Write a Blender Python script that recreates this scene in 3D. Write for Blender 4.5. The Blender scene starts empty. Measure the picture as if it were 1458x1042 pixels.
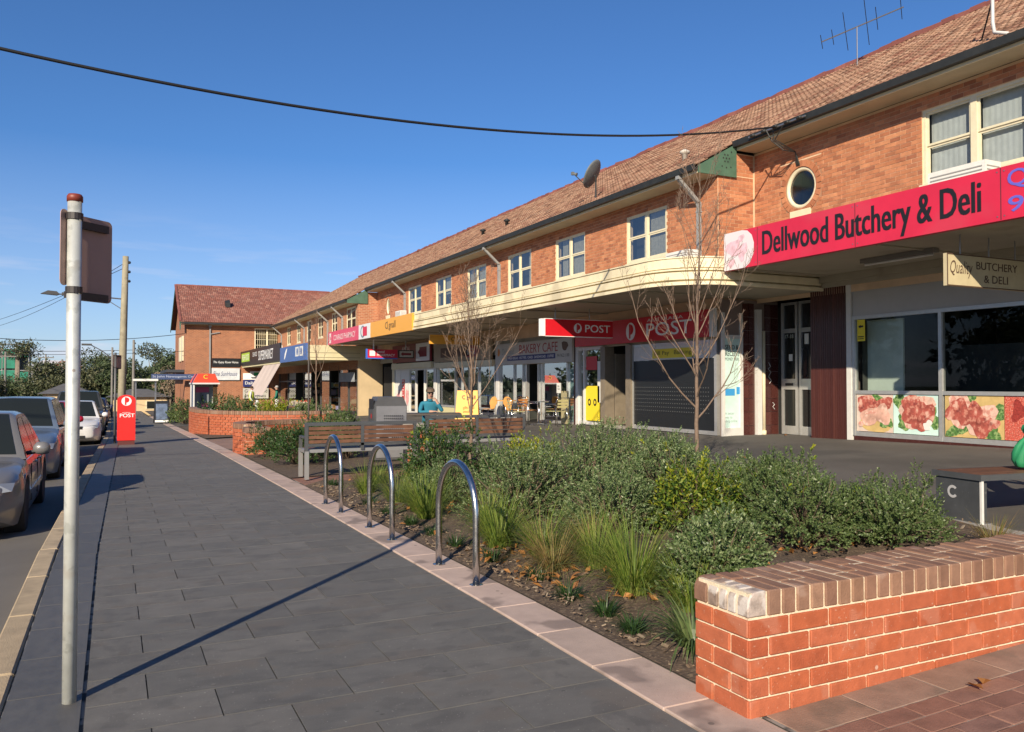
import bpy, bmesh, math, random
import numpy as np
from mathutils import Vector, Matrix, Euler
R = math.radians
rng = random.Random(7)
nrg = np.random.default_rng(7)
scene = bpy.context.scene
COL = scene.collection

# ---------------------------------------------------------------- camera
H = 1.45
YAW, PITCH = R(26.0), math.atan(25.0 / 1165.0)
cd = bpy.data.cameras.new('camera')
cam = bpy.data.objects.new('camera', cd)
COL.objects.link(cam)
cam.location = (0, 0, H)
cam.rotation_euler = Euler((R(90) + PITCH, 0, -YAW), 'XYZ')
cd.sensor_fit = 'HORIZONTAL'
cd.sensor_width = 36.0
cd.lens = 36.0 * 1165.0 / 1458.0
cd.clip_start = 0.05
cd.clip_end = 3000
scene.camera = cam

# ---------------------------------------------------------------- sky, sun, exposure
SUN_EL, SUN_HEAD = 25.0, 41.4            # the light travels towards heading 41.4 deg (from +Y to +X)
world = bpy.data.worlds.new('World')
scene.world = world
world.use_nodes = True
wn, wl = world.node_tree.nodes, world.node_tree.links
bg = wn['Background']
sky = wn.new('ShaderNodeTexSky')
sky.sky_type = 'NISHITA'
sky.sun_disc = False
sky.sun_elevation = R(SUN_EL)
sky.sun_rotation = R(180 + SUN_HEAD)
sky.altitude = 50
sky.air_density = 1.0
sky.dust_density = 0.2
sky.ozone_density = 10
# thin low cloud streaks, all the way round the horizon
tc = wn.new('ShaderNodeTexCoord')
sep = wn.new('ShaderNodeSeparateXYZ'); wl.new(tc.outputs['Generated'], sep.inputs[0])
mp = wn.new('ShaderNodeMapping'); mp.inputs['Scale'].default_value = (3.2, 3.2, 26)
wl.new(tc.outputs['Generated'], mp.inputs[0])
nz = wn.new('ShaderNodeTexNoise'); nz.inputs['Scale'].default_value = 2.3; nz.inputs['Detail'].default_value = 5
nz.inputs['Roughness'].default_value = 0.55
wl.new(mp.outputs[0], nz.inputs['Vector'])
rp = wn.new('ShaderNodeMapRange'); rp.inputs[1].default_value = 0.53; rp.inputs[2].default_value = 0.78
wl.new(nz.outputs['Fac'], rp.inputs[0])
el = wn.new('ShaderNodeMapRange'); el.inputs[1].default_value = 0.2; el.inputs[2].default_value = 0.02
wl.new(sep.outputs['Z'], el.inputs[0])
mu = wn.new('ShaderNodeMath'); mu.operation = 'MULTIPLY'
wl.new(rp.outputs[0], mu.inputs[0]); wl.new(el.outputs[0], mu.inputs[1])
mu2 = wn.new('ShaderNodeMath'); mu2.operation = 'MULTIPLY'; mu2.inputs[1].default_value = 0.55
wl.new(mu.outputs[0], mu2.inputs[0])
ve = wn.new('ShaderNodeMapRange'); ve.inputs[1].default_value = 0.26; ve.inputs[2].default_value = 0.0; ve.inputs[4].default_value = 0.34   # pale haze low in the sky
wl.new(sep.outputs['Z'], ve.inputs[0])
mu3 = wn.new('ShaderNodeMath'); mu3.operation = 'ADD'; mu3.use_clamp = True
wl.new(mu2.outputs[0], mu3.inputs[0]); wl.new(ve.outputs[0], mu3.inputs[1]); mu2 = mu3
mx = wn.new('ShaderNodeMixRGB'); mx.inputs[2].default_value = (6.3, 6.2, 7.0, 1)
wl.new(mu2.outputs[0], mx.inputs[0]); wl.new(sky.outputs[0], mx.inputs[1])
wl.new(mx.outputs[0], bg.inputs[0])
bg.inputs[1].default_value = 0.09
sd = bpy.data.lights.new('sun', 'SUN')
sd.energy = 5.0
sd.angle = R(0.55)
sd.color = (1.0, 0.86, 0.66)
sun = bpy.data.objects.new('sun', sd)
COL.objects.link(sun)
ldir = Vector((math.sin(R(SUN_HEAD)) * math.cos(R(SUN_EL)), math.cos(R(SUN_HEAD)) * math.cos(R(SUN_EL)), -math.sin(R(SUN_EL))))
sun.rotation_euler = ldir.to_track_quat('-Z', 'Y').to_euler()
sun.location = (-10, -10, 20)
vs = scene.view_settings
vs.view_transform = 'Standard'
try: vs.look = 'None'
except Exception: pass
vs.exposure = 0.5
vs.gamma = 1.0
vs.use_curve_mapping = False

# ---------------------------------------------------------------- ground heights
def interp(x, xs, ys):
    if x <= xs[0]: return ys[0]
    for i in range(len(xs) - 1):
        if x <= xs[i + 1]:
            t = (x - xs[i]) / (xs[i + 1] - xs[i])
            return ys[i] * (1 - t) + ys[i + 1] * t
    return ys[-1]
def zp(Y): return interp(Y, [0, 5, 12, 20, 40, 66, 200, 600], [0, 0, -.05, -.14, -.46, -.85, -1.6, -2.5])
def zs(Y): return interp(Y, [5, 9, 15, 22, 30, 42, 66, 200, 600], [.38, .35, .24, .22, .1, -.2, -.55, -1.5, -2.5])
def sx(Y):                                 # the kerb line drifts to the right with distance
    return .0155 * min(24, max(0, Y - 8))
def gz(X, Y):
    t = min(1, max(0, (X - 2.5) / 10.5))
    return zp(Y) * (1 - t) + zs(Y) * t
def rz(X, Y):                              # road surface
    return zp(Y) - .2 - .05 * min(3.4, max(0, -.56 - X)) + .05 * max(0, min(3.4, -5.5 - X))

# ---------------------------------------------------------------- materials
MATS = {}
def nodes_of(m):
    m.use_nodes = True
    return m.node_tree.nodes, m.node_tree.links
def piece_random(n, l):
    oi = n.new('ShaderNodeObjectInfo'); ge = n.new('ShaderNodeNewGeometry')
    ad = n.new('ShaderNodeMath'); ad.operation = 'ADD'
    l.new(oi.outputs['Random'], ad.inputs[0]); l.new(ge.outputs['Random Per Island'], ad.inputs[1])
    fr = n.new('ShaderNodeMath'); fr.operation = 'FRACT'; l.new(ad.outputs[0], fr.inputs[0])
    return fr.outputs[0]
def M(name, col, rough=.6, metal=0., pal=None, specks=None, noise=None, spots=None, bump=None, spec=.5, coat=0., emit=0., world=False, trans=0.):
    """pal: colours picked per piece; noise: (scale, strength) tonal mottling; spots: (scale, threshold, colour, strength); bump: (scale, strength)"""
    if name in MATS: return MATS[name]
    m = bpy.data.materials.new(name); MATS[name] = m
    n, l = nodes_of(m)
    b = n['Principled BSDF']
    b.inputs['Roughness'].default_value = rough
    b.inputs['Metallic'].default_value = metal
    b.inputs['Specular IOR Level'].default_value = spec
    if coat:
        b.inputs['Coat Weight'].default_value = coat; b.inputs['Coat Roughness'].default_value = .04
    c4 = (*col, 1)
    b.inputs['Base Color'].default_value = c4
    out = None
    if noise or spots or bump or pal or specks:
        t = n.new('ShaderNodeTexCoord'); vec = t.outputs['Object']
        if world:
            ge = n.new('ShaderNodeNewGeometry'); vec = ge.outputs['Position']
        rnd = None
        if pal:
            rnd = piece_random(n, l)
            ra = n.new('ShaderNodeValToRGB'); ra.color_ramp.interpolation = 'LINEAR'
            e = ra.color_ramp.elements
            while len(e) < len(pal): e.new(.5)
            for i, p in enumerate(pal):
                e[i].position = i / max(1, len(pal) - 1); e[i].color = (*p, 1)
            l.new(rnd, ra.inputs[0]); out = ra.outputs[0]
            cm = n.new('ShaderNodeCombineXYZ')
            s_ = n.new('ShaderNodeMath'); s_.operation = 'MULTIPLY'; s_.inputs[1].default_value = 37.
            l.new(rnd, s_.inputs[0])
            for k in range(3): l.new(s_.outputs[0], cm.inputs[k])
            av = n.new('ShaderNodeVectorMath'); av.operation = 'ADD'
            l.new(vec, av.inputs[0]); l.new(cm.outputs[0], av.inputs[1]); vec = av.outputs[0]
        if noise:
            nn = n.new('ShaderNodeTexNoise'); nn.inputs['Scale'].default_value = noise[0]; nn.inputs['Detail'].default_value = 7
            nn.inputs['Roughness'].default_value = .62
            l.new(vec, nn.inputs['Vector'])
            mr = n.new('ShaderNodeMapRange'); mr.inputs[1].default_value = .28; mr.inputs[2].default_value = .72
            mr.inputs[3].default_value = 1 - noise[1]; mr.inputs[4].default_value = 1 + noise[1]
            l.new(nn.outputs['Fac'], mr.inputs[0])
            mm = n.new('ShaderNodeMixRGB'); mm.blend_type = 'MULTIPLY'; mm.inputs[0].default_value = 1
            if out: l.new(out, mm.inputs[1])
            else: mm.inputs[1].default_value = c4
            l.new(mr.outputs[0], mm.inputs[2]); out = mm.outputs[0]
            rr = n.new('ShaderNodeMapRange'); rr.inputs[3].default_value = max(0, rough - .12); rr.inputs[4].default_value = min(1, rough + .12)
            l.new(nn.outputs['Fac'], rr.inputs[0]); l.new(rr.outputs[0], b.inputs['Roughness'])
        if spots:
            sp = spots if isinstance(spots, list) else [spots]
            for (sc, th, sc_col, st) in sp:
                sn = n.new('ShaderNodeTexNoise'); sn.inputs['Scale'].default_value = sc; sn.inputs['Detail'].default_value = 3
                l.new(vec, sn.inputs['Vector'])
                sr = n.new('ShaderNodeMapRange'); sr.inputs[1].default_value = th - .045; sr.inputs[2].default_value = th + .025; sr.inputs[4].default_value = st
                l.new(sn.outputs['Fac'], sr.inputs[0])
                sm = n.new('ShaderNodeMixRGB'); sm.inputs[2].default_value = (*sc_col, 1)
                if out: l.new(out, sm.inputs[1])
                else: sm.inputs[1].default_value = c4
                l.new(sr.outputs[0], sm.inputs[0]); out = sm.outputs[0]
        for (sc, rad, sc_col, st, den) in (specks or []):      # scattered dots: gum, grit, chips
            vo = n.new('ShaderNodeTexVoronoi'); vo.inputs['Scale'].default_value = sc; l.new(vec, vo.inputs['Vector'])
            v1 = n.new('ShaderNodeMapRange'); v1.inputs[1].default_value = rad; v1.inputs[2].default_value = rad * .7; v1.inputs[4].default_value = st
            l.new(vo.outputs['Distance'], v1.inputs[0])
            sx = n.new('ShaderNodeSeparateXYZ'); l.new(vo.outputs['Color'], sx.inputs[0])
            lt = n.new('ShaderNodeMath'); lt.operation = 'LESS_THAN'; lt.inputs[1].default_value = den; l.new(sx.outputs[0], lt.inputs[0])
            ml = n.new('ShaderNodeMath'); ml.operation = 'MULTIPLY'; l.new(v1.outputs[0], ml.inputs[0]); l.new(lt.outputs[0], ml.inputs[1])
            sm = n.new('ShaderNodeMixRGB'); sm.inputs[2].default_value = (*sc_col, 1)
            if out: l.new(out, sm.inputs[1])
            else: sm.inputs[1].default_value = c4
            l.new(ml.outputs[0], sm.inputs[0]); out = sm.outputs[0]
        if out: l.new(out, b.inputs['Base Color'])
        if bump:
            bn = n.new('ShaderNodeTexNoise'); bn.inputs['Scale'].default_value = bump[0]; bn.inputs['Detail'].default_value = 5
            l.new(vec, bn.inputs['Vector'])
            bu = n.new('ShaderNodeBump'); bu.inputs['Strength'].default_value = bump[1]; bu.inputs['Distance'].default_value = .01
            l.new(bn.outputs['Fac'], bu.inputs['Height']); l.new(bu.outputs[0], b.inputs['Normal'])
    if emit:
        b.inputs['Emission Strength'].default_value = emit
        b.inputs['Emission Color'].default_value = c4
    if trans:
        b.inputs['Transmission Weight'].default_value = trans
    return m
def glass(name, tint=(.55, .62, .6), refl=.5, rough=.015):
    if name in MATS: return MATS[name]
    m = bpy.data.materials.new(name); MATS[name] = m
    n, l = nodes_of(m); n.remove(n['Principled BSDF'])
    o = n['Material Output']
    tr = n.new('ShaderNodeBsdfTransparent'); tr.inputs[0].default_value = (*tint, 1)
    gl = n.new('ShaderNodeBsdfGlossy'); gl.inputs['Roughness'].default_value = rough; gl.inputs[0].default_value = (.95, .97, 1, 1)
    lw = n.new('ShaderNodeFresnel'); lw.inputs[0].default_value = 1.36
    mr = n.new('ShaderNodeMapRange'); mr.inputs[1].default_value = 0; mr.inputs[2].default_value = 1; mr.inputs[3].default_value = 0; mr.inputs[4].default_value = refl
    l.new(lw.outputs[0], mr.inputs[0])
    mxs = n.new('ShaderNodeMixShader')
    l.new(mr.outputs[0], mxs.inputs[0]); l.new(tr.outputs[0], mxs.inputs[1]); l.new(gl.outputs[0], mxs.inputs[2])
    l.new(mxs.outputs[0], o.inputs[0])
    return m
def foliage_mat(name, pal, rough=.5, transl=.25):
    if name in MATS: return MATS[name]
    m = bpy.data.materials.new(name); MATS[name] = m
    n, l = nodes_of(m); b = n['Principled BSDF']; o = n['Material Output']
    ge = n.new('ShaderNodeNewGeometry')
    ra = n.new('ShaderNodeValToRGB'); e = ra.color_ramp.elements
    while len(e) < len(pal): e.new(.5)
    for i, p in enumerate(pal):
        e[i].position = i / max(1, len(pal) - 1); e[i].color = (*p, 1)
    l.new(ge.outputs['Random Per Island'], ra.inputs[0])
    l.new(ra.outputs[0], b.inputs['Base Color'])
    b.inputs['Roughness'].default_value = rough; b.inputs['Specular IOR Level'].default_value = .35
    tl = n.new('ShaderNodeBsdfTranslucent')
    hs = n.new('ShaderNodeHueSaturation'); hs.inputs['Value'].default_value = 1.5; hs.inputs['Saturation'].default_value = 1.15
    l.new(ra.outputs[0], hs.inputs['Color']); l.new(hs.outputs[0], tl.inputs[0])
    ms = n.new('ShaderNodeMixShader'); ms.inputs[0].default_value = transl
    l.new(b.outputs[0], ms.inputs[1]); l.new(tl.outputs[0], ms.inputs[2]); l.new(ms.outputs[0], o.inputs[0])
    return m
def brick_tex(name, c1, c2, mortar, bw=.24, bh=.086, gap=.010):
    """brickwork too far off to tell bricks apart as pieces: pattern over (x+y, z)"""
    if name in MATS: return MATS[name]
    m = bpy.data.materials.new(name); MATS[name] = m
    n, l = nodes_of(m); b = n['Principled BSDF']; b.inputs['Roughness'].default_value = .85
    ge = n.new('ShaderNodeNewGeometry'); sp = n.new('ShaderNodeSeparateXYZ'); l.new(ge.outputs['Position'], sp.inputs[0])
    ad = n.new('ShaderNodeMath'); ad.operation = 'ADD'; l.new(sp.outputs[0], ad.inputs[0]); l.new(sp.outputs[1], ad.inputs[1])
    cb = n.new('ShaderNodeCombineXYZ'); l.new(ad.outputs[0], cb.inputs[0]); l.new(sp.outputs[2], cb.inputs[1])
    bt = n.new('ShaderNodeTexBrick'); bt.inputs['Scale'].default_value = 1
    bt.inputs['Color1'].default_value = (*c1, 1); bt.inputs['Color2'].default_value = (*c2, 1); bt.inputs['Mortar'].default_value = (*mortar, 1)
    bt.inputs['Mortar Size'].default_value = gap; bt.inputs['Brick Width'].default_value = bw; bt.inputs['Row Height'].default_value = bh
    bt.inputs['Mortar Smooth'].default_value = .1
    l.new(cb.outputs[0], bt.inputs['Vector'])
    nn = n.new('ShaderNodeTexNoise'); nn.inputs['Scale'].default_value = 1.3; nn.inputs['Detail'].default_value = 6
    l.new(ge.outputs['Position'], nn.inputs['Vector'])
    mr = n.new('ShaderNodeMapRange'); mr.inputs[3].default_value = .72; mr.inputs[4].default_value = 1.25; l.new(nn.outputs['Fac'], mr.inputs[0])
    mm = n.new('ShaderNodeMixRGB'); mm.blend_type = 'MULTIPLY'; mm.inputs[0].default_value = 1
    l.new(bt.outputs['Color'], mm.inputs[1]); l.new(mr.outputs[0], mm.inputs[2]); l.new(mm.outputs[0], b.inputs['Base Color'])
    bu = n.new('ShaderNodeBump'); bu.inputs['Strength'].default_value = .4; bu.inputs['Distance'].default_value = .01; bu.invert = True
    l.new(bt.outputs['Fac'], bu.inputs['Height']); l.new(bu.outputs[0], b.inputs['Normal'])
    return m

# ---------------------------------------------------------------- objects
WL = {}                                     # world location of things without rotation
def put(o, parent=None, loc=(0, 0, 0), rot=(0, 0, 0), scale=(1, 1, 1)):
    COL.objects.link(o)
    o.location = loc; o.rotation_euler = rot; o.scale = scale
    if parent is not None: o.parent = parent
    pw = WL.get(parent.name, Vector()) if parent is not None else Vector()
    WL[o.name] = pw + Vector(loc)
    return o
def tag(o, label=None, cat=None, group=None, kind=None):
    if label: o['label'] = label
    if cat: o['category'] = cat
    if group: o['group'] = group
    if kind: o['kind'] = kind
    return o
def thing(name, label, cat, loc=(0, 0, 0), rotz=0., group=None):
    o = bpy.data.objects.new(name, None)
    o.empty_display_size = .2
    put(o, None, loc, (0, 0, rotz))
    return tag(o, label, cat, group)
def copy_tree(o, parent=None):
    c = o.copy(); COL.objects.link(c)
    if parent is not None: c.parent = parent
    for ch in list(o.children): copy_tree(ch, c)
    return c

BOXF = [(0, 3, 2, 1), (4, 5, 6, 7), (0, 1, 5, 4), (1, 2, 6, 5), (2, 3, 7, 6), (3, 0, 4, 7)]
BOXV = [(-.5, -.5, -.5), (.5, -.5, -.5), (.5, .5, -.5), (-.5, .5, -.5), (-.5, -.5, .5), (.5, -.5, .5), (.5, .5, .5), (-.5, .5, .5)]
class MB:
    def __init__(s): s.v = []; s.f = []; s.mi = []; s.cur = 0
    def add(s, vs, fs):
        o = len(s.v); s.v += [tuple(p) for p in vs]
        for f in fs: s.f.append(tuple(i + o for i in f)); s.mi.append(s.cur)
        return s
    def box(s, c, d, m=None):
        c = Vector(c)
        if m is None: return s.add([(c[0] + a * d[0], c[1] + b * d[1], c[2] + e * d[2]) for a, b, e in BOXV], BOXF)
        return s.add([c + m @ Vector((a * d[0], b * d[1], e * d[2])) for a, b, e in BOXV], BOXF)
    def bb(s, x0, x1, y0, y1, z0, z1):
        return s.box(((x0 + x1) / 2, (y0 + y1) / 2, (z0 + z1) / 2), (abs(x1 - x0), abs(y1 - y0), abs(z1 - z0)))
    def quad(s, a, b, c, d): return s.add([a, b, c, d], [(0, 1, 2, 3)])
    def poly(s, pts): return s.add(pts, [tuple(range(len(pts)))])
    def bar(s, a, b, w, h, upv=(0, 0, 1)):
        a, b = Vector(a), Vector(b); d = (b - a); L = d.length; d = d / L
        u = Vector(upv)
        if abs(d.dot(u)) > .99: u = Vector((1, 0, 0))
        r = d.cross(u).normalized(); u = r.cross(d)
        return s.box((a + b) / 2, (w, L, h), Matrix((r, d, u)).transposed())
    def tube(s, pts, rad, n=8, cap=True, closed=False):
        pts = [Vector(p) for p in pts]; k = len(pts)
        rads = rad if isinstance(rad, (list, tuple)) else [rad] * k
        o = len(s.v); prev = None; fs = []
        for i, p in enumerate(pts):
            if closed: d = pts[(i + 1) % k] - pts[i - 1]
            else: d = pts[min(i + 1, k - 1)] - pts[max(i - 1, 0)]
            d = d.normalized() if d.length > 1e-9 else Vector((0, 0, 1))
            if prev is None:
                ref = Vector((0, 0, 1)) if abs(d.z) < .9 else Vector((1, 0, 0))
                r = d.cross(ref).normalized()
            else:
                r = prev - d * prev.dot(d)
                r = r.normalized() if r.length > 1e-6 else d.orthogonal().normalized()
            prev = r; u = d.cross(r)
            for j in range(n):
                a = 2 * math.pi * j / n
                s.v.append(tuple(p + (r * math.cos(a) + u * math.sin(a)) * rads[i]))
        for i in range(k if closed else k - 1):
            a0 = o + i * n; b0 = o + ((i + 1) % k) * n
            for j in range(n): fs.append((a0 + j, a0 + (j + 1) % n, b0 + (j + 1) % n, b0 + j))
        if cap and not closed:
            fs.append(tuple(o + j for j in range(n))[::-1]); fs.append(tuple(o + (k - 1) * n + j for j in range(n)))
        for f in fs: s.f.append(f); s.mi.append(s.cur)
        return s
    def lathe(s, prof, c=(0, 0, 0), n=20, axis='z'):
        o = len(s.v); c = Vector(c)
        for r, z in prof:
            for j in range(n):
                a = 2 * math.pi * j / n
                p = Vector((r * math.cos(a), r * math.sin(a), z))
                if axis == 'x': p = Vector((p.z, p.x, p.y))
                if axis == 'y': p = Vector((p.x, p.z, p.y))
                s.v.append(tuple(c + p))
        for i in range(len(prof) - 1):
            for j in range(n):
                s.f.append((o + i * n + j, o + i * n + (j + 1) % n, o + (i + 1) * n + (j + 1) % n, o + (i + 1) * n + j)); s.mi.append(s.cur)
        s.f.append(tuple(o + j for j in range(n))[::-1]); s.mi.append(s.cur)
        s.f.append(tuple(o + (len(prof) - 1) * n + j for j in range(n))); s.mi.append(s.cur)
        return s
    def prism(s, pts, ext):                      # polygon (3-D points) pushed along ext
        k = len(pts); e = Vector(ext)
        return s.add([Vector(p) for p in pts] + [Vector(p) + e for p in pts],
                     [tuple(range(k))[::-1], tuple(range(k, 2 * k))] + [(i, (i + 1) % k, k + (i + 1) % k, k + i) for i in range(k)])
    def sweep(s, prof, path):                    # prof: (out, z) open polyline; path: [(x, y, nx, ny)]
        o = len(s.v); k = len(prof)
        for (x, y, nx, ny) in path:
            for (q, z) in prof: s.v.append((x + nx * q, y + ny * q, z))
        for i in range(len(path) - 1):
            for j in range(k - 1):
                s.f.append((o + i * k + j, o + (i + 1) * k + j, o + (i + 1) * k + j + 1, o + i * k + j + 1)); s.mi.append(s.cur)
        return s
    def mesh(s, name, mat, off=None, smooth=False, fix=True):
        me = bpy.data.meshes.new(name)
        vs = s.v if off is None else [(p[0] - off[0], p[1] - off[1], p[2] - off[2]) for p in s.v]
        me.from_pydata(vs, [], s.f)
        mats = mat if isinstance(mat, (list, tuple)) else [mat]
        for m_ in mats: me.materials.append(m_)
        if len(mats) > 1: me.polygons.foreach_set('material_index', s.mi)
        if smooth: me.polygons.foreach_set('use_smooth', [True] * len(me.polygons))
        if fix:
            b = bmesh.new(); b.from_mesh(me); bmesh.ops.recalc_face_normals(b, faces=b.faces); b.to_mesh(me); b.free()
        me.update()
        return me
    def build(s, name, mat, parent=None, loc=(0, 0, 0), rot=(0, 0, 0), world=False, smooth=False, fix=True, kind=None, label=None):
        off = None
        if world and parent is not None: off = WL.get(parent.name, Vector())
        o = bpy.data.objects.new(name, s.mesh(name, mat, off, smooth, fix))
        put(o, parent, loc, rot)
        if kind: o['kind'] = kind
        if label: o['label'] = label
        return o
def smooth_angle(o, ang=40):
    me = o.data
    b = bmesh.new(); b.from_mesh(me)
    for e in b.edges:
        e.smooth = not (len(e.link_faces) == 2 and e.calc_face_angle(0) > R(ang))
    for f in b.faces: f.smooth = True
    b.to_mesh(me); b.free()
    return o
UNIT = {}
def unit_mesh(mat, bevel=0., dims=None, name='piece'):
    key = (mat.name, bevel, dims)
    if key in UNIT: return UNIT[key]
    d = dims or (1, 1, 1)
    b = bmesh.new(); bmesh.ops.create_cube(b, size=1)
    bmesh.ops.scale(b, vec=d, verts=b.verts)
    if bevel: bmesh.ops.bevel(b, geom=list(b.edges), offset=bevel, segments=1, affect='EDGES')
    me = bpy.data.meshes.new(name); b.to_mesh(me); b.free()
    me.materials.append(mat); UNIT[key] = me
    return me
CAMP = Vector((0, 0, H))
# interlocking roof tile: pan with two rolls, pushed along the slope
_TP = [(-.5, -.5), (.5, -.5), (.5, .2), (.33, .3), (.26, 1.25), (.12, 1.25), (.05, .3), (-.18, .3), (-.24, 1.1), (-.36, 1.1), (-.42, .3), (-.5, .2)]
TILE = ([(u, -.5, z) for u, z in _TP] + [(u, .5, z) for u, z in _TP],
        [tuple(range(12)), tuple(range(12, 24))[::-1]] + [(i + 12, (i + 1) % 12 + 12, (i + 1) % 12, i) for i in range(12)])
def shape_mesh(mat, shape, name):
    key = (mat.name, 'shape', name)
    if key not in UNIT:
        me = bpy.data.meshes.new(name); me.from_pydata(shape[0], [], shape[1]); me.materials.append(mat); me.update(); UNIT[key] = me
    return UNIT[key]
def pieces(parent, name, items, mat, rest, limit=300, bevel=0., fixed=None, shape=None):
    """items: (centre, dims, 3x3 matrix or None) in world space. The `limit` nearest become objects of their own, the others one part of kind stuff"""
    off = WL.get(parent.name, Vector())
    items = sorted(items, key=lambda it: (Vector(it[0]) - CAMP).length)
    for c, d, m in items[:limit]:
        if shape: me = shape_mesh(mat, shape, name); sc = d
        elif fixed and max(abs(d[i] - fixed[i]) for i in range(3)) < 1e-4: me = unit_mesh(mat, bevel, fixed, name); sc = (1, 1, 1)
        elif bevel: me = unit_mesh(mat, bevel, tuple(round(q, 4) for q in d), name); sc = (1, 1, 1)
        else: me = unit_mesh(mat, 0, None, name); sc = d
        o = bpy.data.objects.new(name, me); COL.objects.link(o)
        o.parent = parent; o.location = Vector(c) - off; o.scale = sc
        if m is not None: o.rotation_euler = m.to_euler()
    if len(items) > limit:
        mb = MB()
        for c, d, m in items[limit:]:
            if shape: mb.add([Vector(c) + m @ Vector((a * d[0], b * d[1], e * d[2])) for a, b, e in shape[0]], shape[1])
            else: mb.box(c, d, m)
        mb.build(rest, mat, parent, world=True, kind='stuff', fix=False)
def wob(c, r, n=14, amt=.25, sq=1., rs=None):
    rs = rs or rng
    ph = [rs.uniform(0, 6.28) for _ in range(3)]
    out = []
    for i in range(n):
        a = 2 * math.pi * i / n
        q = r * (1 + amt * (.6 * math.sin(2 * a + ph[0]) + .4 * math.sin(3 * a + ph[1]) + .3 * math.sin(5 * a + ph[2])))
        out.append((c[0] + q * math.cos(a), c[1] + q * sq * math.sin(a)))
    return out
AX = {'W': (Vector((0, -1, 0)), Vector((0, 0, 1)), Vector((-1, 0, 0))), 'S': (Vector((1, 0, 0)), Vector((0, 0, 1)), Vector((0, -1, 0))),
      'N': (Vector((-1, 0, 0)), Vector((0, 0, 1)), Vector((0, 1, 0)))}
def text(parent, name, body, c, w, h, mat, face='W', bold=.0, eps=.004, off=None, shear=0., axes=None):
    """flat lettering fitted into w x h about centre c"""
    cu = bpy.data.curves.new(name, 'FONT'); cu.body = body; cu.size = 1; cu.offset = bold if bold <= .012 else 0.; cu.resolution_u = 3; cu.fill_mode = 'FRONT'; cu.shear = shear
    t = bpy.data.objects.new('tmp', cu); COL.objects.link(t)
    bpy.context.view_layer.update()
    me = bpy.data.meshes.new_from_object(t.evaluated_get(bpy.context.evaluated_depsgraph_get()))
    bpy.data.objects.remove(t); bpy.data.curves.remove(cu)
    co = np.zeros(len(me.vertices) * 3); me.vertices.foreach_get('co', co); co = co.reshape(-1, 3)
    lo, hi = co.min(0), co.max(0)
    u = (co[:, 0] - (lo[0] + hi[0]) / 2) / (hi[0] - lo[0]) * w
    v = (co[:, 1] - (lo[1] + hi[1]) / 2) / (hi[1] - lo[1]) * h
    xa, ya, na = axes or AX[face]
    o_ = Vector(c) + na * eps - (WL.get(parent.name, Vector()) if off is None else off)
    if bold > .012:                       # heavier strokes: overlaid copies a hair apart
        polys = [tuple(p.vertices) for p in me.polygons]; P, F = [], []
        for k, (du, dv) in enumerate(((0, 0), (-1, .4), (1, .4), (-1, -.4), (1, -.4))):
            q = np.outer(u + du * bold * h * .45, xa) + np.outer(v + dv * bold * h * .3, ya) + np.array(o_ + na * (.0003 * k)); F += [tuple(i + len(u) * k for i in p) for p in polys]; P.append(q)
        me2 = bpy.data.meshes.new(name); me2.from_pydata(np.concatenate(P).tolist(), [], F); bpy.data.meshes.remove(me); me = me2
    else:
        P = np.outer(u, xa) + np.outer(v, ya) + np.array(o_)
        me.vertices.foreach_set('co', P.ravel())
    me.materials.clear(); me.materials.append(mat); me.update()
    o = bpy.data.objects.new(name, me); put(o, parent)
    return o
def flat(parent, name, polys, c, mat, face='W', eps=.004, off=None, axes=None):
    """flat printed shapes: polys = lists of (u, v) about centre c"""
    xa, ya, na = axes or AX[face]
    mb = MB()
    for i, pl in enumerate(polys): mb.poly([Vector(c) + xa * u + ya * v + na * (eps + i * .0004) for u, v in pl])
    o_ = WL.get(parent.name, Vector()) if off is None else off
    mb.v = [tuple(Vector(p) - o_) for p in mb.v]
    return mb.build(name, mat, parent, fix=False)
def disc(r, n=20, c=(0, 0), sq=1., a0=0, a1=2 * math.pi):
    k = n if abs(a1 - a0) > 6.28 else n + 1
    return [(c[0] + r * math.cos(a0 + (a1 - a0) * i / n), c[1] + sq * r * math.sin(a0 + (a1 - a0) * i / n)) for i in range(k)]
def rect(u0, u1, v0, v1): return [(u0, v0), (u1, v0), (u1, v1), (u0, v1)]

# ================================================================ palette
m_asph = M('asphalt', (.098, .090, .079), .85, noise=(.8, .3), specks=[(2.2, .07, (.22, .21, .19), .6, .10)], spots=[(160, .62, (.11, .105, .10), .8), (.5, .6, (.058, .056, .054), .5)], bump=(220, .35), world=True)
m_road = M('road asphalt', (.13, .12, .108), .85, noise=(.6, .25), spots=[(190, .6, (.15, .145, .14), .7)], bump=(200, .4), world=True)
m_conc = M('concrete', (.33, .30, .26), .85, noise=(3, .2), spots=[(1.2, .6, (.2, .18, .16), .5)], bump=(90, .25), world=True)
m_joint = M('paver joint', (.05, .048, .045), .9, noise=(4, .6), spots=[(7, .52, (.30, .28, .25), .8)], world=True)
m_paver = M('charcoal paver', (.09, .088, .086), .8, pal=[(.112, .110, .104), (.136, .133, .126), (.120, .118, .111), (.145, .140, .130), (.126, .124, .117)],
            noise=(3.2, .18), spots=[(1.6, .60, (.125, .108, .092), .5), (2.4, .60, (.075, .074, .072), .4), (300, .66, (.05, .05, .05), .5)], specks=[(34, .17, (.46, .44, .40), .75, .16), (16, .13, (.48, .46, .43), .8, .07), (4.4, .10, (.045, .044, .043), .75, .16), (3.6, .11, (.24, .23, .21), .55, .12), (90, .3, (.22, .21, .20), .5, .3)], bump=(240, .45))
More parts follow.
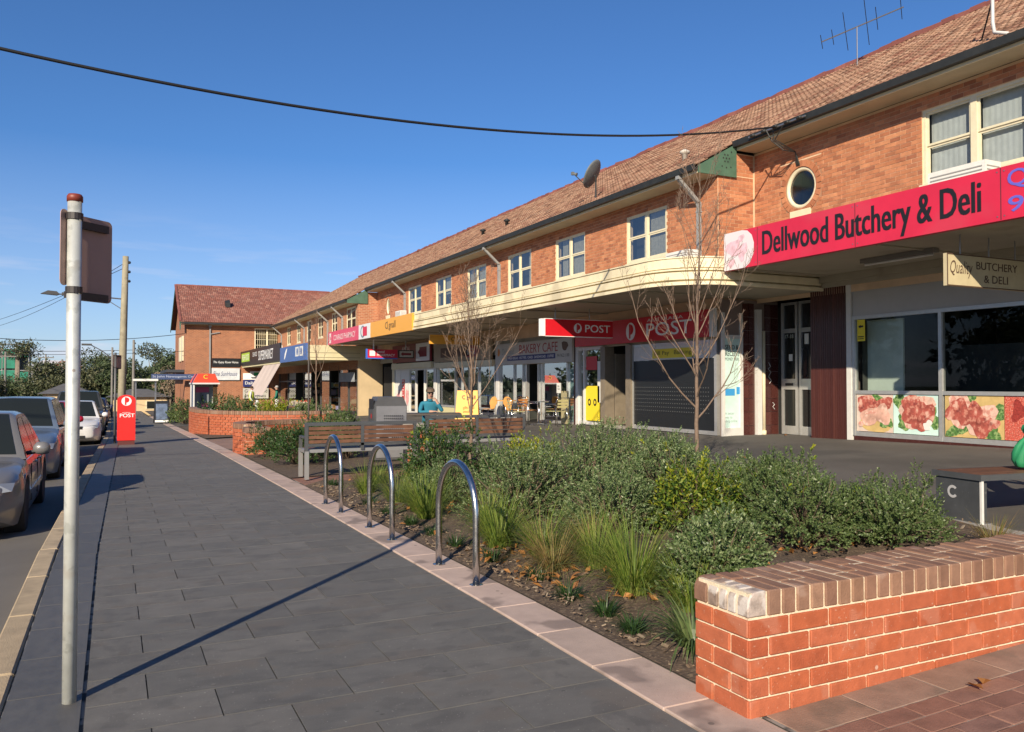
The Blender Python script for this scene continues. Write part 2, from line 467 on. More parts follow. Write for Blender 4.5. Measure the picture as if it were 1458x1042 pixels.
m_strip = M('dark strip paver', (.05, .054, .062), .6, pal=[(.082, .081, .078), (.100, .098, .094)], noise=(5, .2), spots=[(240, .68, (.2, .2, .2), .6)], bump=(200, .25))
m_kerb = M('sandy concrete kerb', (.40, .30, .18), .85, pal=[(.42, .32, .20), (.36, .28, .18), (.44, .35, .23)], noise=(7, .2), spots=[(3, .62, (.2, .16, .11), .5)], bump=(120, .4))
m_kerbdark = M('bluestone kerb', (.12, .12, .125), .8, pal=[(.10, .10, .11), (.15, .15, .155)], noise=(6, .2), bump=(120, .3))
m_cope = M('pink coping', (.42, .30, .25), .75, pal=[(.43, .325, .275), (.48, .365, .31), (.41, .315, .265)], noise=(5, .14), spots=[(2.6, .64, (.15, .115, .10), .65), (150, .66, (.3, .2, .17), .5)], specks=[(6, .10, (.10, .085, .075), .7, .14)], bump=(160, .25))
m_clay = M('red brown paving brick', (.22, .10, .07), .8, pal=[(.17, .085, .06), (.24, .115, .08), (.20, .10, .075), (.27, .14, .10), (.19, .105, .085)], noise=(9, .25), spots=[(3, .64, (.10, .075, .06), .5)], bump=(140, .4))
m_mulch = M('bark mulch soil', (.085, .058, .04), .95, noise=(16, .5), spots=[(45, .6, (.20, .15, .10), .7)], bump=(60, 1.), world=True)
m_chip = M('bark chip', (.12, .08, .05), .9, pal=[(.06, .04, .028), (.14, .095, .06), (.22, .16, .11), (.09, .06, .04), (.30, .24, .17)])
m_dryleaf = foliage_mat('dry leaf', [(.30, .13, .04), (.42, .20, .06), (.22, .10, .04)], .6, .2)
m_grassground = M('rough grass ground', (.07, .085, .03), .95, noise=(.7, .4), world=True, bump=(30, .6))
m_white = M('white road paint', (.62, .61, .58), .7, noise=(20, .2), world=True)

# ================================================================ setting
def sheet(name, xs, ys, zf, mat, kind='structure'):
    mb = MB(); nx = len(xs)
    vs = [(x, y, zf(x, y)) for y in ys for x in xs]
    fs = [(j * nx + i, j * nx + i + 1, (j + 1) * nx + i + 1, (j + 1) * nx + i) for j in range(len(ys) - 1) for i in range(nx - 1)]
    mb.add(vs, fs)
    return mb.build(name, mat, kind=kind, fix=False, smooth=True)
def lin(a, b, n): return [a + (b - a) * i / n for i in range(n + 1)]
YN = lin(-14, 100, 76)
sheet('ground', [-900, -300, -60, -14, -9.6, -.56, 2.4, 30, 60, 300, 900], [-200, -40, -14, 0, 12, 20, 40, 66, 90, 200, 400, 900, 2200],
      lambda x, y: min(zp(y), gz(x, y)) - .62 if x > -15 else zp(y) - .32, m_grassground)
sheet('road', [-9.6, -7.5, -5.5, -3.96, -2.5, -1.4, -.54], YN, rz, m_road)
far_kerb = sheet('footpath', [-13, -9.62], lin(-14, 100, 40), lambda x, y: zp(y) - .10, m_conc)
pav = sheet('pavement', [-.43, 1, 2.22], YN, lambda x, y: zp(y) - .012, m_joint)
plaza = sheet('plaza', [2.5, 4, 6, 8, 10, 12, 13, 15], YN, lambda x, y: gz(x, y) - .004, m_asph)
def drift(o, lim):
    for v in o.data.vertices:
        if abs(v.co.x - lim) < .02: v.co.x += sx(v.co.y)
drift(pav, -.43); drift(bpy.data.objects['road'], -.54)
# road markings: parking bay lines
marks = MB()
for y in (7.4, 14.6, 22.2, 29.6, 36.6, 43.6):
    marks.quad((-2.9, y, rz(-2.9, y) + .005), (-.95, y, rz(-.95, y) + .005), (-.95, y + .1, rz(-.95, y) + .005), (-2.9, y + .1, rz(-2.9, y) + .005))
marks.build('parking_line', m_white, kind='structure')

def tilt(x, y, f):                          # surface frame at (x, y)
    dx = (f(x + .2, y) - f(x - .2, y)) / .4; dy = (f(x, y + .2) - f(x, y - .2)) / .4
    ux = Vector((1, 0, dx)).normalized(); uy = Vector((0, 1, dy)); n_ = ux.cross(uy).normalized(); uy = n_.cross(ux)
    return Matrix((ux, uy, n_)).transposed()
# charcoal pavers in half bond across the footpath
it = []
PD, PW = .355, .58
j = 0; y = .6
while y < 62:
    off = 0 if j % 2 == 0 else PW / 2
    e0_ = -.10 + sx(y + PD / 2)
    xs_ = [e0_] + [x for x in [-.10 + .26 + off - PW + PW * k for k in range(8)] if e0_ + .05 < x < 2.18] + [2.21]
    for a, b in zip(xs_[:-1], xs_[1:]):
        if b - a < .06: continue
        cx, cy = (a + b) / 2, y + PD / 2
        it.append(((cx, cy, zp(cy) - .02 + rng.uniform(-.0008, .0008)), (b - a - .006, PD - .006, .04), tilt(cx, cy, lambda X, Y: zp(Y))))
    y += PD; j += 1
pieces(pav, 'paver', it, m_paver, 'far_pavers')
it = []
y = .2
while y < 62:
    it.append(((-.268 + sx(y + .3), y + .3, zp(y + .3) - .02), (.305, .592, .04), tilt(0, y + .3, lambda X, Y: zp(Y)) @ Matrix.Rotation(-.0155 if 8 < y < 32 else 0, 3, 'Z'))); y += .6
pieces(pav, 'edge_paver', it, m_strip, 'far_edge_pavers', limit=60)
# kerb stones
kerb = MB().build('kerb', m_kerb, kind='structure')
near, far = [], []
y = .0
while y < 66:
    L = 1.2
    ent = ((-.505 + sx(y + L / 2), y + L / 2, zp(y + L / 2) - .15), (.145, L - .01, .30), tilt(0, y + L / 2, lambda X, Y: zp(Y)) @ Matrix.Rotation(-.0155 if 8 < y < 32 else 0, 3, 'Z'))
    (near if True else far).append(ent); y += L
pieces(kerb, 'kerb_stone', near + far, m_kerb, 'far_kerb_stones', bevel=.012)
fk = MB()
for y in lin(-14, 98, 50): fk.box((-9.62, y + 1.1, zp(y + 1.1) - .16), (.15, 2.23, .14))
fk.build('kerb', m_kerb, kind='structure')
# pink coping along the garden edge and beyond
cop = MB().build('coping', m_cope, kind='structure')
it = []
y = 1.2
while y < 60:
    it.append(((2.37, y + .3, zp(y + .3) - .045), (.315, .597, .11), tilt(0, y + .3, lambda X, Y: zp(Y)))); y += .6
pieces(cop, 'coping_stone', it, m_cope, 'far_coping_stones', bevel=.006, limit=100)
# clay brick paving in front of the near wall, with a smoother border course along the wall
brickpave = sheet('brick_paving', lin(2.54, 6.72, 6), [.85, 1.5, 2.2, 2.76], lambda x, y: gz(x, y) + .004, m_joint)
it = []
r_ = 0; y = 2.514
fz = lambda X, Y: gz(X, Y)
while y > .9:
    x = 2.56 + (0 if r_ % 2 else -.115)
    while x < 6.6:
        a, b = max(x, 2.56), x + .23
        if b - a > .05:
            cx, cy = (a + b) / 2, y - .06
            it.append(((cx, cy, gz(cx, cy) - .012 + rng.uniform(-.0015, .0015)), (b - a - .005, .113, .04), tilt(cx, cy, fz)))
        x += .23
    y -= .118; r_ += 1
pieces(brickpave, 'paving_brick', it, m_clay, 'far_paving_bricks', bevel=.003)
it = []
x = 2.56
while x < 7.2:
    cx = x + .225
    it.append(((cx, 2.627, gz(cx, 2.627) - .013), (.442, .222, .04), tilt(cx, 2.53, fz))); x += .45
pieces(brickpave, 'border_paver', it, M('dusty border paver', (.26, .165, .12), .85, pal=[(.24, .15, .11), (.29, .185, .135), (.26, .17, .13)], noise=(5, .25), spots=[(3, .6, (.14, .11, .085), .5)], bump=(120, .3)), 'far_border_pavers', bevel=.003)
# reddish link paving between garden beds
link = sheet('link_paving', lin(2.54, 6.6, 6), [12.15, 12.6, 13.2], lambda x, y: gz(x, y) + .003, m_joint)
it = []
for r_ in range(9):
    x = 2.56 + (0 if r_ % 2 else -.115)
    while x < 6.4:
        a, b = max(x, 2.56), x + .23
        cx, cy = (a + b) / 2, 12.2 + r_ * .118
        it.append(((cx, cy, gz(cx, cy) - .012), (b - a - .004, .112, .04), tilt(cx, cy, fz))); x += .23
pieces(link, 'paving_brick', it, m_clay, 'far_paving_bricks', limit=160)
entry = sheet('entry_paving', lin(2.54, 9, 6), lin(21.0, 26.0, 5), lambda x, y: gz(x, y) + .003, M('reddish entry concrete', (.24, .15, .115), .85, noise=(3, .25), bump=(90, .3), world=True))

# garden beds
def inbed(x, y):
    if y < 3.12 or y > 12.1 or x < 2.54: return False
    return x < interp(y, [3.1, 4.6, 6, 9, 10.5, 12.1], [6.7, 6.9, 7.4, 7.5, 6.3, 4.6])
mb = MB()
ys_ = lin(3.12, 12.1, 60)
vs_, fs_ = [], []
for y in ys_:
    xr = interp(y, [3.1, 4.6, 6, 9, 10.5, 12.1], [6.7, 6.9, 7.4, 7.5, 6.3, 4.6])
    for i in range(31):
        x = 2.53 + (xr - 2.53) * i / 30
        e = min(1, min(i, 30 - i) / 3.)
        vs_.append((x, y, gz(x, y) + .012 + e * (.03 * math.sin(x * 5.1 + y * 2.3) * math.sin(y * 4.2 - x) + .02 + rng.uniform(0, .018))))
for j in range(60):
    for i in range(30): fs_.append((j * 31 + i, j * 31 + i + 1, (j + 1) * 31 + i + 1, (j + 1) * 31 + i))
mb.add(vs_, fs_); bed = mb.build('garden_bed', m_mulch, kind='structure', smooth=True, fix=False)
sheet('garden_bed', lin(2.54, 6.6, 8), lin(13.2, 18.6, 8), lambda x, y: gz(x, y) + .02, m_mulch)
sheet('garden_bed', lin(2.54, 8.0, 8), lin(26.4, 38, 8), lambda x, y: gz(x, y) + .03, m_mulch)
# pale concrete edging strip of the bed on the plaza side
ed = MB()
pts = [(6.7, 3.1), (6.9, 4.6), (7.4, 6), (7.5, 9), (6.3, 10.5), (4.6, 12.1)]
for (x0, y0), (x1, y1) in zip(pts[:-1], pts[1:]):
    z0, z1 = gz(x0, y0), gz(x1, y1)
    ed.add([(x0, y0, z0 - .05), (x0 + .2, y0, z0 - .05), (x0 + .2, y0, z0 + .012), (x0, y0, z0 + .012),
            (x1, y1, z1 - .05), (x1 + .2, y1, z1 - .05), (x1 + .2, y1, z1 + .012), (x1, y1, z1 + .012)], BOXF)
ed.build('bed_edging', m_conc, kind='structure')
# bark chips and litter
ch = MB()
for _ in range(5200):
    x, y = 2.56 + 4.6 * rng.random() ** 1.5, rng.uniform(3.15, 12)
    if not inbed(x, y): continue
    L = rng.uniform(.012, .05)
    e = Euler((rng.uniform(-.5, .5), rng.uniform(-.5, .5), rng.uniform(0, 6.3))).to_matrix()
    ch.box((x, y, gz(x, y) + .03 + .03 * math.sin(x * 5.1 + y * 2.3) * math.sin(y * 4.2 - x) + rng.uniform(0, .015)), (L, L * rng.uniform(.2, .5), .006), e)
ch.build('bark_chips', m_chip, kind='stuff', fix=False)
lf = MB()
def leafquad(mb, p, L, W, e):
    pts_ = [Vector((-L / 2, 0, 0)), Vector((0, -W / 2, .2 * W)), Vector((L / 2, 0, 0)), Vector((0, W / 2, .2 * W))]
    mb.add([Vector(p) + e @ q for q in pts_], [(0, 1, 2, 3)])
for _ in range(420):
    c = rng.choice([(3.0, 6.1), (2.9, 5.3), (4.9, 5.2), (3.3, 8.7), (3.2, 4.6), None, None])
    if c: x, y = rng.gauss(c[0], .22), rng.gauss(c[1], .25)
    else: x, y = rng.uniform(2.56, 6.8), rng.uniform(3.2, 11.8)
    if not inbed(x, y): continue
    leafquad(lf, (x, y, gz(x, y) + rng.uniform(.05, .09)), rng.uniform(.04, .09), rng.uniform(.025, .05), Euler((rng.uniform(-.7, .7), rng.uniform(-.7, .7), rng.uniform(0, 6.3))).to_matrix())
for x, y in [(3.62, 2.5), (9.5, 10.6), (12.6, 17.8), (11.0, 17.2), (13.6, 13.9), (5.1, 2.45), (10.4, 7.0), (9.2, 12.6), (12.0, 15.2)]:
    for k in range(2): leafquad(lf, (x + rng.uniform(-.1, .1), y + rng.uniform(-.05, .05), gz(x, y) + .025), .1, .06, Euler((rng.uniform(-.3, .3), rng.uniform(-.3, .3), rng.uniform(0, 6))).to_matrix())
lf.build('fallen_leaves', m_dryleaf, kind='stuff', fix=False)

# ================================================================ building materials
BR = [(.36, .13, .06), (.45, .18, .085), (.40, .15, .07), (.51, .22, .108), (.31, .112, .055), (.43, .165, .08), (.46, .185, .092), (.27, .095, .05)]
m_brick = M('wall brick', BR[0], .85, pal=BR, noise=(6, .22), bump=(60, .3))
m_mortar = M('wall mortar', (.64, .46, .30), .9, noise=(2, .15), world=True)
m_bricktex = brick_tex('far brickwork', (.44, .175, .085), (.33, .12, .06), (.45, .30, .19))
m_bricktex2 = brick_tex('end wall brickwork', (.36, .13, .06), (.25, .088, .045), (.40, .23, .14), gap=.012)
TL = [(.23, .125, .08), (.31, .18, .115), (.16, .08, .05), (.27, .16, .105), (.36, .225, .15), (.20, .085, .055), (.13, .07, .045)]
m_tile = M('roof tile', TL[0], .85, pal=TL, noise=(9, .25), spots=[(2.5, .62, (.28, .21, .16), .35)], bump=(50, .4))
TLr = [(.27, .105, .075), (.22, .085, .065), (.32, .14, .105), (.19, .075, .06), (.36, .18, .135)]
m_tiler = M('dark red roof tile', TLr[0], .85, pal=TLr, noise=(9, .25), spots=[(2.2, .62, (.26, .19, .15), .3)], bump=(50, .4))
m_ridge = M('ridge tile', (.22, .075, .06), .85, pal=[(.24, .08, .065), (.18, .06, .05), (.27, .10, .08)], noise=(9, .25))
m_roofbase = M('roof underlay', (.10, .05, .04), .9)
m_gutter = M('dark gutter', (.022, .024, .024), .55, noise=(5, .3))
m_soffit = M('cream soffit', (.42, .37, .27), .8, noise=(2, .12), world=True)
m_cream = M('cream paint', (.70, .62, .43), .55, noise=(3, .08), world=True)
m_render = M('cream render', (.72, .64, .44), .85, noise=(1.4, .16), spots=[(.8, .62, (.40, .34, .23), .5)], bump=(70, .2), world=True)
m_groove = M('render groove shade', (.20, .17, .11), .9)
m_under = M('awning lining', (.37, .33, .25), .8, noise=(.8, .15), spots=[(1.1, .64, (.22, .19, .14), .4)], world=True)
m_green = M('green boxed eave paint', (.065, .13, .085), .6, noise=(4, .2))
m_pipe = M('grey downpipe', (.27, .275, .275), .45, noise=(5, .1))
m_win = M('cream window paint', (.66, .60, .43), .5, noise=(8, .08))
m_curt = M('net curtain', (.40, .37, .30), .9, noise=(14, .25))
m_curtw = M('white curtain', (.74, .75, .76), .85, noise=(5, .1))
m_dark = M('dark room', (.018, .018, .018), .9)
m_room = M('shop interior', (.055, .056, .052), .85, noise=(1.5, .4), world=True)
m_alu = M('aluminium frame', (.55, .55, .53), .38, metal=.6, noise=(10, .08))
m_aluw = M('white frame', (.62, .61, .58), .45, noise=(10, .06))
m_brnframe = M('bronze frame', (.20, .165, .12), .5, noise=(6, .15))
m_black = M('black panel', (.012, .012, .013), .4)
m_steel = M('steel rod', (.30, .30, .30), .4, metal=.8)
m_glass = glass('shop glass', (.72, .76, .74), .5)
m_glasswin = glass('window glass', (.62, .66, .66), .22, .05)
m_tilewall = M('maroon wall tile', (.07, .022, .018), .25, pal=[(.075, .024, .02), (.06, .02, .018), (.09, .03, .024)], noise=(8, .2))
m_tilegrout = M('tile grout', (.22, .17, .15), .9)

def facade_faces(mb, X, y0, y1, z0, z1, ops, depth=.2, face='W'):
    """plane at X (face W) or Y=X (face S) with rectangular openings and their reveals"""
    P = (lambda u, z, d=0: (X + d, u, z)) if face == 'W' else (lambda u, z, d=0: (u, X + d, z))
    us = sorted({y0, y1} | {o[0] for o in ops} | {o[1] for o in ops}); zs_ = sorted({z0, z1} | {o[2] for o in ops} | {o[3] for o in ops})
    us = [u for u in us if y0 - 1e-6 <= u <= y1 + 1e-6]; zs_ = [z for z in zs_ if z0 - 1e-6 <= z <= z1 + 1e-6]
    for a, b in zip(us[:-1], us[1:]):
        for c, d in zip(zs_[:-1], zs_[1:]):
            mu_, mz = (a + b) / 2, (c + d) / 2
            if any(o[0] < mu_ < o[1] and o[2] < mz < o[3] for o in ops): continue
            mb.quad(P(a, c), P(b, c), P(b, d), P(a, d))
    for (a, b, c, d) in ops:
        for (p, q) in (((a, c), (b, c)), ((b, c), (b, d)), ((b, d), (a, d)), ((a, d), (a, c))):
            mb.quad(P(*p), P(*q), P(*q, depth), P(*p, depth))
def brick_items(X, y0, y1, z0, z1, ops, face='W', proud=.007, bl=.24, bh=.086):
    out = []; r = 0; z = z0
    while z + bh <= z1 + .03:
        u = y0 - (bl / 2 if r % 2 else 0); zt = min(z + bh, z1)
        while u < y1:
            segs = [(max(u, y0), min(u + bl, y1))]
            for (a, b, c, d) in ops:
                if d > z + .03 and c < zt - .03:
                    ns = []
                    for (p, q) in segs:
                        if q <= a or p >= b: ns.append((p, q)); continue
                        if p < a: ns.append((p, a))
                        if q > b: ns.append((b, q))
                    segs = ns
            for (p, q) in segs:
                if q - p > .05:
                    L = q - p - .010; c_ = (p + q) / 2; zc = (z + zt) / 2; h = zt - z - .010
                    d = proud + rng.uniform(-.002, .002)
                    if face == 'W': out.append(((X - d + .02, c_, zc), (.04, L, h), None))
                    else: out.append(((c_, X - d + .02, zc), (L, .04, h), None))
            u += bl
        z += bh; r += 1
    return out
def tile_items(P0, along, up, width, slope, tw=.30, te=.33, keep=None):
    """flat interlocking tiles on the plane P0 + a*along + b*up"""
    n_ = along.cross(up).normalized()
    if n_.z < 0: n_ = -n_
    out = []; r = 0; b = 0.
    while b < slope - .05:
        a = -(tw / 2 if r % 2 else 0)
        while a < width:
            a0, a1 = max(a, 0), min(a + tw, width)
            if a1 - a0 > .06:
                ca, cb = (a0 + a1) / 2, b + te / 2
                if keep is None or keep(ca, cb):
                    th = R(4.2) + rng.gauss(0, .010); ro = rng.gauss(0, .018)
                    u2 = (up * math.cos(th) - n_ * math.sin(th)).normalized()
                    a2 = (along + n_ * ro).normalized()
                    n2 = a2.cross(u2).normalized(); n2 = n2 if n2.z > 0 else -n2
                    a2 = u2.cross(n2)
                    out.append((P0 + along * ca + up * cb + n_ * (.026 + rng.uniform(-.003, .003)), (a1 - a0 - .014, te + .05, .026), Matrix((a2, u2, n2)).transposed()))
            a += tw
        b += te; r += 1
    return out
def window(parent, X, yc, w, z0, z1, lights=2, curtain=None, wide=.10, face='W', split=True, fd=1.):
    """painted timber window with sashes, panes, sill, curtain and a dark room behind"""
    if face == 'W': Q = lambda u, z, d: (X + d * fd, u, z)
    else: Q = lambda u, z, d: (u, X + d * fd, z)
    def bx(mb, u0, u1, za, zb, d0, d1):
        p, q = Q(u0, za, d0), Q(u1, zb, d1)
        mb.bb(min(p[0], q[0]), max(p[0], q[0]), min(p[1], q[1]), max(p[1], q[1]), za, zb)
    a, b = yc - w / 2, yc + w / 2
    fr = MB()
    bx(fr, a, a + .06, z0, z1, .02, .13); bx(fr, b - .06, b, z0, z1, .02, .13)
    bx(fr, a + .06, b - .06, z1 - .06, z1, .022, .13); bx(fr, a + .06, b - .06, z0, z0 + .05, .022, .13)
    lw = (w - .12 - wide * (lights - 1)) / lights
    for k in range(1, lights):
        u = a + .06 + k * lw + (k - 1) * wide
        bx(fr, u, u + wide, z0 + .05, z1 - .06, .024, .13)
    f = fr.build('window', m_win, parent, world=True)
    WL[f.name] = WL.get(parent.name, Vector())
    sl = MB(); bx(sl, a - .04, b + .04, z0 - .06, z0, -.05, .13); sl.build('sill', m_win, f, world=True)
    sh = MB(); gm = MB()
    zm = (z0 + z1) / 2 + .02
    for k in range(lights):
        u0 = a + .06 + k * (lw + wide); u1 = u0 + lw
        for (za, zb, d) in (((z0 + .05, zm, .075), (zm, z1 - .06, .05)) if split else ((z0 + .05, z1 - .06, .05),)):
            t = .04
            bx(sh, u0, u0 + t, za, zb, d, d + .035); bx(sh, u1 - t, u1, za, zb, d, d + .035)
            bx(sh, u0 + t, u1 - t, za, za + t, d, d + .035); bx(sh, u0 + t, u1 - t, zb - t, zb, d, d + .035)
            gm.quad(Q(u0 + t, za + t, d + .018), Q(u1 - t, za + t, d + .018), Q(u1 - t, zb - t, d + .018), Q(u0 + t, zb - t, d + .018))
    sh.build('sash', m_win, f, world=True); gm.build('pane', m_glasswin, f, world=True, fix=False)
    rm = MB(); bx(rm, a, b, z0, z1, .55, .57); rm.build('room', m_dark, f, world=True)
    if curtain:
        cm, cols = MB(), curtain
        for (k, f0, f1, zf) in cols:
            u0 = a + .06 + k * (lw + wide) + lw * f0; u1 = a + .06 + k * (lw + wide) + lw * f1
            n = max(4, int((u1 - u0) / .05)); zb = z0 + (z1 - z0) * zf
            for i in range(n):
                p, q = u0 + (u1 - u0) * i / n, u0 + (u1 - u0) * (i + 1) / n
                d0 = .19 + .004 * (i % 2); d1 = .19 + .004 * ((i + 1) % 2)
                cm.quad(Q(p, zb, d0), Q(q, zb, d1), Q(q, z1, d1), Q(p, z1, d0))
        cm.build('curtain', m_curtw if curtain[0][0] >= 0 and split and lights == 3 else m_curt, f, world=True, fix=False)
    return f
SL = math.tan(R(30))
RIDX, RIDZ = 19.6, 10.86
def roof(b, gx, gzv, y0, y1, mat, ycut=None, limit=300, box_near=True):
    """one slope from the gutter line up to the common ridge"""
    up = Vector((RIDX - gx, 0, RIDZ - gzv)); L = up.length; up.normalize()
    mb = MB()
    mb.quad((gx, y0, gzv), (gx, y1, gzv), (RIDX, y1, RIDZ), (RIDX, y0, RIDZ))
    mb.quad((RIDX, y0, RIDZ), (RIDX, y1, RIDZ), (2 * RIDX - gx, y1, gzv), (2 * RIDX - gx, y0, gzv))
    r = mb.build('roof', m_roofbase, b, world=True, fix=False); WL[r.name] = WL[b.name].copy()
    along = Vector((0, 1, 0))
    pieces(r, 'roof_tile', tile_items(Vector((gx - .03, y0, gzv - .015)), along, up, y1 - y0, L, keep=ycut), mat, 'roof_tiling', limit, shape=TILE)
    it = []
    y = y0
    while y < y1 - .1:
        it.append(((RIDX, y + .2, RIDZ + .05 + rng.uniform(-.025, .03)), (.26, .42, .13), Euler((rng.gauss(0, .045), rng.gauss(0, .05), rng.gauss(0, .03))).to_matrix())); y += .4
    pieces(r, 'ridge_tile', it, m_ridge, 'ridge_tiling', 60)
    return r
def eaves(b, gx, gzv, xw, y0, y1):
    g = MB()
    g.prism([(gx - .11, y0, gzv - .13), (gx + .01, y0, gzv - .13), (gx + .01, y0, gzv + .0), (gx - .01, y0, gzv - .01), (gx - .015, y0, gzv - .1), (gx - .095, y0, gzv - .1), (gx - .115, y0, gzv + .005), (gx - .13, y0, gzv + .005)], (0, y1 - y0, 0))
    g.build('gutter', m_gutter, b, world=True)
    f = MB(); f.bb(gx + .012, gx + .035, y0, y1, gzv - .19, gzv - .02); f.build('fascia_board', m_cream, b, world=True)
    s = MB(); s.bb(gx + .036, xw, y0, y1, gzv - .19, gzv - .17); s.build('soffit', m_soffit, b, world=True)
def downpipe(b, gx, gzv, xw, y, zb):
    t = MB()
    def seg(a, c): t.bar(a, c, .09, .075, (1, 0, 0))
    t.bb(gx - .1, gx - .0, y - .06, y + .06, gzv - .22, gzv - .125)
    t.bar((gx - .05, y, gzv - .2), (xw - .055, y, gzv - .72), .075, .09, (0, 1, 0))
    t.bb(xw - .10, xw - .012, y - .045, y + .045, zb, gzv - .70)
    t.bb(xw - .108, xw - .004, y - .065, y + .065, gzv - .95, gzv - .92)
    t.build('downpipe', m_pipe, b, world=True)

X1 = 13.75
# ================================================================ middle block (post office, cafe, chemist)
X2, Y20, Y21 = 12.65, 14.98, 42.3
b2 = thing('shop_building', 'long two storey brick shop block with seven upper windows above a cream awning', 'building', (X2, 28, 0), group='brick shop blocks along the plaza')
wins2 = [(17.84, [(0, 0, 1, 0), (1, 0, .25, 0)]), (21.85, [(0, 0, 1, 0), (1, .3, .75, 0)]), (25.35, [(0, 0, .4, 0)]), (29.06, [(0, 0, 1, 0), (1, 0, 1, 0)]), (32.6, [(0, 0, 1, .4)]), (36.3, None)]
ops2 = [(y - .9, y + .9, 4.72, 6.03) for y, _ in wins2]
ops2b = ops2 + [(39.95, 40.85, 4.8, 5.95)]
w = MB(); facade_faces(w, X2, Y20, Y21, 3.0, 6.36, ops2b)
w.quad((X2, Y20, 2.5), (X2 + 1.4, Y20, 2.5), (X2 + 1.4, Y20, 6.9), (X2, Y20, 6.9))
w.quad((X2, Y21, 2.5), (X2 + 8, Y21, 2.5), (X2 + 8, Y21, 6.3), (X2, Y21, 6.3))
wl2 = w.build('wall', m_mortar, b2, world=True, fix=False); WL[wl2.name] = WL[b2.name].copy()
its = brick_items(X2, Y20, Y21, 3.85, 6.36, ops2b)
its += brick_items(Y20, X2 + .01, 13.72, 3.85, 6.36, [], 'S')
its += brick_items(Y20, 12.9, 13.72, 6.36, 6.88, [], 'S')
pieces(wl2, 'brick', its, m_brick, 'brickwork')
for y, cu in wins2: window(b2, X2, y, 1.8, 4.72, 6.03, 2, cu, fd=.6)
def oval(b, X, yc, zc, ry, rzv, box):
    """round or oval porthole: brick ring, render frame, dark glass"""
    a0, a1, c0, c1 = box
    n = 40; pl = MB()
    ring = [(yc + (ry + .0) * math.cos(2 * math.pi * i / n), zc + (rzv + .0) * math.sin(2 * math.pi * i / n)) for i in range(n)]
    def sq(i):
        a = 2 * math.pi * i / n; c, s_ = math.cos(a), math.sin(a)
        k = min(((a1 - a0) / 2) / max(1e-6, abs(c)), ((c1 - c0) / 2) / max(1e-6, abs(s_)))
        return ((a0 + a1) / 2 + k * c, (c0 + c1) / 2 + k * s_)
    for i in range(n):
        p, q = ring[i], ring[(i + 1) % n]; s0, s1 = sq(i), sq((i + 1) % n)
        pl.quad((X - .001, *p), (X - .001, *q), (X - .001, *s1), (X - .001, *s0))
        pl.quad((X - .001, *p), (X - .001, *q), (X + .2, *q), (X + .2, *p))
    o = pl.build('round_window', M('ring mortar', (.36, .19, .11), .9, noise=(5, .2)), b, world=True, fix=False); WL[o.name] = WL[b.name].copy()
    it = []
    for i in range(26):
        a = 2 * math.pi * (i + .5) / 26
        m_ = Matrix.Rotation(a, 3, 'X')
        it.append(((X - .004, yc + (ry + .075) * math.cos(a), zc + (rzv + .075) * math.sin(a)), (.03, .14, 2 * math.pi * (ry + .075) / 26 - .012), m_))
    pieces(o, 'ring_brick', it, m_brick, 'ring_bricks')
    it = []
    if box[1] - box[0] > 1:                       # cut bricks between the ring and the coursed wall
        for k in range(40):
            z_ = 4.3 + .086 * k
            if z_ + .086 < c0 + .02 or z_ > c1 - .02: continue
            za, zb = max(z_, c0), min(z_ + .076, c1)
            dzm = 0 if za < zc < zb else min(abs(za - zc), abs(zb - zc)); q = ry + .155
            ch = math.sqrt(max(0, q * q - dzm * dzm))
            for (p, e) in ((a0, yc - ch), (yc + ch, a1)):
                if e - p > .05 and zb - za > .03: it.append(((X + .010, (p + e) / 2, (za + zb) / 2), (.034, e - p - .01, zb - za), None))
        pieces(o, 'brick', it, m_brick, 'cut_bricks')
    f = MB(); f.tube([(X + .05, yc + (ry - .035) * math.cos(2 * math.pi * i / 32), zc + (rzv - .035) * math.sin(2 * math.pi * i / 32)) for i in range(32)], .05, 8, closed=True)
    f.build('round_frame', m_win, o, world=True, smooth=True)
    g = MB(); g.poly([(X + .07, yc + (ry - .03) * math.cos(2 * math.pi * i / 32), zc + (rzv - .03) * math.sin(2 * math.pi * i / 32)) for i in range(32)])
    g.build('pane', glass('dark window glass', (.30, .33, .32), .45, .12), o, world=True, fix=False)
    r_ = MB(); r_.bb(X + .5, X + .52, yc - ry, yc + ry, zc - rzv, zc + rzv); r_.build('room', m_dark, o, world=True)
    s_ = MB(); s_.bb(X - .03, X + .05, yc - .3, yc + .3, zc - rzv - .22, zc - rzv - .04); s_.build('sill', m_cream, o, world=True)
oval(b2, X2, 40.4, 5.4, .3, .42, (39.95, 40.85, 4.8, 5.95))
roof(b2, 12.05, 6.5, Y20 - .06, Y21, m_tile)
eaves(b2, 12.05, 6.5, X2, Y20 - .05, Y21)
# green boxed eave end, near side
g = MB()
g.prism([(12.04, Y20 - .07, 6.30), (13.16, Y20 - .07, 6.30), (13.16, Y20 - .07, 7.10), (12.04, Y20 - .07, 6.47)], (0, .035, 0))
ge_ = g.build('boxed_eave', m_green, b2, world=True)
WL[ge_.name] = WL[b2.name].copy()
fl = []
for a in range(6): fl.append(disc(.022, 8, (.75 + .09 * math.cos(a * 1.047), .42 + .09 * math.sin(a * 1.047))))
fl += [disc(.022, 8, (.75, .42)), disc(.02, 8, (.75, .20)), disc(.02, 8, (.62, .22)), disc(.02, 8, (.88, .22)), disc(.02, 8, (.9, .58))]
flat(ge_, 'vent_holes', fl, (12.1, Y20 - .07, 6.30), m_dark, 'S', off=WL[b2.name])
for y in (15.6, 26.9, 37.6): downpipe(b2, 12.05, 6.5, X2, y, 4.0)
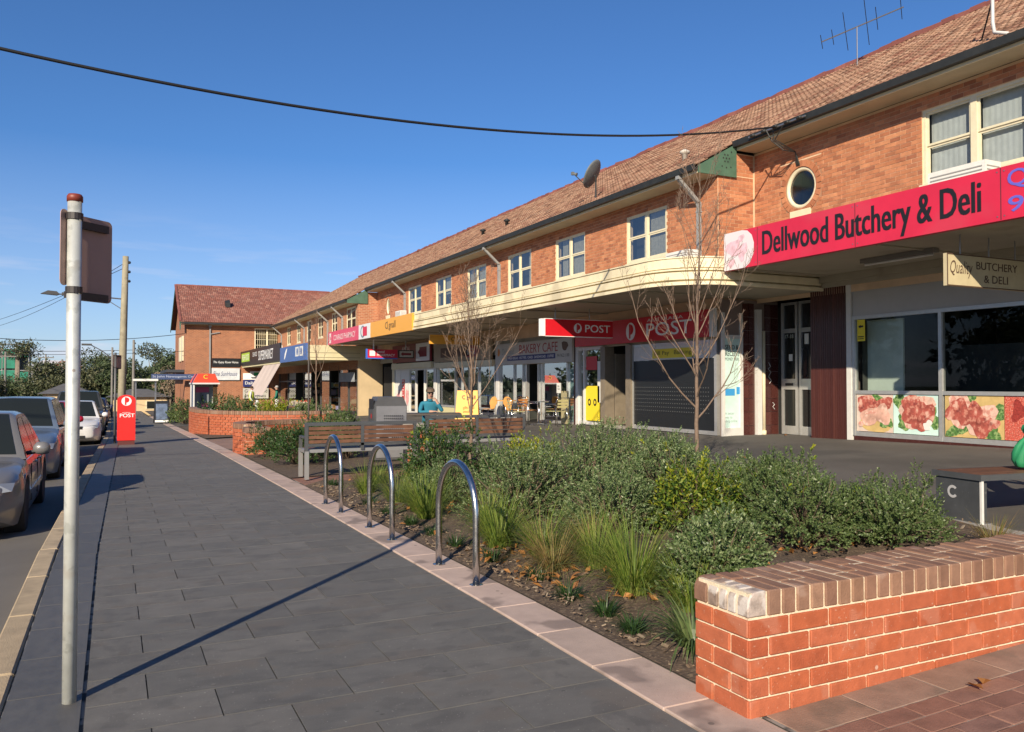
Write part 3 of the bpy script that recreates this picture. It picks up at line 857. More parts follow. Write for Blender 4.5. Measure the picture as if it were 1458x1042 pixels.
# awning with stepped cornice and rounded near corner
def awning(b, xf, z0, z1, ystart, yend, xw, rad=1.3, xback=12.6, end='round', mat=m_render):
    prof = [(.0, z0 + .02), (.07, z0 + .02), (.07, z0 + .09), (-.05, z0 + .092), (-.05, z0 + .13), (.045, z0 + .135), (.045, z0 + .285), (-.05, z0 + .287), (-.05, z0 + .318), (.04, z0 + .32), (.04, z0 + .352), (-.04, z0 + .354), (-.04, z0 + .378), (.0, z0 + .38), (.0, z1 - .03), (.025, z1 - .025), (.025, z1), (-.3, z1)]
    path = [(xf, yend, -1, 0)]
    if end == 'round':
        yc = ystart + rad
        path.append((xf, yc + .001, -1, 0))
        for i in range(1, 13):
            a = R(90) * i / 12
            path.append((xf + rad - rad * math.cos(a), yc - rad * math.sin(a), -math.cos(a), -math.sin(a)))
        path.append((xback, ystart, 0, -1))
    else:
        path.append((xf, ystart, -1, 0)) if False else None
        path += [(xf, ystart, -.7071 * 1.414, -.7071 * 1.414), (xback, ystart, 0, -1)]
    mb = MB(); mb.sweep(prof, path)
    # top and lining follow the outline
    out = [(x, y) for x, y, _, _ in path]
    mb.cur = 1
    ring = out + [(xback, 14.965), (xw, 14.965), (xw, yend)]
    mb.poly([(x, y, z0 + .03) for x, y in ring]); mb.poly([(x, y, z1 - .02) for x, y in ring])
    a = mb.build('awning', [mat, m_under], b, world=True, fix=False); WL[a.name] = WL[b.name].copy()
    return a
aw2 = awning(b2, 10.0, 3.42, 4.02, 12.93, 41.85, X2 - .002, xback=X1 - .01)
for y in lin(14.6, 40, 10):
    bt = MB(); bt.bb(10.05, X2 - .01, y - .02, y + .02, 3.418, 3.446); bt.build('lining_batten', m_under, aw2, world=True)
# ================================================================ near block (butchery)
X1, Y1A, Y1B = 13.75, -3.0, 14.97
b1 = thing('shop_building', 'near brick shop block with a porthole and wide sash window above the butchery', 'building', (X1, 8, 0), group='brick shop blocks along the plaza')
ops1 = [(7.4, 10.45, 5.2, 6.62), (2.5, 5.3, 5.2, 6.62), (12.9, 14.1, 5.22, 6.42)]
w = MB(); facade_faces(w, X1, Y1A, Y1B, 3.35, 6.93, ops1)
w.quad((X1, Y1A, 0), (X1 + 10, Y1A, 0), (X1 + 10, Y1A, 6.9), (X1, Y1A, 6.9))
wl1 = w.build('wall', m_mortar, b1, world=True, fix=False); WL[wl1.name] = WL[b1.name].copy()
pieces(wl1, 'brick', brick_items(X1, Y1A, Y1B - .02, 4.3, 6.93, ops1), m_brick, 'brickwork')
window(b1, X1, 8.925, 3.05, 5.2, 6.62, 3, [(0, 0, 1, 0), (1, 0, 1, 0), (2, 0, 1, 0)], wide=.12)
window(b1, X1, 3.9, 2.8, 5.2, 6.62, 3, [(0, 0, 1, 0), (1, 0, 1, 0), (2, 0, 1, 0)], wide=.12)
oval(b1, X1, 13.5, 5.82, .45, .46, (12.9, 14.1, 5.22, 6.42))
roof(b1, 13.15, 7.13, Y1A, Y20 - .07, m_tile)
eaves(b1, 13.15, 7.13, X1, Y1A, Y20 - .075)
for (ya, yb) in ((Y1A, 12.84),):
    s = MB(); s.bb(11.16, X1 - .002, ya, yb, 3.74, 3.78); s.bb(11.12, 11.2, ya, yb, 3.74, 4.40)
    s.bb(11.2, X1 - .002, ya, yb, 4.33, 4.36)
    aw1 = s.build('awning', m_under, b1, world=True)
    WL[aw1.name] = WL[b1.name].copy()
    for y in (3, 6.2, 9.4, 12.6):
        bt = MB(); bt.bb(11.25, X1 - .01, y - .03, y + .03, 3.715, 3.739); bt.build('lining_batten', m_under, aw1, world=True)
    c_ = MB(); c_.bb(X1 - .16, X1 - .004, ya, yb, 3.60, 3.738); c_.bb(X1 - .08, X1 - .005, ya, yb, 3.50, 3.598); c_.build('cornice', m_under, aw1, world=True)
# the lower end of the middle awning seen under this one
# ================================================================ far block (supermarket)
X3, Y30, Y31 = 11.6, 42.32, 65.8
b3 = thing('shop_building', 'far brick shop block with narrow upper windows above the supermarket', 'building', (X3, 54, -.2), group='brick shop blocks along the plaza')
wins3 = [(43.7, 1.9, [(1, 0, .5, 0)]), (47.4, 1.25, None), (50.95, 1.3, None), (54.35, 1.25, None), (57.65, 1.25, None), (61.2, 1.3, None)]
ops3 = [(y - ww / 2, y + ww / 2, 4.3, 5.6) for y, ww, _ in wins3]
w = MB(); facade_faces(w, X3, Y30, Y31, 2.2, 5.72, ops3)
w.quad((X3, Y30, 2.2), (X3 + 1.2, Y30, 2.2), (X3 + 1.2, Y30, 6.3), (X3, Y30, 6.3))
wl3 = w.build('wall', m_bricktex, b3, world=True, fix=False)
for y, ww, cu in wins3: window(b3, X3, y, ww, 4.3, 5.6, 2, cu, wide=.08, fd=.3)
def cut3(ca, cb):
    y = Y30 + ca; x = 11.0 + cb * math.cos(R(30)); z = 5.88 + cb * .5
    return not (y > 65.3 and z < 5.95 + (y - 65.3) * SL)
roof(b3, 11.0, 5.88, Y30 - .06, 71, m_tile, ycut=cut3, limit=60)
eaves(b3, 11.0, 5.88, X3, Y30 - .05, 65.2)
g = MB(); g.prism([(10.99, Y30 - .07, 5.68), (12.1, Y30 - .07, 5.68), (12.1, Y30 - .07, 6.46), (10.99, Y30 - .07, 5.85)], (0, .035, 0)); g.build('boxed_eave', m_green, b3, world=True)
for y in (45.4, 48.9, 55.6, 63.9): downpipe(b3, 11.0, 5.88, X3, y, 3.4)
c_ = MB(); c_.bb(X3 - .03, X3 + .9, Y30 - .03, Y30 - .001, 4.4, 4.5); c_.build('ledge', m_brick, b3, world=True)
aw3 = MB(); aw3.bb(8.9, 9.0, 41.87, 65.5, 2.66, 3.42); aw3.bb(9.0, X3 + .6, 41.87, 41.97, 2.66, 3.42); aw3.bb(9.0, X3 - .002, 41.98, 65.5, 2.70, 2.74); aw3.bb(9.0, X3 - .002, 41.98, 65.5, 3.36, 3.40)
aw3.cur = 1; aw3.bb(8.985, X3, 41.86, 41.868, 2.78, 2.80); aw3.bb(8.985, X3, 41.86, 41.868, 3.02, 3.04)
aw3 = aw3.build('awning', [M('pale cream render', (.60, .54, .34), .85, noise=(2, .1), world=True), m_groove], b3, world=True)
# ================================================================ end building across the plaza
b4 = thing('shop_building', 'gabled brick building closing the far end of the plaza, with a dark red tiled roof', 'building', (4.9, 65.8, -.8), group='brick shop blocks along the plaza')
w = MB(); facade_faces(w, 65.8, 4.85, 12.6, -1.2, 5.95, [(9.85, 11.75, 4.0, 5.75)], face='S')
w.quad((4.85, 65.8, -1.2), (4.85, 76.6, -1.2), (4.85, 76.6, 5.95), (4.85, 65.8, 5.95))
w.poly([(4.85, 65.8, 5.95), (4.85, 76.6, 5.95), (4.85, 71.2, 9.3)])
wl4 = w.build('wall', m_bricktex2, b4, world=True, fix=False)
def win4():
    f = MB(); a, b, c, d = 9.85, 11.75, 4.0, 5.75
    for (u0, u1, v0, v1) in ((a, a + .09, c, d), (b - .09, b, c, d), (a + .09, b - .09, d - .09, d), (a + .09, b - .09, c, c + .09), ((a + b) / 2 - .07, (a + b) / 2 + .07, c + .09, d - .09)):
        f.bb(u0, u1, 65.80, 65.9, v0, v1)
    fo = f.build('window', m_win, b4, world=True); WL[fo.name] = WL[b4.name].copy()
    g_ = MB(); bars = MB()
    for k in range(2):
        u0 = a + .09 + k * ((b - a) / 2 - .02); u1 = u0 + (b - a) / 2 - .16
        g_.quad((u0, 65.86, c + .09), (u1, 65.86, c + .09), (u1, 65.86, d - .09), (u0, 65.86, d - .09))
        for i in range(1, 5): bars.bb(u0 + (u1 - u0) * i / 5 - .012, u0 + (u1 - u0) * i / 5 + .012, 65.83, 65.85, c + .09, d - .09)
        for i in range(1, 4): bars.bb(u0, u1, 65.828, 65.852, c + (d - c) * i / 4 - .014, c + (d - c) * i / 4 + .014)
    g_.build('pane', m_glasswin, fo, world=True, fix=False); bars.build('glazing_bars', m_win, fo, world=True)
    r_ = MB(); r_.bb(a, b, 66.4, 66.42, c, d - .6); r_.build('room', m_dark, fo, world=True)
    r_ = MB(); r_.bb(a, b, 66.1, 66.12, d - .75, d); r_.build('blind', M('tan blind', (.42, .27, .13), .8), fo, world=True)
win4()
e0 = Vector((4.5, 65.3, 6.06)); upv = Vector((0, math.cos(R(30)), .5)); Ls = (71.0 - 65.3) / math.cos(R(30))
mb = MB(); top = e0 + upv * Ls
mb.quad(e0, e0 + Vector((15, 0, 0)), top + Vector((15, 0, 0)), top)
mb.quad(top, top + Vector((15, 0, 0)), (19.5, 76.7, 6.06), (4.5, 76.7, 6.06))
r4 = mb.build('roof', m_roofbase, b4, world=True, fix=False); WL[r4.name] = WL[b4.name].copy()
def cut4(ca, cb):
    x = 4.5 + ca; z = 6.06 + cb * .5
    return z > 5.86 + (x - 11.0) * SL - .05
pieces(r4, 'roof_tile', tile_items(e0 + Vector((0, -.03, -.015)), Vector((1, 0, 0)), upv, 12.6, Ls, keep=cut4), m_tiler, 'roof_tiling', shape=TILE)
it = []
for i in range(31): it.append(((4.5 + .2 + .4 * i, 71.0, top.z + .05), (.42, .26, .13), Euler((rng.gauss(0, .02), rng.gauss(0, .02), 0)).to_matrix()))
pieces(r4, 'ridge_tile', it, m_ridge, 'ridge_tiling')
it = []
for i in range(20):
    p = e0 + upv * (i + .5) * Ls / 20; it.append(((p.x - .04, p.y, p.z + .05), (.16, Ls / 20 + .03, .10), Matrix((Vector((1, 0, 0)), upv, Vector((1, 0, 0)).cross(upv))).transposed()))
pieces(r4, 'verge_tile', it, m_ridge, 'verge_tiling')
g = MB(); g.bb(4.5, 11.0, 65.16, 65.28, 5.90, 6.03); g.build('gutter', m_gutter, b4, world=True)
g = MB(); g.bb(4.5, 11.4, 65.29, 65.8, 5.86, 5.89); g.build('soffit', m_soffit, b4, world=True)
g = MB(); g.prism([(4.46, 65.3, 5.5), (4.46, 66.0, 5.5), (4.46, 66.6, 6.72), (4.46, 65.3, 5.98)], (.04, 0, 0)); g.build('boxed_eave', m_green, b4, world=True)
g = MB(); g.bar((4.46, 65.3, 5.96), (4.46, 71, top.z - .08), .05, .22); g.bar((4.46, 76.7, 5.96), (4.46, 71, top.z - .08), .05, .22); g.build('bargeboard', m_green, b4, world=True)
g = MB(); g.bb(6.54, 6.64, 65.68, 65.79, 2.2, 5.8); g.bb(6.49, 6.69, 65.5, 65.79, 5.72, 5.9); g.bar((6.6, 65.72, 5.2), (7.3, 65.72, 5.35), .06, .06); g.build('downpipe', m_pipe, b4, world=True)
for zz in (4.62,):
    pass
wfr = MB()
for (z0, z1) in ((3.2, 5.1),):
    for y in (67.2, 69.6): wfr.bb(4.74, 4.85, y, y + 1.3, z0, z1)
wfr.build('window', m_win, b4, world=True)
g = MB(); g.bb(3.6, 4.84, 66.3, 75.5, 2.3, 2.5); g.build('awning', M('dark awning', (.04, .045, .055), .6), b4, world=True)
g = MB(); g.prism([(7.9, 67.5, 7.45), (8.25, 67.5, 7.45), (8.25, 67.5, 7.85), (7.9, 67.5, 7.75)], (0, .5, .25)); g.build('roof_vent', m_gutter, b4, world=True)

# ================================================================ shopfronts
def room(b, X, y0, y1, z0, z1, depth=4., mat=None):
    r = MB()
    r.quad((X + depth, y0, z0), (X + depth, y1, z0), (X + depth, y1, z1), (X + depth, y0, z1))
    r.quad((X + .15, y0, z0), (X + depth, y0, z0), (X + depth, y0, z1), (X + .15, y0, z1))
    r.quad((X + .15, y1, z0), (X + depth, y1, z0), (X + depth, y1, z1), (X + .15, y1, z1))
    r.quad((X + .15, y0, z0), (X + depth, y0, z0), (X + depth, y1, z0), (X + .15, y1, z0))
    r.quad((X + .15, y0, z1), (X + depth, y0, z1), (X + depth, y1, z1), (X + .15, y1, z1))
    return r.build('shop_interior', mat or m_room, b, world=True, fix=False)
def front(b, X, ys, z0, zs_, mat, t=.05, d=.09, gl=None, skip=(), x0=0.):
    """frame posts at ys, rails at heights zs_ (above z0) and a pane in each bay; skip = bays left open"""
    f = MB()
    for y in ys: f.bb(X + x0, X + x0 + d, y - t / 2, y + t / 2, z0, z0 + zs_[-1])
    for i, (a, c) in enumerate(zip(ys[:-1], ys[1:])):
        a, c = min(a, c), max(a, c)
        for k, z in enumerate(zs_):
            if i in skip and 0 < k < len(zs_) - 1: continue
            if i in skip and k == 0: continue
            h = .09 if k == 0 else t
            f.bb(X + x0 + .004, X + x0 + d - .004, a + t / 2, c - t / 2, z0 + z - (0 if k == 0 else t), z0 + z + (h if k == 0 else 0))
    fo = f.build('shopfront_frame', mat, b, world=True); WL[fo.name] = WL[b.name].copy()
    for i, (a, c) in enumerate(zip(ys[:-1], ys[1:])):
        if i in skip: continue
        g = MB(); a, c = min(a, c), max(a, c)
        g.quad((X + x0 + d / 2, a + t / 2, z0 + zs_[0] + .09), (X + x0 + d / 2, c - t / 2, z0 + zs_[0] + .09), (X + x0 + d / 2, c - t / 2, z0 + zs_[-1] - t), (X + x0 + d / 2, a + t / 2, z0 + zs_[-1] - t))
        g.build('pane', gl or m_glass, fo, world=True, fix=False)
    return fo
def panel(b, name, mat, x0, x1, y0, y1, z0, z1):
    m = MB(); m.bb(x0, x1, y0, y1, z0, z1); o = m.build(name, mat, b, world=True); WL[o.name] = WL[b.name].copy(); return o
C = lambda r, g, b_: (r, g, b_)
m_pwhite = M('poster white', (.70, .70, .66), .5, noise=(4, .06))
m_pyel = M('poster yellow', (.78, .62, .03), .5)
m_pred = M('sign red', (.56, .010, .020), .4, noise=(1.5, .1))
m_predd = M('sign crimson', (.60, .022, .06), .45, noise=(1.1, .12), spots=[(.7, .60, (.52, .05, .08), .5)], bump=(3, .12))
m_pblue = M('poster blue', (.05, .30, .62), .5)
m_ppale = M('pale mint poster', (.55, .74, .68), .5, noise=(2, .12))
m_txt = M('black print', (.012, .012, .014), .5)
m_txtw = M('white print', (.80, .80, .79), .5)
m_navy = M('navy print', (.02, .03, .14), .5)
m_brown = M('brown print', (.10, .06, .04), .6)

# ---- butchery ground floor
zg = .30
panel(b1, 'fascia_panel', M('grey white panel', (.44, .43, .41), .7, noise=(1.2, .08), world=True), X1 + .02, X1 + .08, -3, 12.12, 2.80, 3.50)
fo1 = front(b1, X1, [12.10, 10.13, 8.0, 5.8, 3.6], zg + .08, [.0, .93, 2.46], m_alu, .07, .10)
panel(b1, 'plinth', m_tilewall, X1 + .005, X1 + .12, 3.5, 12.1, 0, zg + .078)
panel(b1, 'wall_below', m_render, X1, X1 + .1, -3, 3.5, -.1, 3.6)
room(b1, X1, 3.0, 12.0, .2, 3.4, 4.5)
panel(b1, 'screen_panel', M('pale green screen', (.60, .68, .62), .6, noise=(3, .08)), X1 + .30, X1 + .34, 11.15, 12.0, .4, 2.75)
panel(b1, 'cool_cabinet', m_black, X1 + 1.2, X1 + 1.9, 8.3, 11.0, .3, 2.2)
panel(b1, 'shelf_unit', M('grey shelf', (.16, .17, .17), .6), X1 + 2.6, X1 + 3.2, 5.0, 8.0, .3, 1.5)
panel(b1, 'corner_post', m_aluw, X1 - .02, X1 + .10, 12.14, 12.26, .2, 3.5)
# posters of cuts of meat on the glass
m_meat = M('meat print', (.40, .095, .07), .5, noise=(5, .6), spots=[(11, .56, (.60, .26, .19), .75), (5, .60, (.70, .48, .38), .7), (6, .62, (.16, .03, .03), .7)])
m_meat2 = M('pale meat print', (.62, .36, .28), .5, noise=(5, .45), spots=[(9, .6, (.78, .60, .50), .6)])
m_mince = M('mince print', (.50, .09, .06), .5, noise=(38, .55), spots=[(46, .58, (.72, .34, .26), .7)])
m_fat = M('fat print', (.70, .46, .37), .5, noise=(8, .3), spots=[(9, .56, (.52, .16, .12), .6)])
m_leafp = M('salad print', (.09, .20, .05), .5, noise=(12, .7), spots=[(16, .54, (.30, .42, .16), .8), (12, .6, (.02, .06, .02), .7)])
m_board = M('wooden board print', (.56, .40, .16), .5, noise=(5, .2))
def poster(name, label, y0, y1, z0, z1, bgm, layers):
    t = thing(name, label, 'poster', (X1 + .03, (y0 + y1) / 2, z0), group='meat posters along the butchery window')
    p = panel(t, 'sheet', bgm, X1 + .03, X1 + .036, y0, y1, z0, z1)
    for k, (nm, m, polys) in enumerate(layers):
        flat(t, nm, [[(max(-(y1 - y0) / 2, min((y1 - y0) / 2, u)), max(-(z1 - z0) / 2, min((z1 - z0) / 2, v))) for u, v in pl] for pl in polys], (X1 + .03, (y0 + y1) / 2, (z0 + z1) / 2), m, eps=.002 + .003 * k)
r5 = random.Random(11)
W = lambda u, v, r, a=.25, s=1.: wob((u, v), r, 18, a, s, r5)
Z0, Z1 = zg + .18, zg + .99
poster('meat_poster', 'poster of pale pork cuts, leftmost on the butchery window', 11.18, 12.05, Z0, Z1, M('peach poster', (.62, .50, .42), .5, noise=(3, .15)),
       [('tray', m_board, [W(.02, -.24, .36, .1, .5)]), ('greens', m_leafp, [W(.1, .2, .22, .4, .6), W(.3, -.22, .12, .5)]), ('cut', m_meat, [W(-.18, .14, .26, .25, .7), W(.22, .16, .2, .3, .7)]), ('cut', m_meat2, [W(-.1, -.10, .23, .2, .8), W(.2, -.05, .2, .3, .9)]), ('fat', m_fat, [W(-.08, -.02, .12, .4, .3), W(-.32, -.26, .06, .1)])])
poster('meat_poster', 'poster of red steak on green lettuce and pale mint ground', 10.2, 11.17, Z0, Z1, m_ppale,
       [('greens', m_leafp, [W(-.28, .2, .2, .5, .8), W(.36, -.06, .17, .5, 1.2), W(-.25, -.18, .15, .4)]), ('fat', m_fat, [W(.02, .04, .36, .3, .85)]), ('cut', m_meat, [W(-.04, .05, .31, .3, .8), W(.22, .0, .18, .3, 1.4), W(.1, -.26, .16, .3, .5)]), ('bone', m_pwhite, [W(.27, -.22, .09, .4)])])
poster('meat_poster', 'poster of lamb chops on a yellow board with herbs', 8.95, 10.06, Z0, Z1, m_board,
       [('greens', m_leafp, [W(.35, .02, .2, .5), W(-.3, -.26, .22, .5, .6), W(.3, -.3, .25, .5, .5), W(-.1, .3, .12, .5)]), ('fat', m_fat, [W(-.25, .1, .25, .35, 1.1), W(.1, -.05, .28, .35, 1.)]), ('cut', m_meat, [W(-.3, .08, .2, .35, 1.2), W(-.05, .0, .2, .4, 1.3), W(.14, -.18, .22, .4, .9), W(.32, -.14, .13, .4)])])
poster('meat_poster', 'poster of red mince, rightmost on the butchery window', 8.06, 8.94, Z0, Z1, m_mince, [('strand', M('dark mince print', (.30, .04, .03), .5, noise=(30, .5)), [W(-.2, .1, .14, .5), W(.15, -.15, .17, .5), W(.2, .2, .1, .5)])])
st = thing('camera_notice', 'yellow camera notice sticker on the butchery window', 'notice', (X1 + .03, 11.93, 2.3))
panel(st, 'sheet', m_pyel, X1 + .028, X1 + .034, 11.83, 12.02, 2.32, 2.76)
flat(st, 'symbol', [W(0, .08, .05, .4, .6), rect(-.07, .07, -.14, -.12), rect(-.07, .07, -.18, -.165)], (X1 + .028, 11.925, 2.54), m_txt, eps=.004)
# ---- flats entrance between the blocks
pier = MB(); pier.bb(X1 + .02, X1 + .6, 12.28, 13.25, .1, 3.5); pier = pier.build('tiled_pier', m_tilegrout, b1, world=True); WL[pier.name] = WL[b1.name].copy()
it = []
for k in range(16): it.append(((X1 + .012, 12.28 + .0606 * (k + .5), 1.85), (.03, .052, 3.3), None))
pieces(pier, 'tile_strip', it, m_tilewall, 'tile_strips')
it = []
for k in range(9): it.append(((X1 + .04 + .06 * k + .03, 13.252, 1.85), (.052, .02, 3.3), None))
pieces(pier, 'tile_strip', it, m_tilewall, 'tile_strips')
m_door = M('door glass', (.02, .022, .022), .08, spec=.7)
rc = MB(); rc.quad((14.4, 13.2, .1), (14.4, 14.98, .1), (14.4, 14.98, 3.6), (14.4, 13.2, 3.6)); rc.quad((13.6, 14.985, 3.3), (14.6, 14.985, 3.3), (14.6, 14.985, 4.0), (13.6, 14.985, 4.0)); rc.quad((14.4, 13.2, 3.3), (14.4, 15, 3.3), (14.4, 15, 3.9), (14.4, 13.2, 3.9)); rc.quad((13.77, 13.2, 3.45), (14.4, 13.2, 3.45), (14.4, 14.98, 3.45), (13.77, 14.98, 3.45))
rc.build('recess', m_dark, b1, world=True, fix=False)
dz = .26
en = thing('entrance_door', 'silver framed glass entrance door with sidelight between the post office and the butchery', 'door', (14.35, 14.0, dz))
f = MB()
for y in (13.34, 14.10, 14.22, 14.66): f.bb(14.30, 14.38, y - .035, y + .035, dz, dz + 3.1)
for (a, c) in ((13.375, 14.065), (14.255, 14.625)):
    for (z0, z1) in ((0, .20), (1.05, 1.30), (2.38, 2.48), (3.04, 3.1)): f.bb(14.302, 14.378, a, c, dz + z0, dz + z1)
f.build('frame', m_alu, en, world=True)
g = MB()
for (a, c) in ((13.375, 14.065), (14.255, 14.625)):
    for (z0, z1) in ((.2, 1.05), (1.3, 2.38), (2.48, 3.04)): g.bb(14.33, 14.35, a, c, dz + z0, dz + z1)
g.build('pane', m_door, en, world=True)
h = MB(); h.tube([(14.28, 14.0, dz + 1.35), (14.24, 14.0, dz + 1.4), (14.24, 13.98, dz + 1.95), (14.28, 13.98, dz + 2.0)], .014, 8); h.build('handle', m_steel, en, world=True, smooth=True)
h = MB(); h.bb(14.29, 14.30, 14.32, 14.56, dz + 1.14, dz + 1.20); h.build('letter_slot', m_txt, en, world=True)
n_ = MB(); n_.bb(14.322, 14.328, 14.36, 14.47, dz + 1.72, dz + 1.88); n_.bb(14.322, 14.328, 13.86, 13.98, dz + 2.1, dz + 2.34); n_.build('notice', m_pwhite, en, world=True)
text(en, 'house_number', '17-18', (14.32, 14.45, dz + 2.3), .26, .09, M('pale number', (.55, .58, .5), .6), 'W')
# end wall of the post office facing the near side: poster window, tiles, white post and pipe
panel(b2, 'end_wall', m_tilegrout, X2 + .03, 14.5, 14.90, 14.975, -.1, 3.41)
it = []
for k in range(10):
    for (xa, xb) in ((13.29, 13.46), (13.465, 13.635), (13.965, 14.17), (14.175, 14.385)):
        it.append((((xa + xb) / 2, 14.893, .30 + .32 * k), (xb - xa - .008, .02, .31), None))
pieces(b2, 'wall_tile', it, m_tilewall, 'wall_tiles')
gf = M('white scribble', (.6, .6, .58), .7)
sc = MB(); sc.tube([(14.08, 14.878, 1.95), (14.14, 14.878, 1.86), (14.06, 14.878, 1.80), (14.15, 14.878, 1.72), (14.07, 14.878, 1.62), (14.16, 14.878, 1.52), (14.10, 14.878, 1.45)], .008, 4); sc.tube([(14.2, 14.878, 1.0), (14.26, 14.878, .95), (14.2, 14.878, .9), (14.26, 14.878, .84)], .008, 4)
sc.build('scribble', gf, b2, world=True)
panel(b2, 'white_post', m_aluw, 13.66, 13.80, 14.80, 14.89, .2, 3.2)
pp = MB(); pp.tube([(13.88, 14.83, .32), (13.88, 14.83, 2.7)], .04, 10); pp.tube([(13.88, 14.83, .22), (13.88, 14.83, .34)], .055, 10); pp.build('waste_pipe', m_cream, b2, world=True, smooth=True)
pw = panel(b2, 'window_poster', m_ppale, X2 + .06, 13.22, 14.885, 14.898, .42, 2.5)
fr = MB()
for x in (X2 + .0, 13.19): fr.bb(x, x + .08, 14.85, 14.896, .2, 3.1)
fr.bb(X2 + .08, 13.19, 14.852, 14.896, .22, .42); fr.bb(X2 + .08, 13.19, 14.852, 14.896, 2.5, 2.58); fr.build('end_frame', m_aluw, b2, world=True)
text(pw, 'lettering', 'SEND &\nRECEIVE', (12.97, 14.885, 2.22), .42, .26, m_txt, 'S', bold=.02)
text(pw, 'small_lettering', 'MONEY HERE', (12.97, 14.885, 2.02), .42, .07, m_txt, 'S')
text(pw, 'small_lettering', 'A better\nway to\nshop online', (12.93, 14.885, .66), .36, .26, M('grey print', (.25, .27, .27), .6), 'S')
flat(pw, 'blue_picture', [rect(-.22, .08, -.08, .08), rect(.13, .24, -.05, .12)], (12.96, 14.885, 1.25), m_pblue, 'S')
# ---- post office front
zg = .24
room(b2, X2, 15.1, 21.4, .15, 3.2, 4)
front(b2, X2, [15.1, 18.52], zg, [.0, 2.25], m_alu, .09, .10)
panel(b2, 'blackout_panel', M('blackout film', (.014, .016, .018), .38), X2 + .028, X2 + .034, 15.16, 18.46, zg + .1, 2.05)
per = []
for i in range(34):
    for k in range(7): per.append(disc(.013, 6, (-1.6 + .095 * i, -.30 + .1 * k)))
flat(b2, 'perforation', per, (X2 + .028, 16.8, 1.05), M('grey dots', (.16, .17, .17), .6), eps=.004, off=WL[b2.name])
panel(b2, 'blind_box', m_aluw, X2 + .02, X2 + .05, 15.16, 18.46, 2.06, 2.40)
yb = panel(b2, 'window_banner', m_pyel, X2 + .012, X2 + .018, 15.9, 17.6, 2.10, 2.34)
text(yb, 'lettering', 'Bill Pay   Banking', (X2 + .012, 16.75, 2.22), 1.5, .13, m_txt, 'W')
front(b2, X2, [20.05, 21.05, 21.45], zg, [.0, 2.3], m_aluw, .10, .10)
for y in (18.62, 19.9): panel(b2, 'door_jamb', m_brnframe, X2 - .06, X2 + .25, y - .12, y + .12, zg, 2.5)
panel(b2, 'step', m_conc, X2 - .08, X2 + .3, 18.75, 19.78, .1, zg + .03)
panel(b2, 'door_leaf', m_brnframe, X2 + .26, X2 + .95, 19.72, 19.78, zg + .04, 2.3)
panel(b2, 'end_pillar', m_aluw, X2 - .02, X2 + .12, 21.36, 21.50, .1, 2.6)
bn = thing('noticeboard_poster', 'yellow cartoon-eyed poster low in the post office window', 'poster', (X2 + .02, 20.5, .3))
p = panel(bn, 'sheet', m_pyel, X2 + .03, X2 + .036, 20.22, 20.98, .36, 1.38)
flat(bn, 'eyes', [disc(.09, 14, (-.17, .05), 1.2), disc(.09, 14, (.14, .05), 1.2)], (X2 + .03, 20.6, .85), m_txt, eps=.004)
flat(bn, 'eyes', [disc(.045, 12, (-.17, .05), 1.2), disc(.045, 12, (.14, .05), 1.2)], (X2 + .03, 20.6, .85), m_pyel, eps=.007)
p = thing('window_notice', 'red and white notice high in the post office window', 'notice', (X2 + .03, 20.6, 1.7))
panel(p, 'sheet', m_pred, X2 + .03, X2 + .036, 20.35, 20.95, 1.85, 2.25); panel(p, 'sheet', m_pwhite, X2 + .03, X2 + .036, 20.12, 20.32, .9, 2.1)
bsk = thing('shop_basket', 'blue plastic basket in the post office doorway', 'basket', (X2 + .5, 19.2, zg + .03))
q = MB(); q.lathe([(.14, 0), (.2, .16), (.21, .2), (.19, .2), (.13, .02)], (0, 0, 0), 18); q.build('tub', M('blue plastic', (.03, .06, .42), .4), bsk, smooth=True)
q = MB(); q.tube([(-.2, 0, .19), (-.1, 0, .3), (.1, 0, .3), (.2, 0, .19)], .01, 6); q.build('handle', M('blue plastic', (.03, .06, .42)), bsk)
# ---- cafe front
zg = .18
room(b2, X2, 21.6, 27.2, .1, 3.0, 4)
front(b2, X2, [21.6, 22.05, 23.72, 23.98, 24.82, 25.1, 25.8, 26.95], zg, [.0, 2.0], m_alu, .07, .10, skip=(3,))
panel(b2, 'pillar', M('maroon pillar', (.06, .02, .02), .4), X2 - .03, X2 + .06, 21.50, 21.58, .1, 3.1)
panel(b2, 'pillar', m_aluw, X2 - .02, X2 + .1, 27.0, 27.24, .1, 3.0)
panel(b2, 'window_film', M('pale blue film', (.36, .55, .60), .4), X2 + .06, X2 + .065, 21.64, 22.0, zg + .1, 1.9)
nt = thing('window_notice', 'small white notice taped inside the cafe window', 'notice', (X2 + .04, 22.6, 1.2)); panel(nt, 'sheet', m_pwhite, X2 + .03, X2 + .036, 22.5, 22.76, 1.15, 1.47)
text(nt, 'lettering', 'OPEN\n7 DAYS', (X2 + .03, 22.63, 1.32), .18, .14, m_txt)
# ---- tobacconist front
zg = .12
room(b2, X2, 27.3, 33.5, 0, 3.0, 4)
front(b2, X2, [27.4, 28.9, 30.6, 31.3, 33.3], zg, [.0, .42, 2.05], m_alu, .08, .1, skip=(2,))
panel(b2, 'stall_riser', M('cream riser', (.55, .50, .28), .7), X2 + .02, X2 + .06, 31.36, 33.24, zg + .1, zg + .40)
panel(b2, 'shutter_box', m_cream, X2 - .12, X2 + .05, 27.4, 33.4, 2.12, 2.34)
panel(b2, 'pillar', m_aluw, X2 - .03, X2 + .1, 33.42, 33.66, 0, 3.2)
panel(b2, 'display_shelf', M('pale goods', (.32, .36, .34), .7, noise=(9, .6)), X2 + .8, X2 + 1.0, 28.2, 33.2, .6, 1.7)
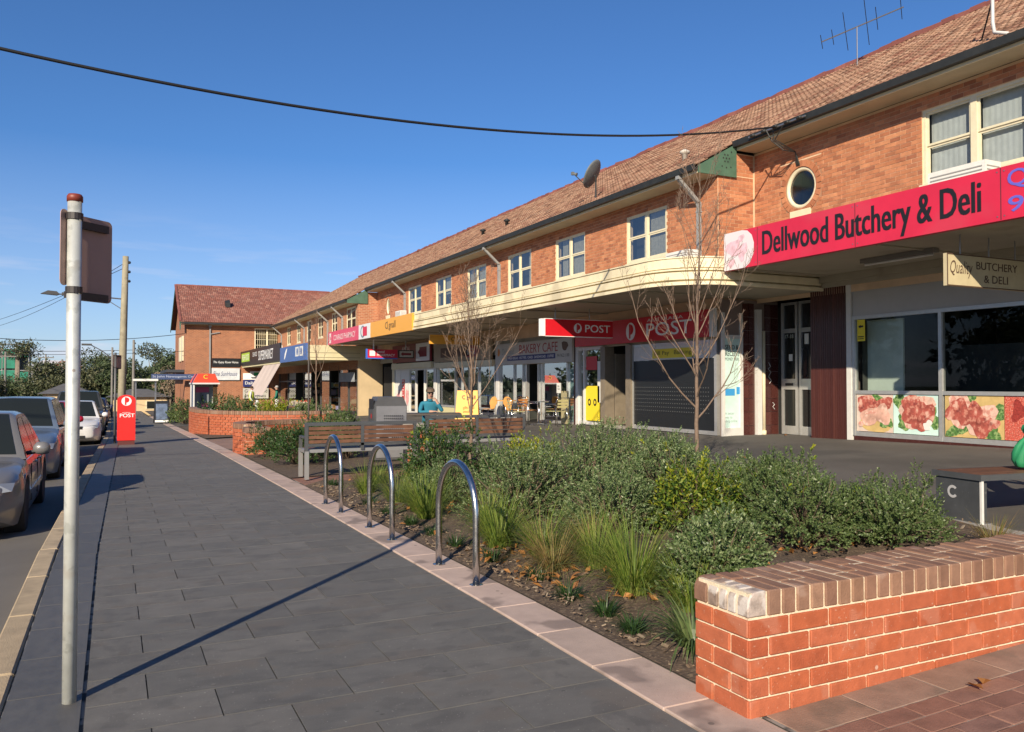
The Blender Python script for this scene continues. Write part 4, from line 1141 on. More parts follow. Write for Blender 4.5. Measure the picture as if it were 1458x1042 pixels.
# ---- chemist front
zg = .06
room(b2, X2, 33.7, 41.6, -.1, 3.0, 4)
front(b2, X2, [33.75, 35.0, 36.2, 37.1, 38.4, 39.3], zg, [.0, 2.1], m_aluw, .09, .1, skip=(1,))
panel(b2, 'shutter_box', m_cream, X2 - .14, X2 + .05, 33.8, 39.4, 2.16, 2.42)
cp = panel(b2, 'window_poster', m_pwhite, X2 + .02, X2 + .03, 37.15, 39.2, zg + .1, 2.1)
flat(cp, 'red_strip', [rect(-.22, .22, -.95, .55)], (X2 + .02, 38.0, 1.1), m_pred)
text(cp, 'lettering', 'JUPIRI', (X2 + .02, 38.0, .95), 1.3, .24, m_txtw, axes=(Vector((0, 0, 1)), Vector((0, 1, 0)), Vector((-1, 0, 0))), eps=.007)
flat(cp, 'pink_picture', [wob((-.78, -.35), .33, 14, .3, 1.4), wob((.6, -.2), .22, 12, .3, 2)], (X2 + .02, 38.0, 1.0), M('pink print', (.72, .35, .35), .6, noise=(6, .4)), eps=.003)
panel(b2, 'door', m_dark, X2 + .02, X2 + .05, 39.6, 41.2, -.1, 2.3)
panel(b2, 'pillar', m_cream, X2 - .04, X2 + .1, 39.35, 39.6, -.1, 2.6)
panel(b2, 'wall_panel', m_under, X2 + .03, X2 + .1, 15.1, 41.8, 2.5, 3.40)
# ---- supermarket front and rendered end wall
panel(b3, 'end_wall', M('tan render', (.52, .40, .24), .85, noise=(2, .1), world=True), X3 - .02, X2 + .2, 42.0, 42.28, -.4, 2.70)
zg = -.35
rm3 = room(b3, X3, 42.4, 65.6, -.6, 2.7, 5)
front(b3, X3, [42.5, 44.3, 46.4, 48.6, 51, 53.6, 56, 58.6, 61.5, 65], zg, [.0, 2.0, 2.85], M('dark shop frame', (.05, .05, .05), .5), .09, .1, skip=(2, 4, 6))
prod = M('shop goods', (.3, .3, .3), .7, pal=[(.5, .09, .03), (.55, .5, .42), (.10, .2, .09), (.6, .6, .58), (.12, .12, .3), (.5, .35, .1), (.25, .05, .04)])
gd = MB()
for _ in range(260): gd.box((X3 + rng.uniform(.5, 2.4), rng.uniform(43, 58), rng.choice([-.1, .35, .8, 1.25]) + .1), (.3, rng.uniform(.15, .5), rng.uniform(.14, .34)))
gd.build('shop_goods', prod, b3, world=True, kind='stuff')
panel(b3, 'poster_row', M('grey poster', (.30, .32, .34), .6, noise=(3, .3)), X3 - .02, X3 - .01, 42.9, 46.2, 1.55, 2.05)

# ================================================================ signs
def sign_box(label, xf, y0, y1, z0, z1, mat, depth=.12, name='shop_sign', group='shop signs on the awnings'):
    t = thing(name, label, 'sign', (xf, (y0 + y1) / 2, z0), group=group)
    b = MB(); b.bb(xf, xf + depth, y0, y1, z0, z1); o = b.build('board', mat, t, world=True); return t
def seams(t, xf, ys_, z0, z1):
    s_ = MB()
    for y in ys_: s_.bb(xf - .003, xf, y - .006, y + .006, z0 + .01, z1 - .01)
    s_.build('panel_seam', M('seam shade', (.10, .02, .03), .7), t, world=True)
    s_ = MB()
    for y in ys_:
        for z in (z0 + .06, z1 - .06):
            for d in (-.05, .05): s_.lathe([(.011, -.004), (.011, 0)], (xf - .001, y + d, z), 8, 'x')
    s_.build('rivet', m_steel, t, world=True)
# butchery
t = sign_box('long red sign with black Dellwood Butchery and Deli lettering over the near awning', 11.0, 4.2, 12.84, 3.70, 4.44, m_predd, .118)
xs = 10.999
oct_ = [(-.42, -.37), (.18, -.37), (.33, -.28), (.42, -.12), (.43, .08), (.37, .24), (.25, .34), (.1, .37), (-.42, .37)]
flat(t, 'meat_picture', [oct_], (xs, 12.42, 4.07), M('white meat panel', (.72, .66, .68), .5), eps=.003)
flat(t, 'meat_picture', [wob((-.15, .05), .17, 16, .35, 1.1), wob((.12, -.05), .13, 14, .4, 1.2), wob((.08, .22), .1, 12, .3, .6), wob((-.2, -.24), .09, 12, .3)], (xs, 12.42, 4.07), M('pink meat print', (.72, .46, .52), .5, noise=(9, .3)), eps=.006)
text(t, 'lettering', 'Dellwood Butchery & Deli', (xs, 9.60, 4.03), 4.32, .58, m_txt, bold=.045)
text(t, 'lettering', 'Quality Meats', (xs, 6.0, 4.22), 2.1, .30, M('blue outline print', (.13, .12, .55), .5), bold=.03)
text(t, 'lettering', '9622 4471', (xs, 6.05, 3.90), 2.0, .22, M('blue outline print', (.13, .12, .55)), bold=.01)
seams(t, 11.0, (7.15, 9.62, 11.9), 3.70, 4.44)
# hanging butchery sign
t = thing('hanging_sign', 'cream hanging board lettered Quality Butchery and Deli under the near awning', 'sign', (12.3, 8.2, 2.93))
b = MB(); b.bb(11.27, 13.3, 8.17, 8.23, 2.93, 3.42); b.build('board', M('old cream board', (.50, .43, .27), .7, noise=(3, .12)), t, world=True)
b = MB(); b.tube([(11.27 + 2.03 * i, 8.165, 0) for i in (0, 1)], .001, 4)
e = MB()
for (x0, x1, z0, z1) in ((11.27, 13.3, 2.93, 2.945), (11.27, 13.3, 3.405, 3.42), (11.27, 11.285, 2.945, 3.405), (13.285, 13.3, 2.945, 3.405)): e.bb(x0, x1, 8.162, 8.169, z0, z1)
e.build('edge_line', m_brown, t, world=True)
text(t, 'lettering', 'Quality', (11.60, 8.17, 3.19), .52, .26, m_brown, 'S', shear=.3)
text(t, 'lettering', 'BUTCHERY', (12.45, 8.17, 3.27), 1.0, .12, m_brown, 'S', bold=.02)
text(t, 'lettering', '& DELI', (12.42, 8.17, 3.07), .58, .12, m_brown, 'S', bold=.02)
h = MB()
for x in (11.62, 12.3, 12.95): h.tube([(x, 8.2, 3.42), (x, 8.2, 3.73)], .012, 6)
h.build('hanger', m_steel, t, world=True)
# fluorescent batten under the near awning
t = thing('ceiling_light', 'unlit fluorescent batten under the near awning', 'light', (12.4, 10, 3.7))
b = MB(); b.bb(12.35, 12.5, 9.2, 10.7, 3.66, 3.735); b.build('batten', M('grey batten', (.20, .19, .17), .6), t, world=True)
b = MB(); b.tube([(12.42, 9.25, 3.63), (12.42, 10.65, 3.63)], .02, 8); b.build('tube', m_aluw, t, world=True)
# post office signs
def horn(t, c, r, face, eps=.004):
    flat(t, 'post_emblem', [disc(r, 28, (0, 0), 1.08)], c, m_txtw, face, eps=eps)
    flat(t, 'post_emblem', [rect(-r * .32, -r * .02, -r * .86, r * .9), disc(r * .62, 18, (r * .0, r * .22), 1.0, -1.57, 1.57)], c, m_pred, face, eps=eps + .004)
t = sign_box('wide dark red post office sign with large white POST letters above the shop window', 12.5, 15.12, 21.3, 2.55, 3.19, m_pred, .09, group='shop signs under the awning')
panel(t, 'end_cap', m_aluw, 12.49, 12.592, 14.96, 15.118, 2.54, 3.20)
text(t, 'lettering', 'AUSTRALIA', (12.5, 16.85, 3.09), 1.5, .08, m_txtw)
text(t, 'lettering', 'POST', (12.5, 16.7, 2.84), 1.85, .34, m_txtw, bold=.05)
horn(t, (12.5, 18.35, 2.85), .22, 'W')
t = thing('hanging_sign', 'red and white hanging sign with a white post emblem, square to the shopfronts', 'sign', (11.1, 18.8, 2.69))
b = MB(); b.bb(10.12, 12.2, 18.77, 18.9, 2.70, 3.14); b.build('board', m_pred, t, world=True)
b = MB(); b.bb(10.0, 10.118, 18.765, 18.905, 2.695, 3.145); b.bb(10.12, 12.2, 18.762, 18.905, 2.685, 2.699); b.bb(10.12, 12.2, 18.762, 18.905, 3.141, 3.155); b.build('edge', m_txtw, t, world=True)
text(t, 'lettering', 'POST', (11.72, 18.77, 2.92), .78, .20, m_txtw, 'S', bold=.05)
horn(t, (11.1, 18.77, 2.92), .12, 'S')
h = MB()
for x in (10.45, 11.5): h.tube([(x, 18.83, 3.15), (x, 18.83, 3.45)], .014, 6)
h.build('hanger', m_steel, t, world=True)
# bakery cafe sign
t = sign_box('white bakery cafe sign with dark red letters and a black strip', 12.52, 21.52, 27.05, 2.12, 2.86, M('grey white sign', (.46, .45, .41), .6, noise=(1.5, .08)), .08, group='shop signs under the awning')
text(t, 'lettering', 'BAKERY CAFE', (12.52, 23.75, 2.62), 2.7, .30, M('dark red print', (.30, .03, .03), .5), bold=.02)
text(t, 'lettering', 'Delwood', (12.52, 26.0, 2.58), 1.0, .22, M('grey print', (.25, .27, .27), .6), shear=.3)
flat(t, 'strip', [rect(-1.75, 1.75, -.085, .085)], (12.52, 24.3, 2.33), m_navy)
text(t, 'lettering', 'FRESH BREAD . HOT PIES . CAKES . SANDWICHES . COFFEE', (12.52, 24.3, 2.33), 3.3, .08, m_txtw, eps=.008)
text(t, 'lettering', 'PH 9622 1180', (12.52, 22.05, 2.33), .75, .10, m_txt)
flat(t, 'cake_picture', [wob((0, 0), .17, 12, .3)], (12.52, 21.95, 2.62), m_brown)
flat(t, 'cake_picture', [wob((0, 0), .12, 12, .3)], (12.52, 26.75, 2.55), M('orange print', (.55, .22, .06), .6))
# tobacconist signs
t = sign_box('orange awning sign with dark Cgnall lettering', 9.9, 28.74, 34.15, 3.42, 4.06, M('sign amber', (.74, .36, .045), .4), .098)
text(t, 'lettering', "C gnall", (9.9, 31.35, 3.75), 1.35, .36, M('dark amber print', (.09, .06, .03), .5), bold=.02)
flat(t, 'cigarette_mark', [rect(-.025, .025, -.13, .10), disc(.03, 10, (0, .16))], (9.9, 31.72, 3.77), M('dark amber print', (.09, .06, .03)))
t = thing('hanging_sign', 'orange hanging sign under the awning beyond the sapling', 'sign', (11, 28.5, 3))
b = MB(); b.bb(10.5, 12.5, 28.45, 28.55, 2.92, 3.26); b.build('board', M('sign amber', (.74, .36, .045)), t, world=True)
text(t, 'lettering', "C gnall", (11.7, 28.45, 3.09), .7, .2, m_txt, 'S')
h = MB(); h.tube([(10.9, 28.5, 3.26), (10.9, 28.5, 3.45)], .012, 6); h.tube([(12, 28.5, 3.26), (12, 28.5, 3.45)], .012, 6); h.build('hanger', m_steel, t, world=True)
t = sign_box('brown and orange tobacconist sign below the awning', 12.52, 27.45, 33.4, 2.36, 3.1, M('tan sign', (.34, .26, .17), .6, noise=(1.2, .2)), .08, group='shop signs under the awning')
flat(t, 'brown_band', [rect(-1.6, 1.6, -.2, .2)], (12.52, 31, 2.74), M('dark brown sign', (.10, .05, .03), .6)); flat(t, 'red_oval', [disc(.85, 20, (0, 0), .28)], (12.52, 29.3, 2.7), M('dark red print', (.30, .03, .03)))
text(t, 'lettering', 'GIFTS', (12.52, 29.3, 2.7), .8, .22, m_txtw, eps=.008)
# chemist signs
t = sign_box('pink awning sign with white Chemist lettering', 9.9, 36.0, 41.8, 3.42, 4.06, M('faded pink sign', (.62, .07, .13), .4, noise=(.8, .08)), .098)
text(t, 'lettering', "CONRADS PHARMACY", (9.9, 38.6, 3.73), 4.1, .27, M('pale pink print', (.76, .60, .60), .5), bold=.01)
flat(t, 'emblem', [rect(-.2, .2, -.25, .25)], (9.9, 41.35, 3.74), M('pale pink print', (.76, .60, .60))); flat(t, 'emblem', [disc(.1, 12)], (9.9, 41.35, 3.74), M('faded pink sign', (.62, .07, .13)), eps=.008)
t = sign_box('white awning panel with a red arrow emblem between pink and orange signs', 9.896, 34.16, 35.99, 3.42, 4.06, M('white sign', (.70, .71, .72), .4), .1)
flat(t, 'emblem', [disc(.36, 20, (-.25, 0), .75)], (9.896, 35.07, 3.74), M('sign slate', (.16, .22, .28), .5)); flat(t, 'emblem', [disc(.28, 20, (-.2, 0), .7)], (9.896, 35.07, 3.74), M('white sign', (.70, .71, .72)), eps=.007); flat(t, 'emblem', [rect(-.22, .42, -.2, .2)], (9.896, 35.07, 3.74), m_predd, eps=.010)
t = sign_box('maroon chemist sign with a white arrow panel above the shop door', 12.5, 33.8, 39.2, 2.46, 3.3, M('maroon sign', (.20, .02, .03), .5), .08, group='shop signs under the awning')
text(t, 'lettering', 'AMCAL\nCHEMIST', (12.5, 37.0, 2.95), 1.5, .5, M('pale pink print', (.76, .60, .60)))
flat(t, 'panel', [rect(-.9, .9, -.40, .40)], (12.5, 34.8, 2.88), M('white sign', (.70, .71, .72))); flat(t, 'panel', [rect(-.4, .55, -.22, .22), [(-.62, 0), (-.38, -.14), (-.38, .14)]], (12.5, 34.8, 2.88), M('maroon sign', (.20, .02, .03)), eps=.008)
t = thing('hanging_sign', 'red and blue hanging pharmacy sign half in sunlight', 'sign', (10.9, 36, 2.6))
b = MB(); b.bb(10.3, 11.7, 35.95, 36.05, 2.62, 3.0); b.build('board', m_predd, t, world=True)
b = MB(); b.bb(10.24, 10.298, 35.94, 36.06, 2.57, 3.02); b.bb(10.3, 11.7, 35.94, 36.06, 2.57, 2.618); b.build('edge', M('sign blue', (.04, .14, .60), .4), t, world=True)
text(t, 'lettering', 'amcal\nPHARMACY', (11.15, 35.95, 2.82), .85, .26, m_txtw, 'S', bold=.02); flat(t, 'emblem', [rect(-.13, .13, -.12, .12)], (10.52, 35.95, 2.82), m_txtw, 'S')
h = MB(); h.tube([(10.59, 36, 3.0), (10.59, 36, 3.45)], .03, 6); h.build('hanger', m_txtw, t, world=True)
t = thing('hanging_sign', 'white framed hanging arrow sign next to the red pharmacy sign', 'sign', (12, 35.9, 2.6))
b = MB(); b.bb(11.72, 12.45, 35.85, 35.93, 2.62, 2.98); b.build('frame', m_txt, t, world=True)
flat(t, 'face', [rect(-.32, .32, -.14, .14)], (12.085, 35.85, 2.80), M('grey white sign', (.46, .45, .41)), 'S'); flat(t, 'arrow', [rect(-.16, .24, -.05, .05), [(-.27, 0), (-.14, -.1), (-.14, .1)]], (12.085, 35.85, 2.80), M('maroon sign', (.20, .02, .03)), 'S', eps=.008)
h = MB(); h.tube([(12.08, 35.9, 2.98), (12.08, 35.9, 3.45)], .025, 6); h.build('hanger', m_steel, t, world=True)
# far awning signs
t = sign_box('blue awning sign with a white surfboard shape at the near end of the far awning', 8.8, 41.95, 49.1, 2.66, 3.52, M('sign denim blue', (.055, .13, .36), .4, noise=(.5, .1)), .098)
flat(t, 'emblem', [[(-.5, -.25), (-.3, .05), (.1, .28), (.45, .33), (.2, .1), (-.1, -.15), (-.35, -.28)]], (8.8, 47.3, 3.1), m_txtw); flat(t, 'pictures', [rect(-1.0, -.12, -.25, .25), rect(.12, 1.0, -.25, .25)], (8.8, 43.6, 3.15), m_pwhite)
flat(t, 'pictures', [disc(.2, 10, (-.5, 0)), disc(.2, 10, (.5, 0))], (8.8, 43.6, 3.15), M('sign denim blue', (.055, .13, .36)), eps=.008)
t = sign_box('black awning sign with white SUPERMARKET lettering and a lime panel', 8.802, 49.14, 65.6, 2.8, 3.86, m_black, .096)
text(t, 'lettering', 'SUPERMARKET', (8.802, 54.2, 3.32), 5.6, .62, m_txtw, bold=.03); text(t, 'lettering', 'DELWOOD', (8.802, 58.6, 3.48), 1.9, .3, m_txtw, bold=.02); flat(t, 'lime_panel', [rect(-2, 2, -.32, .32)], (8.802, 63, 3.38), M('lime', (.36, .55, .06), .5)); text(t, 'lettering', 'FRESH FOOD', (8.802, 63, 3.38), 3.4, .4, m_txtw, eps=.008)
t = thing('wall_banner', 'black banner with white script on the end wall', 'banner', (7.7, 65.7, 2.9)); b = MB(); b.bb(6.75, 8.8, 65.74, 65.79, 2.72, 3.38); b.build('sheet', m_black, t, world=True); text(t, 'lettering', 'The Gypsy Rover Home', (7.75, 65.74, 3.06), 1.8, .22, m_txtw, 'S', shear=.2)
t = thing('wall_banner', 'white banner with dark script below the black banner', 'banner', (7.7, 65.7, 1.9)); b = MB(); b.bb(6.72, 8.75, 65.66, 65.71, 1.72, 2.62); b.build('sheet', M('mottled banner', (.58, .60, .62), .6, noise=(1.6, .2)), t, world=True); text(t, 'lettering', 'Fine SunHouse', (7.7, 65.66, 2.2), 1.75, .34, m_navy, 'S', shear=.3)
t = thing('wall_sign', 'stack of newspaper signs on the wall beside the supermarket', 'sign', (9.6, 65.6, 0)); 
for (z0, z1, m) in ((1.75, 2.25, m_txtw), (1.2, 1.72, m_navy), (.3, 1.1, M('grey white sign', (.46, .45, .41)))): b = MB(); b.bb(9.0, 10.9, 65.6, 65.68, z0, z1); b.build('board', m, t, world=True)
text(t, 'lettering', 'Daily Paper', (9.95, 65.6, 1.46), 1.6, .3, m_txtw, 'S', bold=.02); text(t, 'lettering', 'Good Food\nand Drinks', (9.95, 65.6, .7), 1.7, .6, m_txt, 'S'); b = MB(); b.bb(9.5, 10.8, 65.4, 65.5, 1.95, 2.4); b.build('board', m_txtw, t, world=True); flat(t, 'green_mark', [rect(-.4, 0, -.12, .12)], (10.15, 65.4, 2.18), M('mark green', (.03, .35, .12), .5), 'S')
t = thing('wall_sign', 'long blue street banner beside the end building', 'sign', (4.2, 65, 2)); b = MB(); b.bb(2.5, 6.4, 64.9, 65.0, 1.75, 2.15); b.build('board', M('slate blue sign', (.045, .07, .16), .5), t, world=True); text(t, 'lettering', 'St John Newsagents Centre', (4.2, 64.9, 1.95), 3.2, .2, M('pale blue print', (.45, .5, .62), .5), 'S'); h = MB(); h.tube([(6.3, 65.1, 2), (6.3, 65.75, 2)], .04, 6); h.tube([(4.9, 65.05, 2), (4.9, 65.75, 2)], .04, 6); h.build('bracket', m_steel, t, world=True)
# drop blind of the supermarket
t = thing('shop_blind', 'pale canvas drop blind hanging before the supermarket', 'blind', (9, 52, 1)); bl = MB()
n = 14
for i in range(n):
    y0, y1 = 49.6 + 6.0 * i / n, 49.6 + 6.0 * (i + 1) / n; d0, d1 = .06 * math.sin(i * 1.7), .06 * math.sin((i + 1) * 1.7)
    bl.quad((8.95, y0, 2.68), (8.95, y1, 2.68), (7.9 + d1, y1 + .3 * (1 - i / n), .72 + .05 * math.sin(i)), (7.9 + d0, y0 + .3 * (1 - i / n), .72 + .05 * math.sin(i - 1)))
bl.build('canvas', M('beige canvas', (.50, .42, .38), .9, noise=(.8, .1)), t, world=True, smooth=True, fix=False)
bl = MB(); bl.tube([(8.95, 49.6, 2.68), (8.95, 55.6, 2.68)], .04, 6); bl.tube([(7.9, 49.8, .72), (7.9, 55.7, .7)], .025, 6); bl.build('roller', m_steel, t, world=True)
# ================================================================ fittings on roofs and awnings
def ac(label, x, y, z, s=1., facing='W'):
    t = thing('air_conditioner', label, 'air conditioner', (x, y, z), group='air conditioners on the awnings')
    b = MB(); b.bb(-.16 * s, .16 * s, -.42 * s, .42 * s, .04, .58 * s); b.build('case', M('white ac case', (.68, .67, .63), .5, noise=(6, .08)), t)
    b = MB(); b.bb(-.14, .14, -.36 * s, -.30 * s, 0, .04); b.bb(-.14, .14, .30 * s, .36 * s, 0, .04); b.build('foot', m_steel, t)
    g = MB()
    for i in range(9): g.bb(-.168 * s, -.162 * s, -.38 * s, .38 * s, .1 * s + i * .05 * s, .115 * s + i * .05 * s)
    for i in range(9): g.bb(-.13 * s, .13 * s, -.426 * s, -.421 * s, .1 * s + i * .05 * s, .115 * s + i * .05 * s)
    g.build('grille', M('grey louvre', (.30, .30, .29), .6), t)
    return t
ac('white air conditioner box on the awning beside the downpipe next to the porthole wall', 12.2, 15.75, 4.02)
ac('white air conditioner unit under the near sash window behind the red sign', 13.0, 9.1, 4.40, 1.25)
ac('small air conditioner box above the orange awning sign', 12.0, 36.4, 4.3, .9)
ac('white air conditioner on the wall above the supermarket corner', 11.2, 63.2, 3.55, 1.3)
t = thing('vent_cover', 'white oval vent lying under the wide sash window', 'vent', (12.6, 7.9, 4.45)); b = MB(); b.lathe([(.34, 0), (.34, .2), (.26, .30), (.1, .34)], (0, 0, 0), 20); b.build('cap', M('white vent', (.70, .70, .70), .4), t, smooth=True)
# satellite dish on the gutter line
t = thing('satellite_dish', 'grey satellite dish on a pole above the gutter', 'satellite dish', (12.5, 20.1, 6.66))
dsh = MB(); prof = []
N_, K_ = 28, 7
vs_, fs_ = [], []
cdir = Vector((-.50, .72, .48)).normalized(); ux = cdir.cross(Vector((0, 0, 1))).normalized(); uy = ux.cross(cdir)
cc = Vector((-.05, 0, .82))
for k in range(K_ + 1):
    r = .40 * k / K_
    for i in range(N_):
        a = 2 * math.pi * i / N_; vs_.append(cc + ux * r * math.cos(a) + uy * r * 1.08 * math.sin(a) + cdir * (.55 * r * r))
for k in range(K_):
    for i in range(N_): fs_.append((k * N_ + i, k * N_ + (i + 1) % N_, (k + 1) * N_ + (i + 1) % N_, (k + 1) * N_ + i))
dsh.add(vs_, fs_); d = dsh.build('dish', M('grey dish', (.14, .155, .16), .5, noise=(3, .1)), t, smooth=True, fix=False)
md = d.modifiers.new('thickness', 'SOLIDIFY'); md.thickness = .012
b = MB(); b.tube([(0, 0, 0), (0, 0, .62), cc - cdir * .06], .026, 8); b.bb(-.12, .12, -.1, .1, -.06, .02); b.tube([(0, .0, .2), (.22, 0, .14)], .012, 6); b.build('mast', m_gutter, t)
arm_end = cc + cdir * .62 - uy * .22
b = MB(); b.tube([cc - uy * .38, cc - uy * .34 + cdir * .2, arm_end], .016, 6); b.build('feed_arm', m_gutter, t)
b = MB(); b.tube([arm_end, arm_end - cdir * .1 + uy * .03], [.03, .05], 10); b.box(arm_end + cdir * .04, (.08, .08, .09)); b.build('receiver', M('grey dish', (.14, .155, .16)), t)
# television aerial on the ridge
t = thing('television_aerial', 'thin television aerial on the ridge above the porthole window', 'aerial', (18.2, 16.6, 10))
b = MB(); b.tube([(18.55, 16.1, 9.9), (18.55, 16.1, 11.4)], .016, 6); b.build('mast', m_steel, t, world=True)
bx0, bx1 = Vector((18.0, 16.85, 11.15)), Vector((19.25, 15.15, 11.7))
b = MB(); b.tube([bx0, bx1], .018, 6); b.build('boom', m_steel, t, world=True)
dv = (bx1 - bx0).normalized(); ev = Vector((.62, .42, -.55)).normalized()
for f_, L in ((.0, .22), (.14, .24), (.3, .6), (.56, .7), (.68, .35), (.97, .34)):
    c = bx0.lerp(bx1, f_); b = MB(); b.tube([c - ev * L, c + ev * L], .010, 5); b.build('element', m_gutter, t, world=True)
# vents and pipes on the roof
def vent(label, x, y, s=.2, white=False):
    z = 6.5 + (x - 12.05) * SL
    t = thing('roof_vent', label, 'vent', (x, y, z)); b = MB(); b.lathe([(.07 * s / .2, -.1), (.07 * s / .2, .2), (.13 * s / .2, .22), (.13 * s / .2, .27), (.02, .33)], (0, 0, 0), 12); b.build('cowl', M('pale cowl', (.50, .46, .40), .6) if white else m_gutter, t, smooth=True)
vent('pale cowl vent low on the tiled roof near the green eave end', 13.2, 16.9, .2, True)
vent('first of two small dark cowls on the tiled roof above the middle windows', 14.4, 30.0)
vent('second of two small dark cowls on the tiled roof above the middle windows', 14.4, 32.4)
# conduit loop on the roof at the right edge
t = thing('service_mast', 'bent white service pipe on the near roof edge', 'pipe', (13.3, 8.5, 7.2)); b = MB(); b.tube([(13.2, 8.35, 7.15), (13.15, 8.4, 7.2), (13.15, 8.62, 7.3), (13.2, 8.68, 7.5), (13.2, 8.68, 8.4), (13.2, 8.55, 8.5)], .03, 8); b.build('pipe', M('pale pipe', (.55, .54, .52), .4), t, world=True, smooth=True); b = MB(); b.tube([(13.2, 8.68, 7.9), (13.6, 9.15, 7.45)], .014, 6); b.build('stay', m_gutter, t, world=True)
# overhead cable and its bracket
t = thing('cable_bracket', 'row of black insulators on the near gutter where the cable lands', 'bracket', (13.0, 13.4, 7.05))
b = MB(); b.bar((12.98, 12.6, 7.06), (12.98, 14.3, 7.06), .03, .03); b.build('rail', m_steel, t, world=True)
for y in (12.75, 13.1, 13.45, 13.8, 14.15): b = MB(); b.lathe([(.03, -.06), (.05, -.03), (.03, 0), (.05, .03), (.03, .06)], (12.95, y, 7.06), 10, 'y'); b.build('insulator', m_gutter, t, world=True, smooth=True)
b = MB()
for k, y in enumerate((13.2, 13.5, 13.7)): b.tube([(12.95, y, 7.03), (13.0, 13.5 + .05 * k, 6.8), (13.2, 13.45, 6.7 - .06 * k), (13.6, 13.5, 6.6), (13.72, 13.5 + .04 * k, 6.32)], .014, 6)
b.build('cable_tail', m_gutter, t, world=True)
t = thing('overhead_cable', 'black overhead cable sagging across the sky to the near gutter', 'cable', (12.95, 13.4, 7.06))
pts = []
for i in range(61):
    x = -14 + (12.95 + 14) * i / 60; pts.append((x, 10 + (x + 8) * .163, 5.33 + .0106 * (x - .2) ** 2))
b = MB(); b.tube(pts, .021, 6); b.build('cable', M('black cable', (.012, .012, .013), .6), t, world=True, smooth=True)

# ================================================================ brick garden walls
m_rbrick = M('orange garden brick', (.38, .09, .035), .75, pal=[(.37, .09, .033), (.41, .11, .045), (.34, .078, .03), (.42, .12, .055), (.38, .095, .036)], noise=(14, .18),
             specks=[(30, .12, (.16, .05, .03), .7, .12), (9, .12, (.60, .48, .38), .6, .10)], spots=[(5, .62, (.46, .20, .13), .40), (70, .70, (.56, .36, .27), .5)], bump=(130, .3))
m_cap = M('brown cap brick', (.15, .075, .045), .75, pal=[(.19, .10, .062), (.26, .145, .09), (.22, .115, .075), (.29, .17, .11), (.20, .105, .068), (.31, .20, .14)], noise=(12, .22),
          spots=[(6, .67, (.34, .24, .19), .5)], bump=(130, .35))
m_capw = M('whitened cap brick', (.34, .26, .22), .8, pal=[(.30, .22, .18), (.40, .34, .30), (.24, .17, .13)], noise=(18, .5), spots=[(12, .54, (.55, .50, .46), .8)], bump=(130, .35))
m_rmort = M('cream mortar', (.72, .60, .43), .9, noise=(30, .15), bump=(150, .5), spots=[(8, .66, (.42, .32, .22), .5)])
def near_wall():
    x0, x1, y0, y1, zb, zt = 2.47, 7.6, 2.74, 3.10, -.10, .43
    t = thing('brick_garden_wall', 'near orange brick garden wall with brown cap bricks, filling the lower right corner', 'wall', (x0, y0, 0))
    c = MB(); c.bb(x0 + .008, x1 - .008, y0 + .008, y1 - .008, zb, zt + .005); c.build('mortar_core', m_rmort, t, world=True)
    c = MB(); c.bb(x0 + .012, x1 - .012, y0 + .012, y1 - .012, zt + .0055, zt + .1095); c.build('cap_mortar', m_rmort, t, world=True)
    F = (.228, .02, .075)
    it = []
    for r in range(6):
        zc = zt - .005 - .0375 - r * .086
        odd = r % 2
        for yf in (y0 + .004, y1 - .004):
            u = x0 + .002
            segs = []
            if odd: segs.append((u, u + .108)); u += .119
            while u < x1 - .02: segs.append((u, min(u + .228, x1))); u += .239
            if odd: pass
            for a, b in segs:
                if b - a < .05: continue
                it.append((((a + b) / 2, yf + (-.006 if yf < 3 else .006) + rng.uniform(-.001, .001) + (.008 if yf < 3 else -.008), zc), (b - a, .02, .075), None))
        segs = [(y0 + .006, y0 + .236), (y0 + .247, y1 - .004)] if odd else [(y0 + .006, y0 + .114 + .118), (y0 + .243, y1 - .004)]
        segs = [(y0 + .005, y0 + .227), (y0 + .239, y1 - .004)] if not odd else [(y0 + .005, y0 + .112 + .0), (y0 + .124, y1 - .004)]
        for a, b in segs: it.append(((x0 + .006 + rng.uniform(-.001, .001), (a + b) / 2, zc), (.02, b - a, .075), None))
    pieces(t, 'brick', it, m_rbrick, 'brickwork', bevel=.004)
    # rowlock caps: a full and a half brick deep, joints staggered, back edge uneven
    it = []; u = x0 + .115; k = 0
    while u < x1 - .05:
        st = [0.0, .0, .028, .028, .028, .05, .05, .0, .0, .028][k % 10]
        full_first = (k // 2) % 2 == 0
        d1 = .226 if full_first else .112
        dz = rng.uniform(-.002, .002)
        it.append(((u + .038, y0 + .002 + d1 / 2, zt + .058 + dz), (.075, d1, .112), None))
        r2 = y1 + st - (y0 + .002 + d1 + .011)
        it.append(((u + .038, y0 + .002 + d1 + .011 + r2 / 2, zt + .058 + dz + rng.uniform(-.002, .003)), (.075, r2, .112), None))
        u += .086; k += 1
    pieces(t, 'cap_brick', it, m_cap, 'cap_bricks', bevel=.006)
    # bullnosed caps across the end
    ys = [y0 + .004, y0 + .088, y0 + .148, y0 + .208, y0 + .284]; ye = [y0 + .076, y0 + .138, y0 + .198, y0 + .274, y1 + .012]
    for i, (a, b) in enumerate(zip(ys, ye)):
        xb = x0 + .105 if i else x0 + .106
        pf = []
        for j in range(6):
            an = R(180 - 90 * j / 5); pf.append((x0 + .055 + .055 * math.cos(an), zt + .060 + .055 * math.sin(an)))
        prof = [(x0, zt + .006)] + pf + [(xb, zt + .115), (xb, zt + .006)]
        q = MB(); q.prism([(x, a, z) for x, z in prof], (0, b - a, 0))
        o = q.build('cap_brick', m_capw if i < 4 else m_cap, t, world=True)
        mo = o.modifiers.new('round', 'BEVEL'); mo.width = .006; mo.segments = 1; mo.limit_method = 'ANGLE'
near_wall()
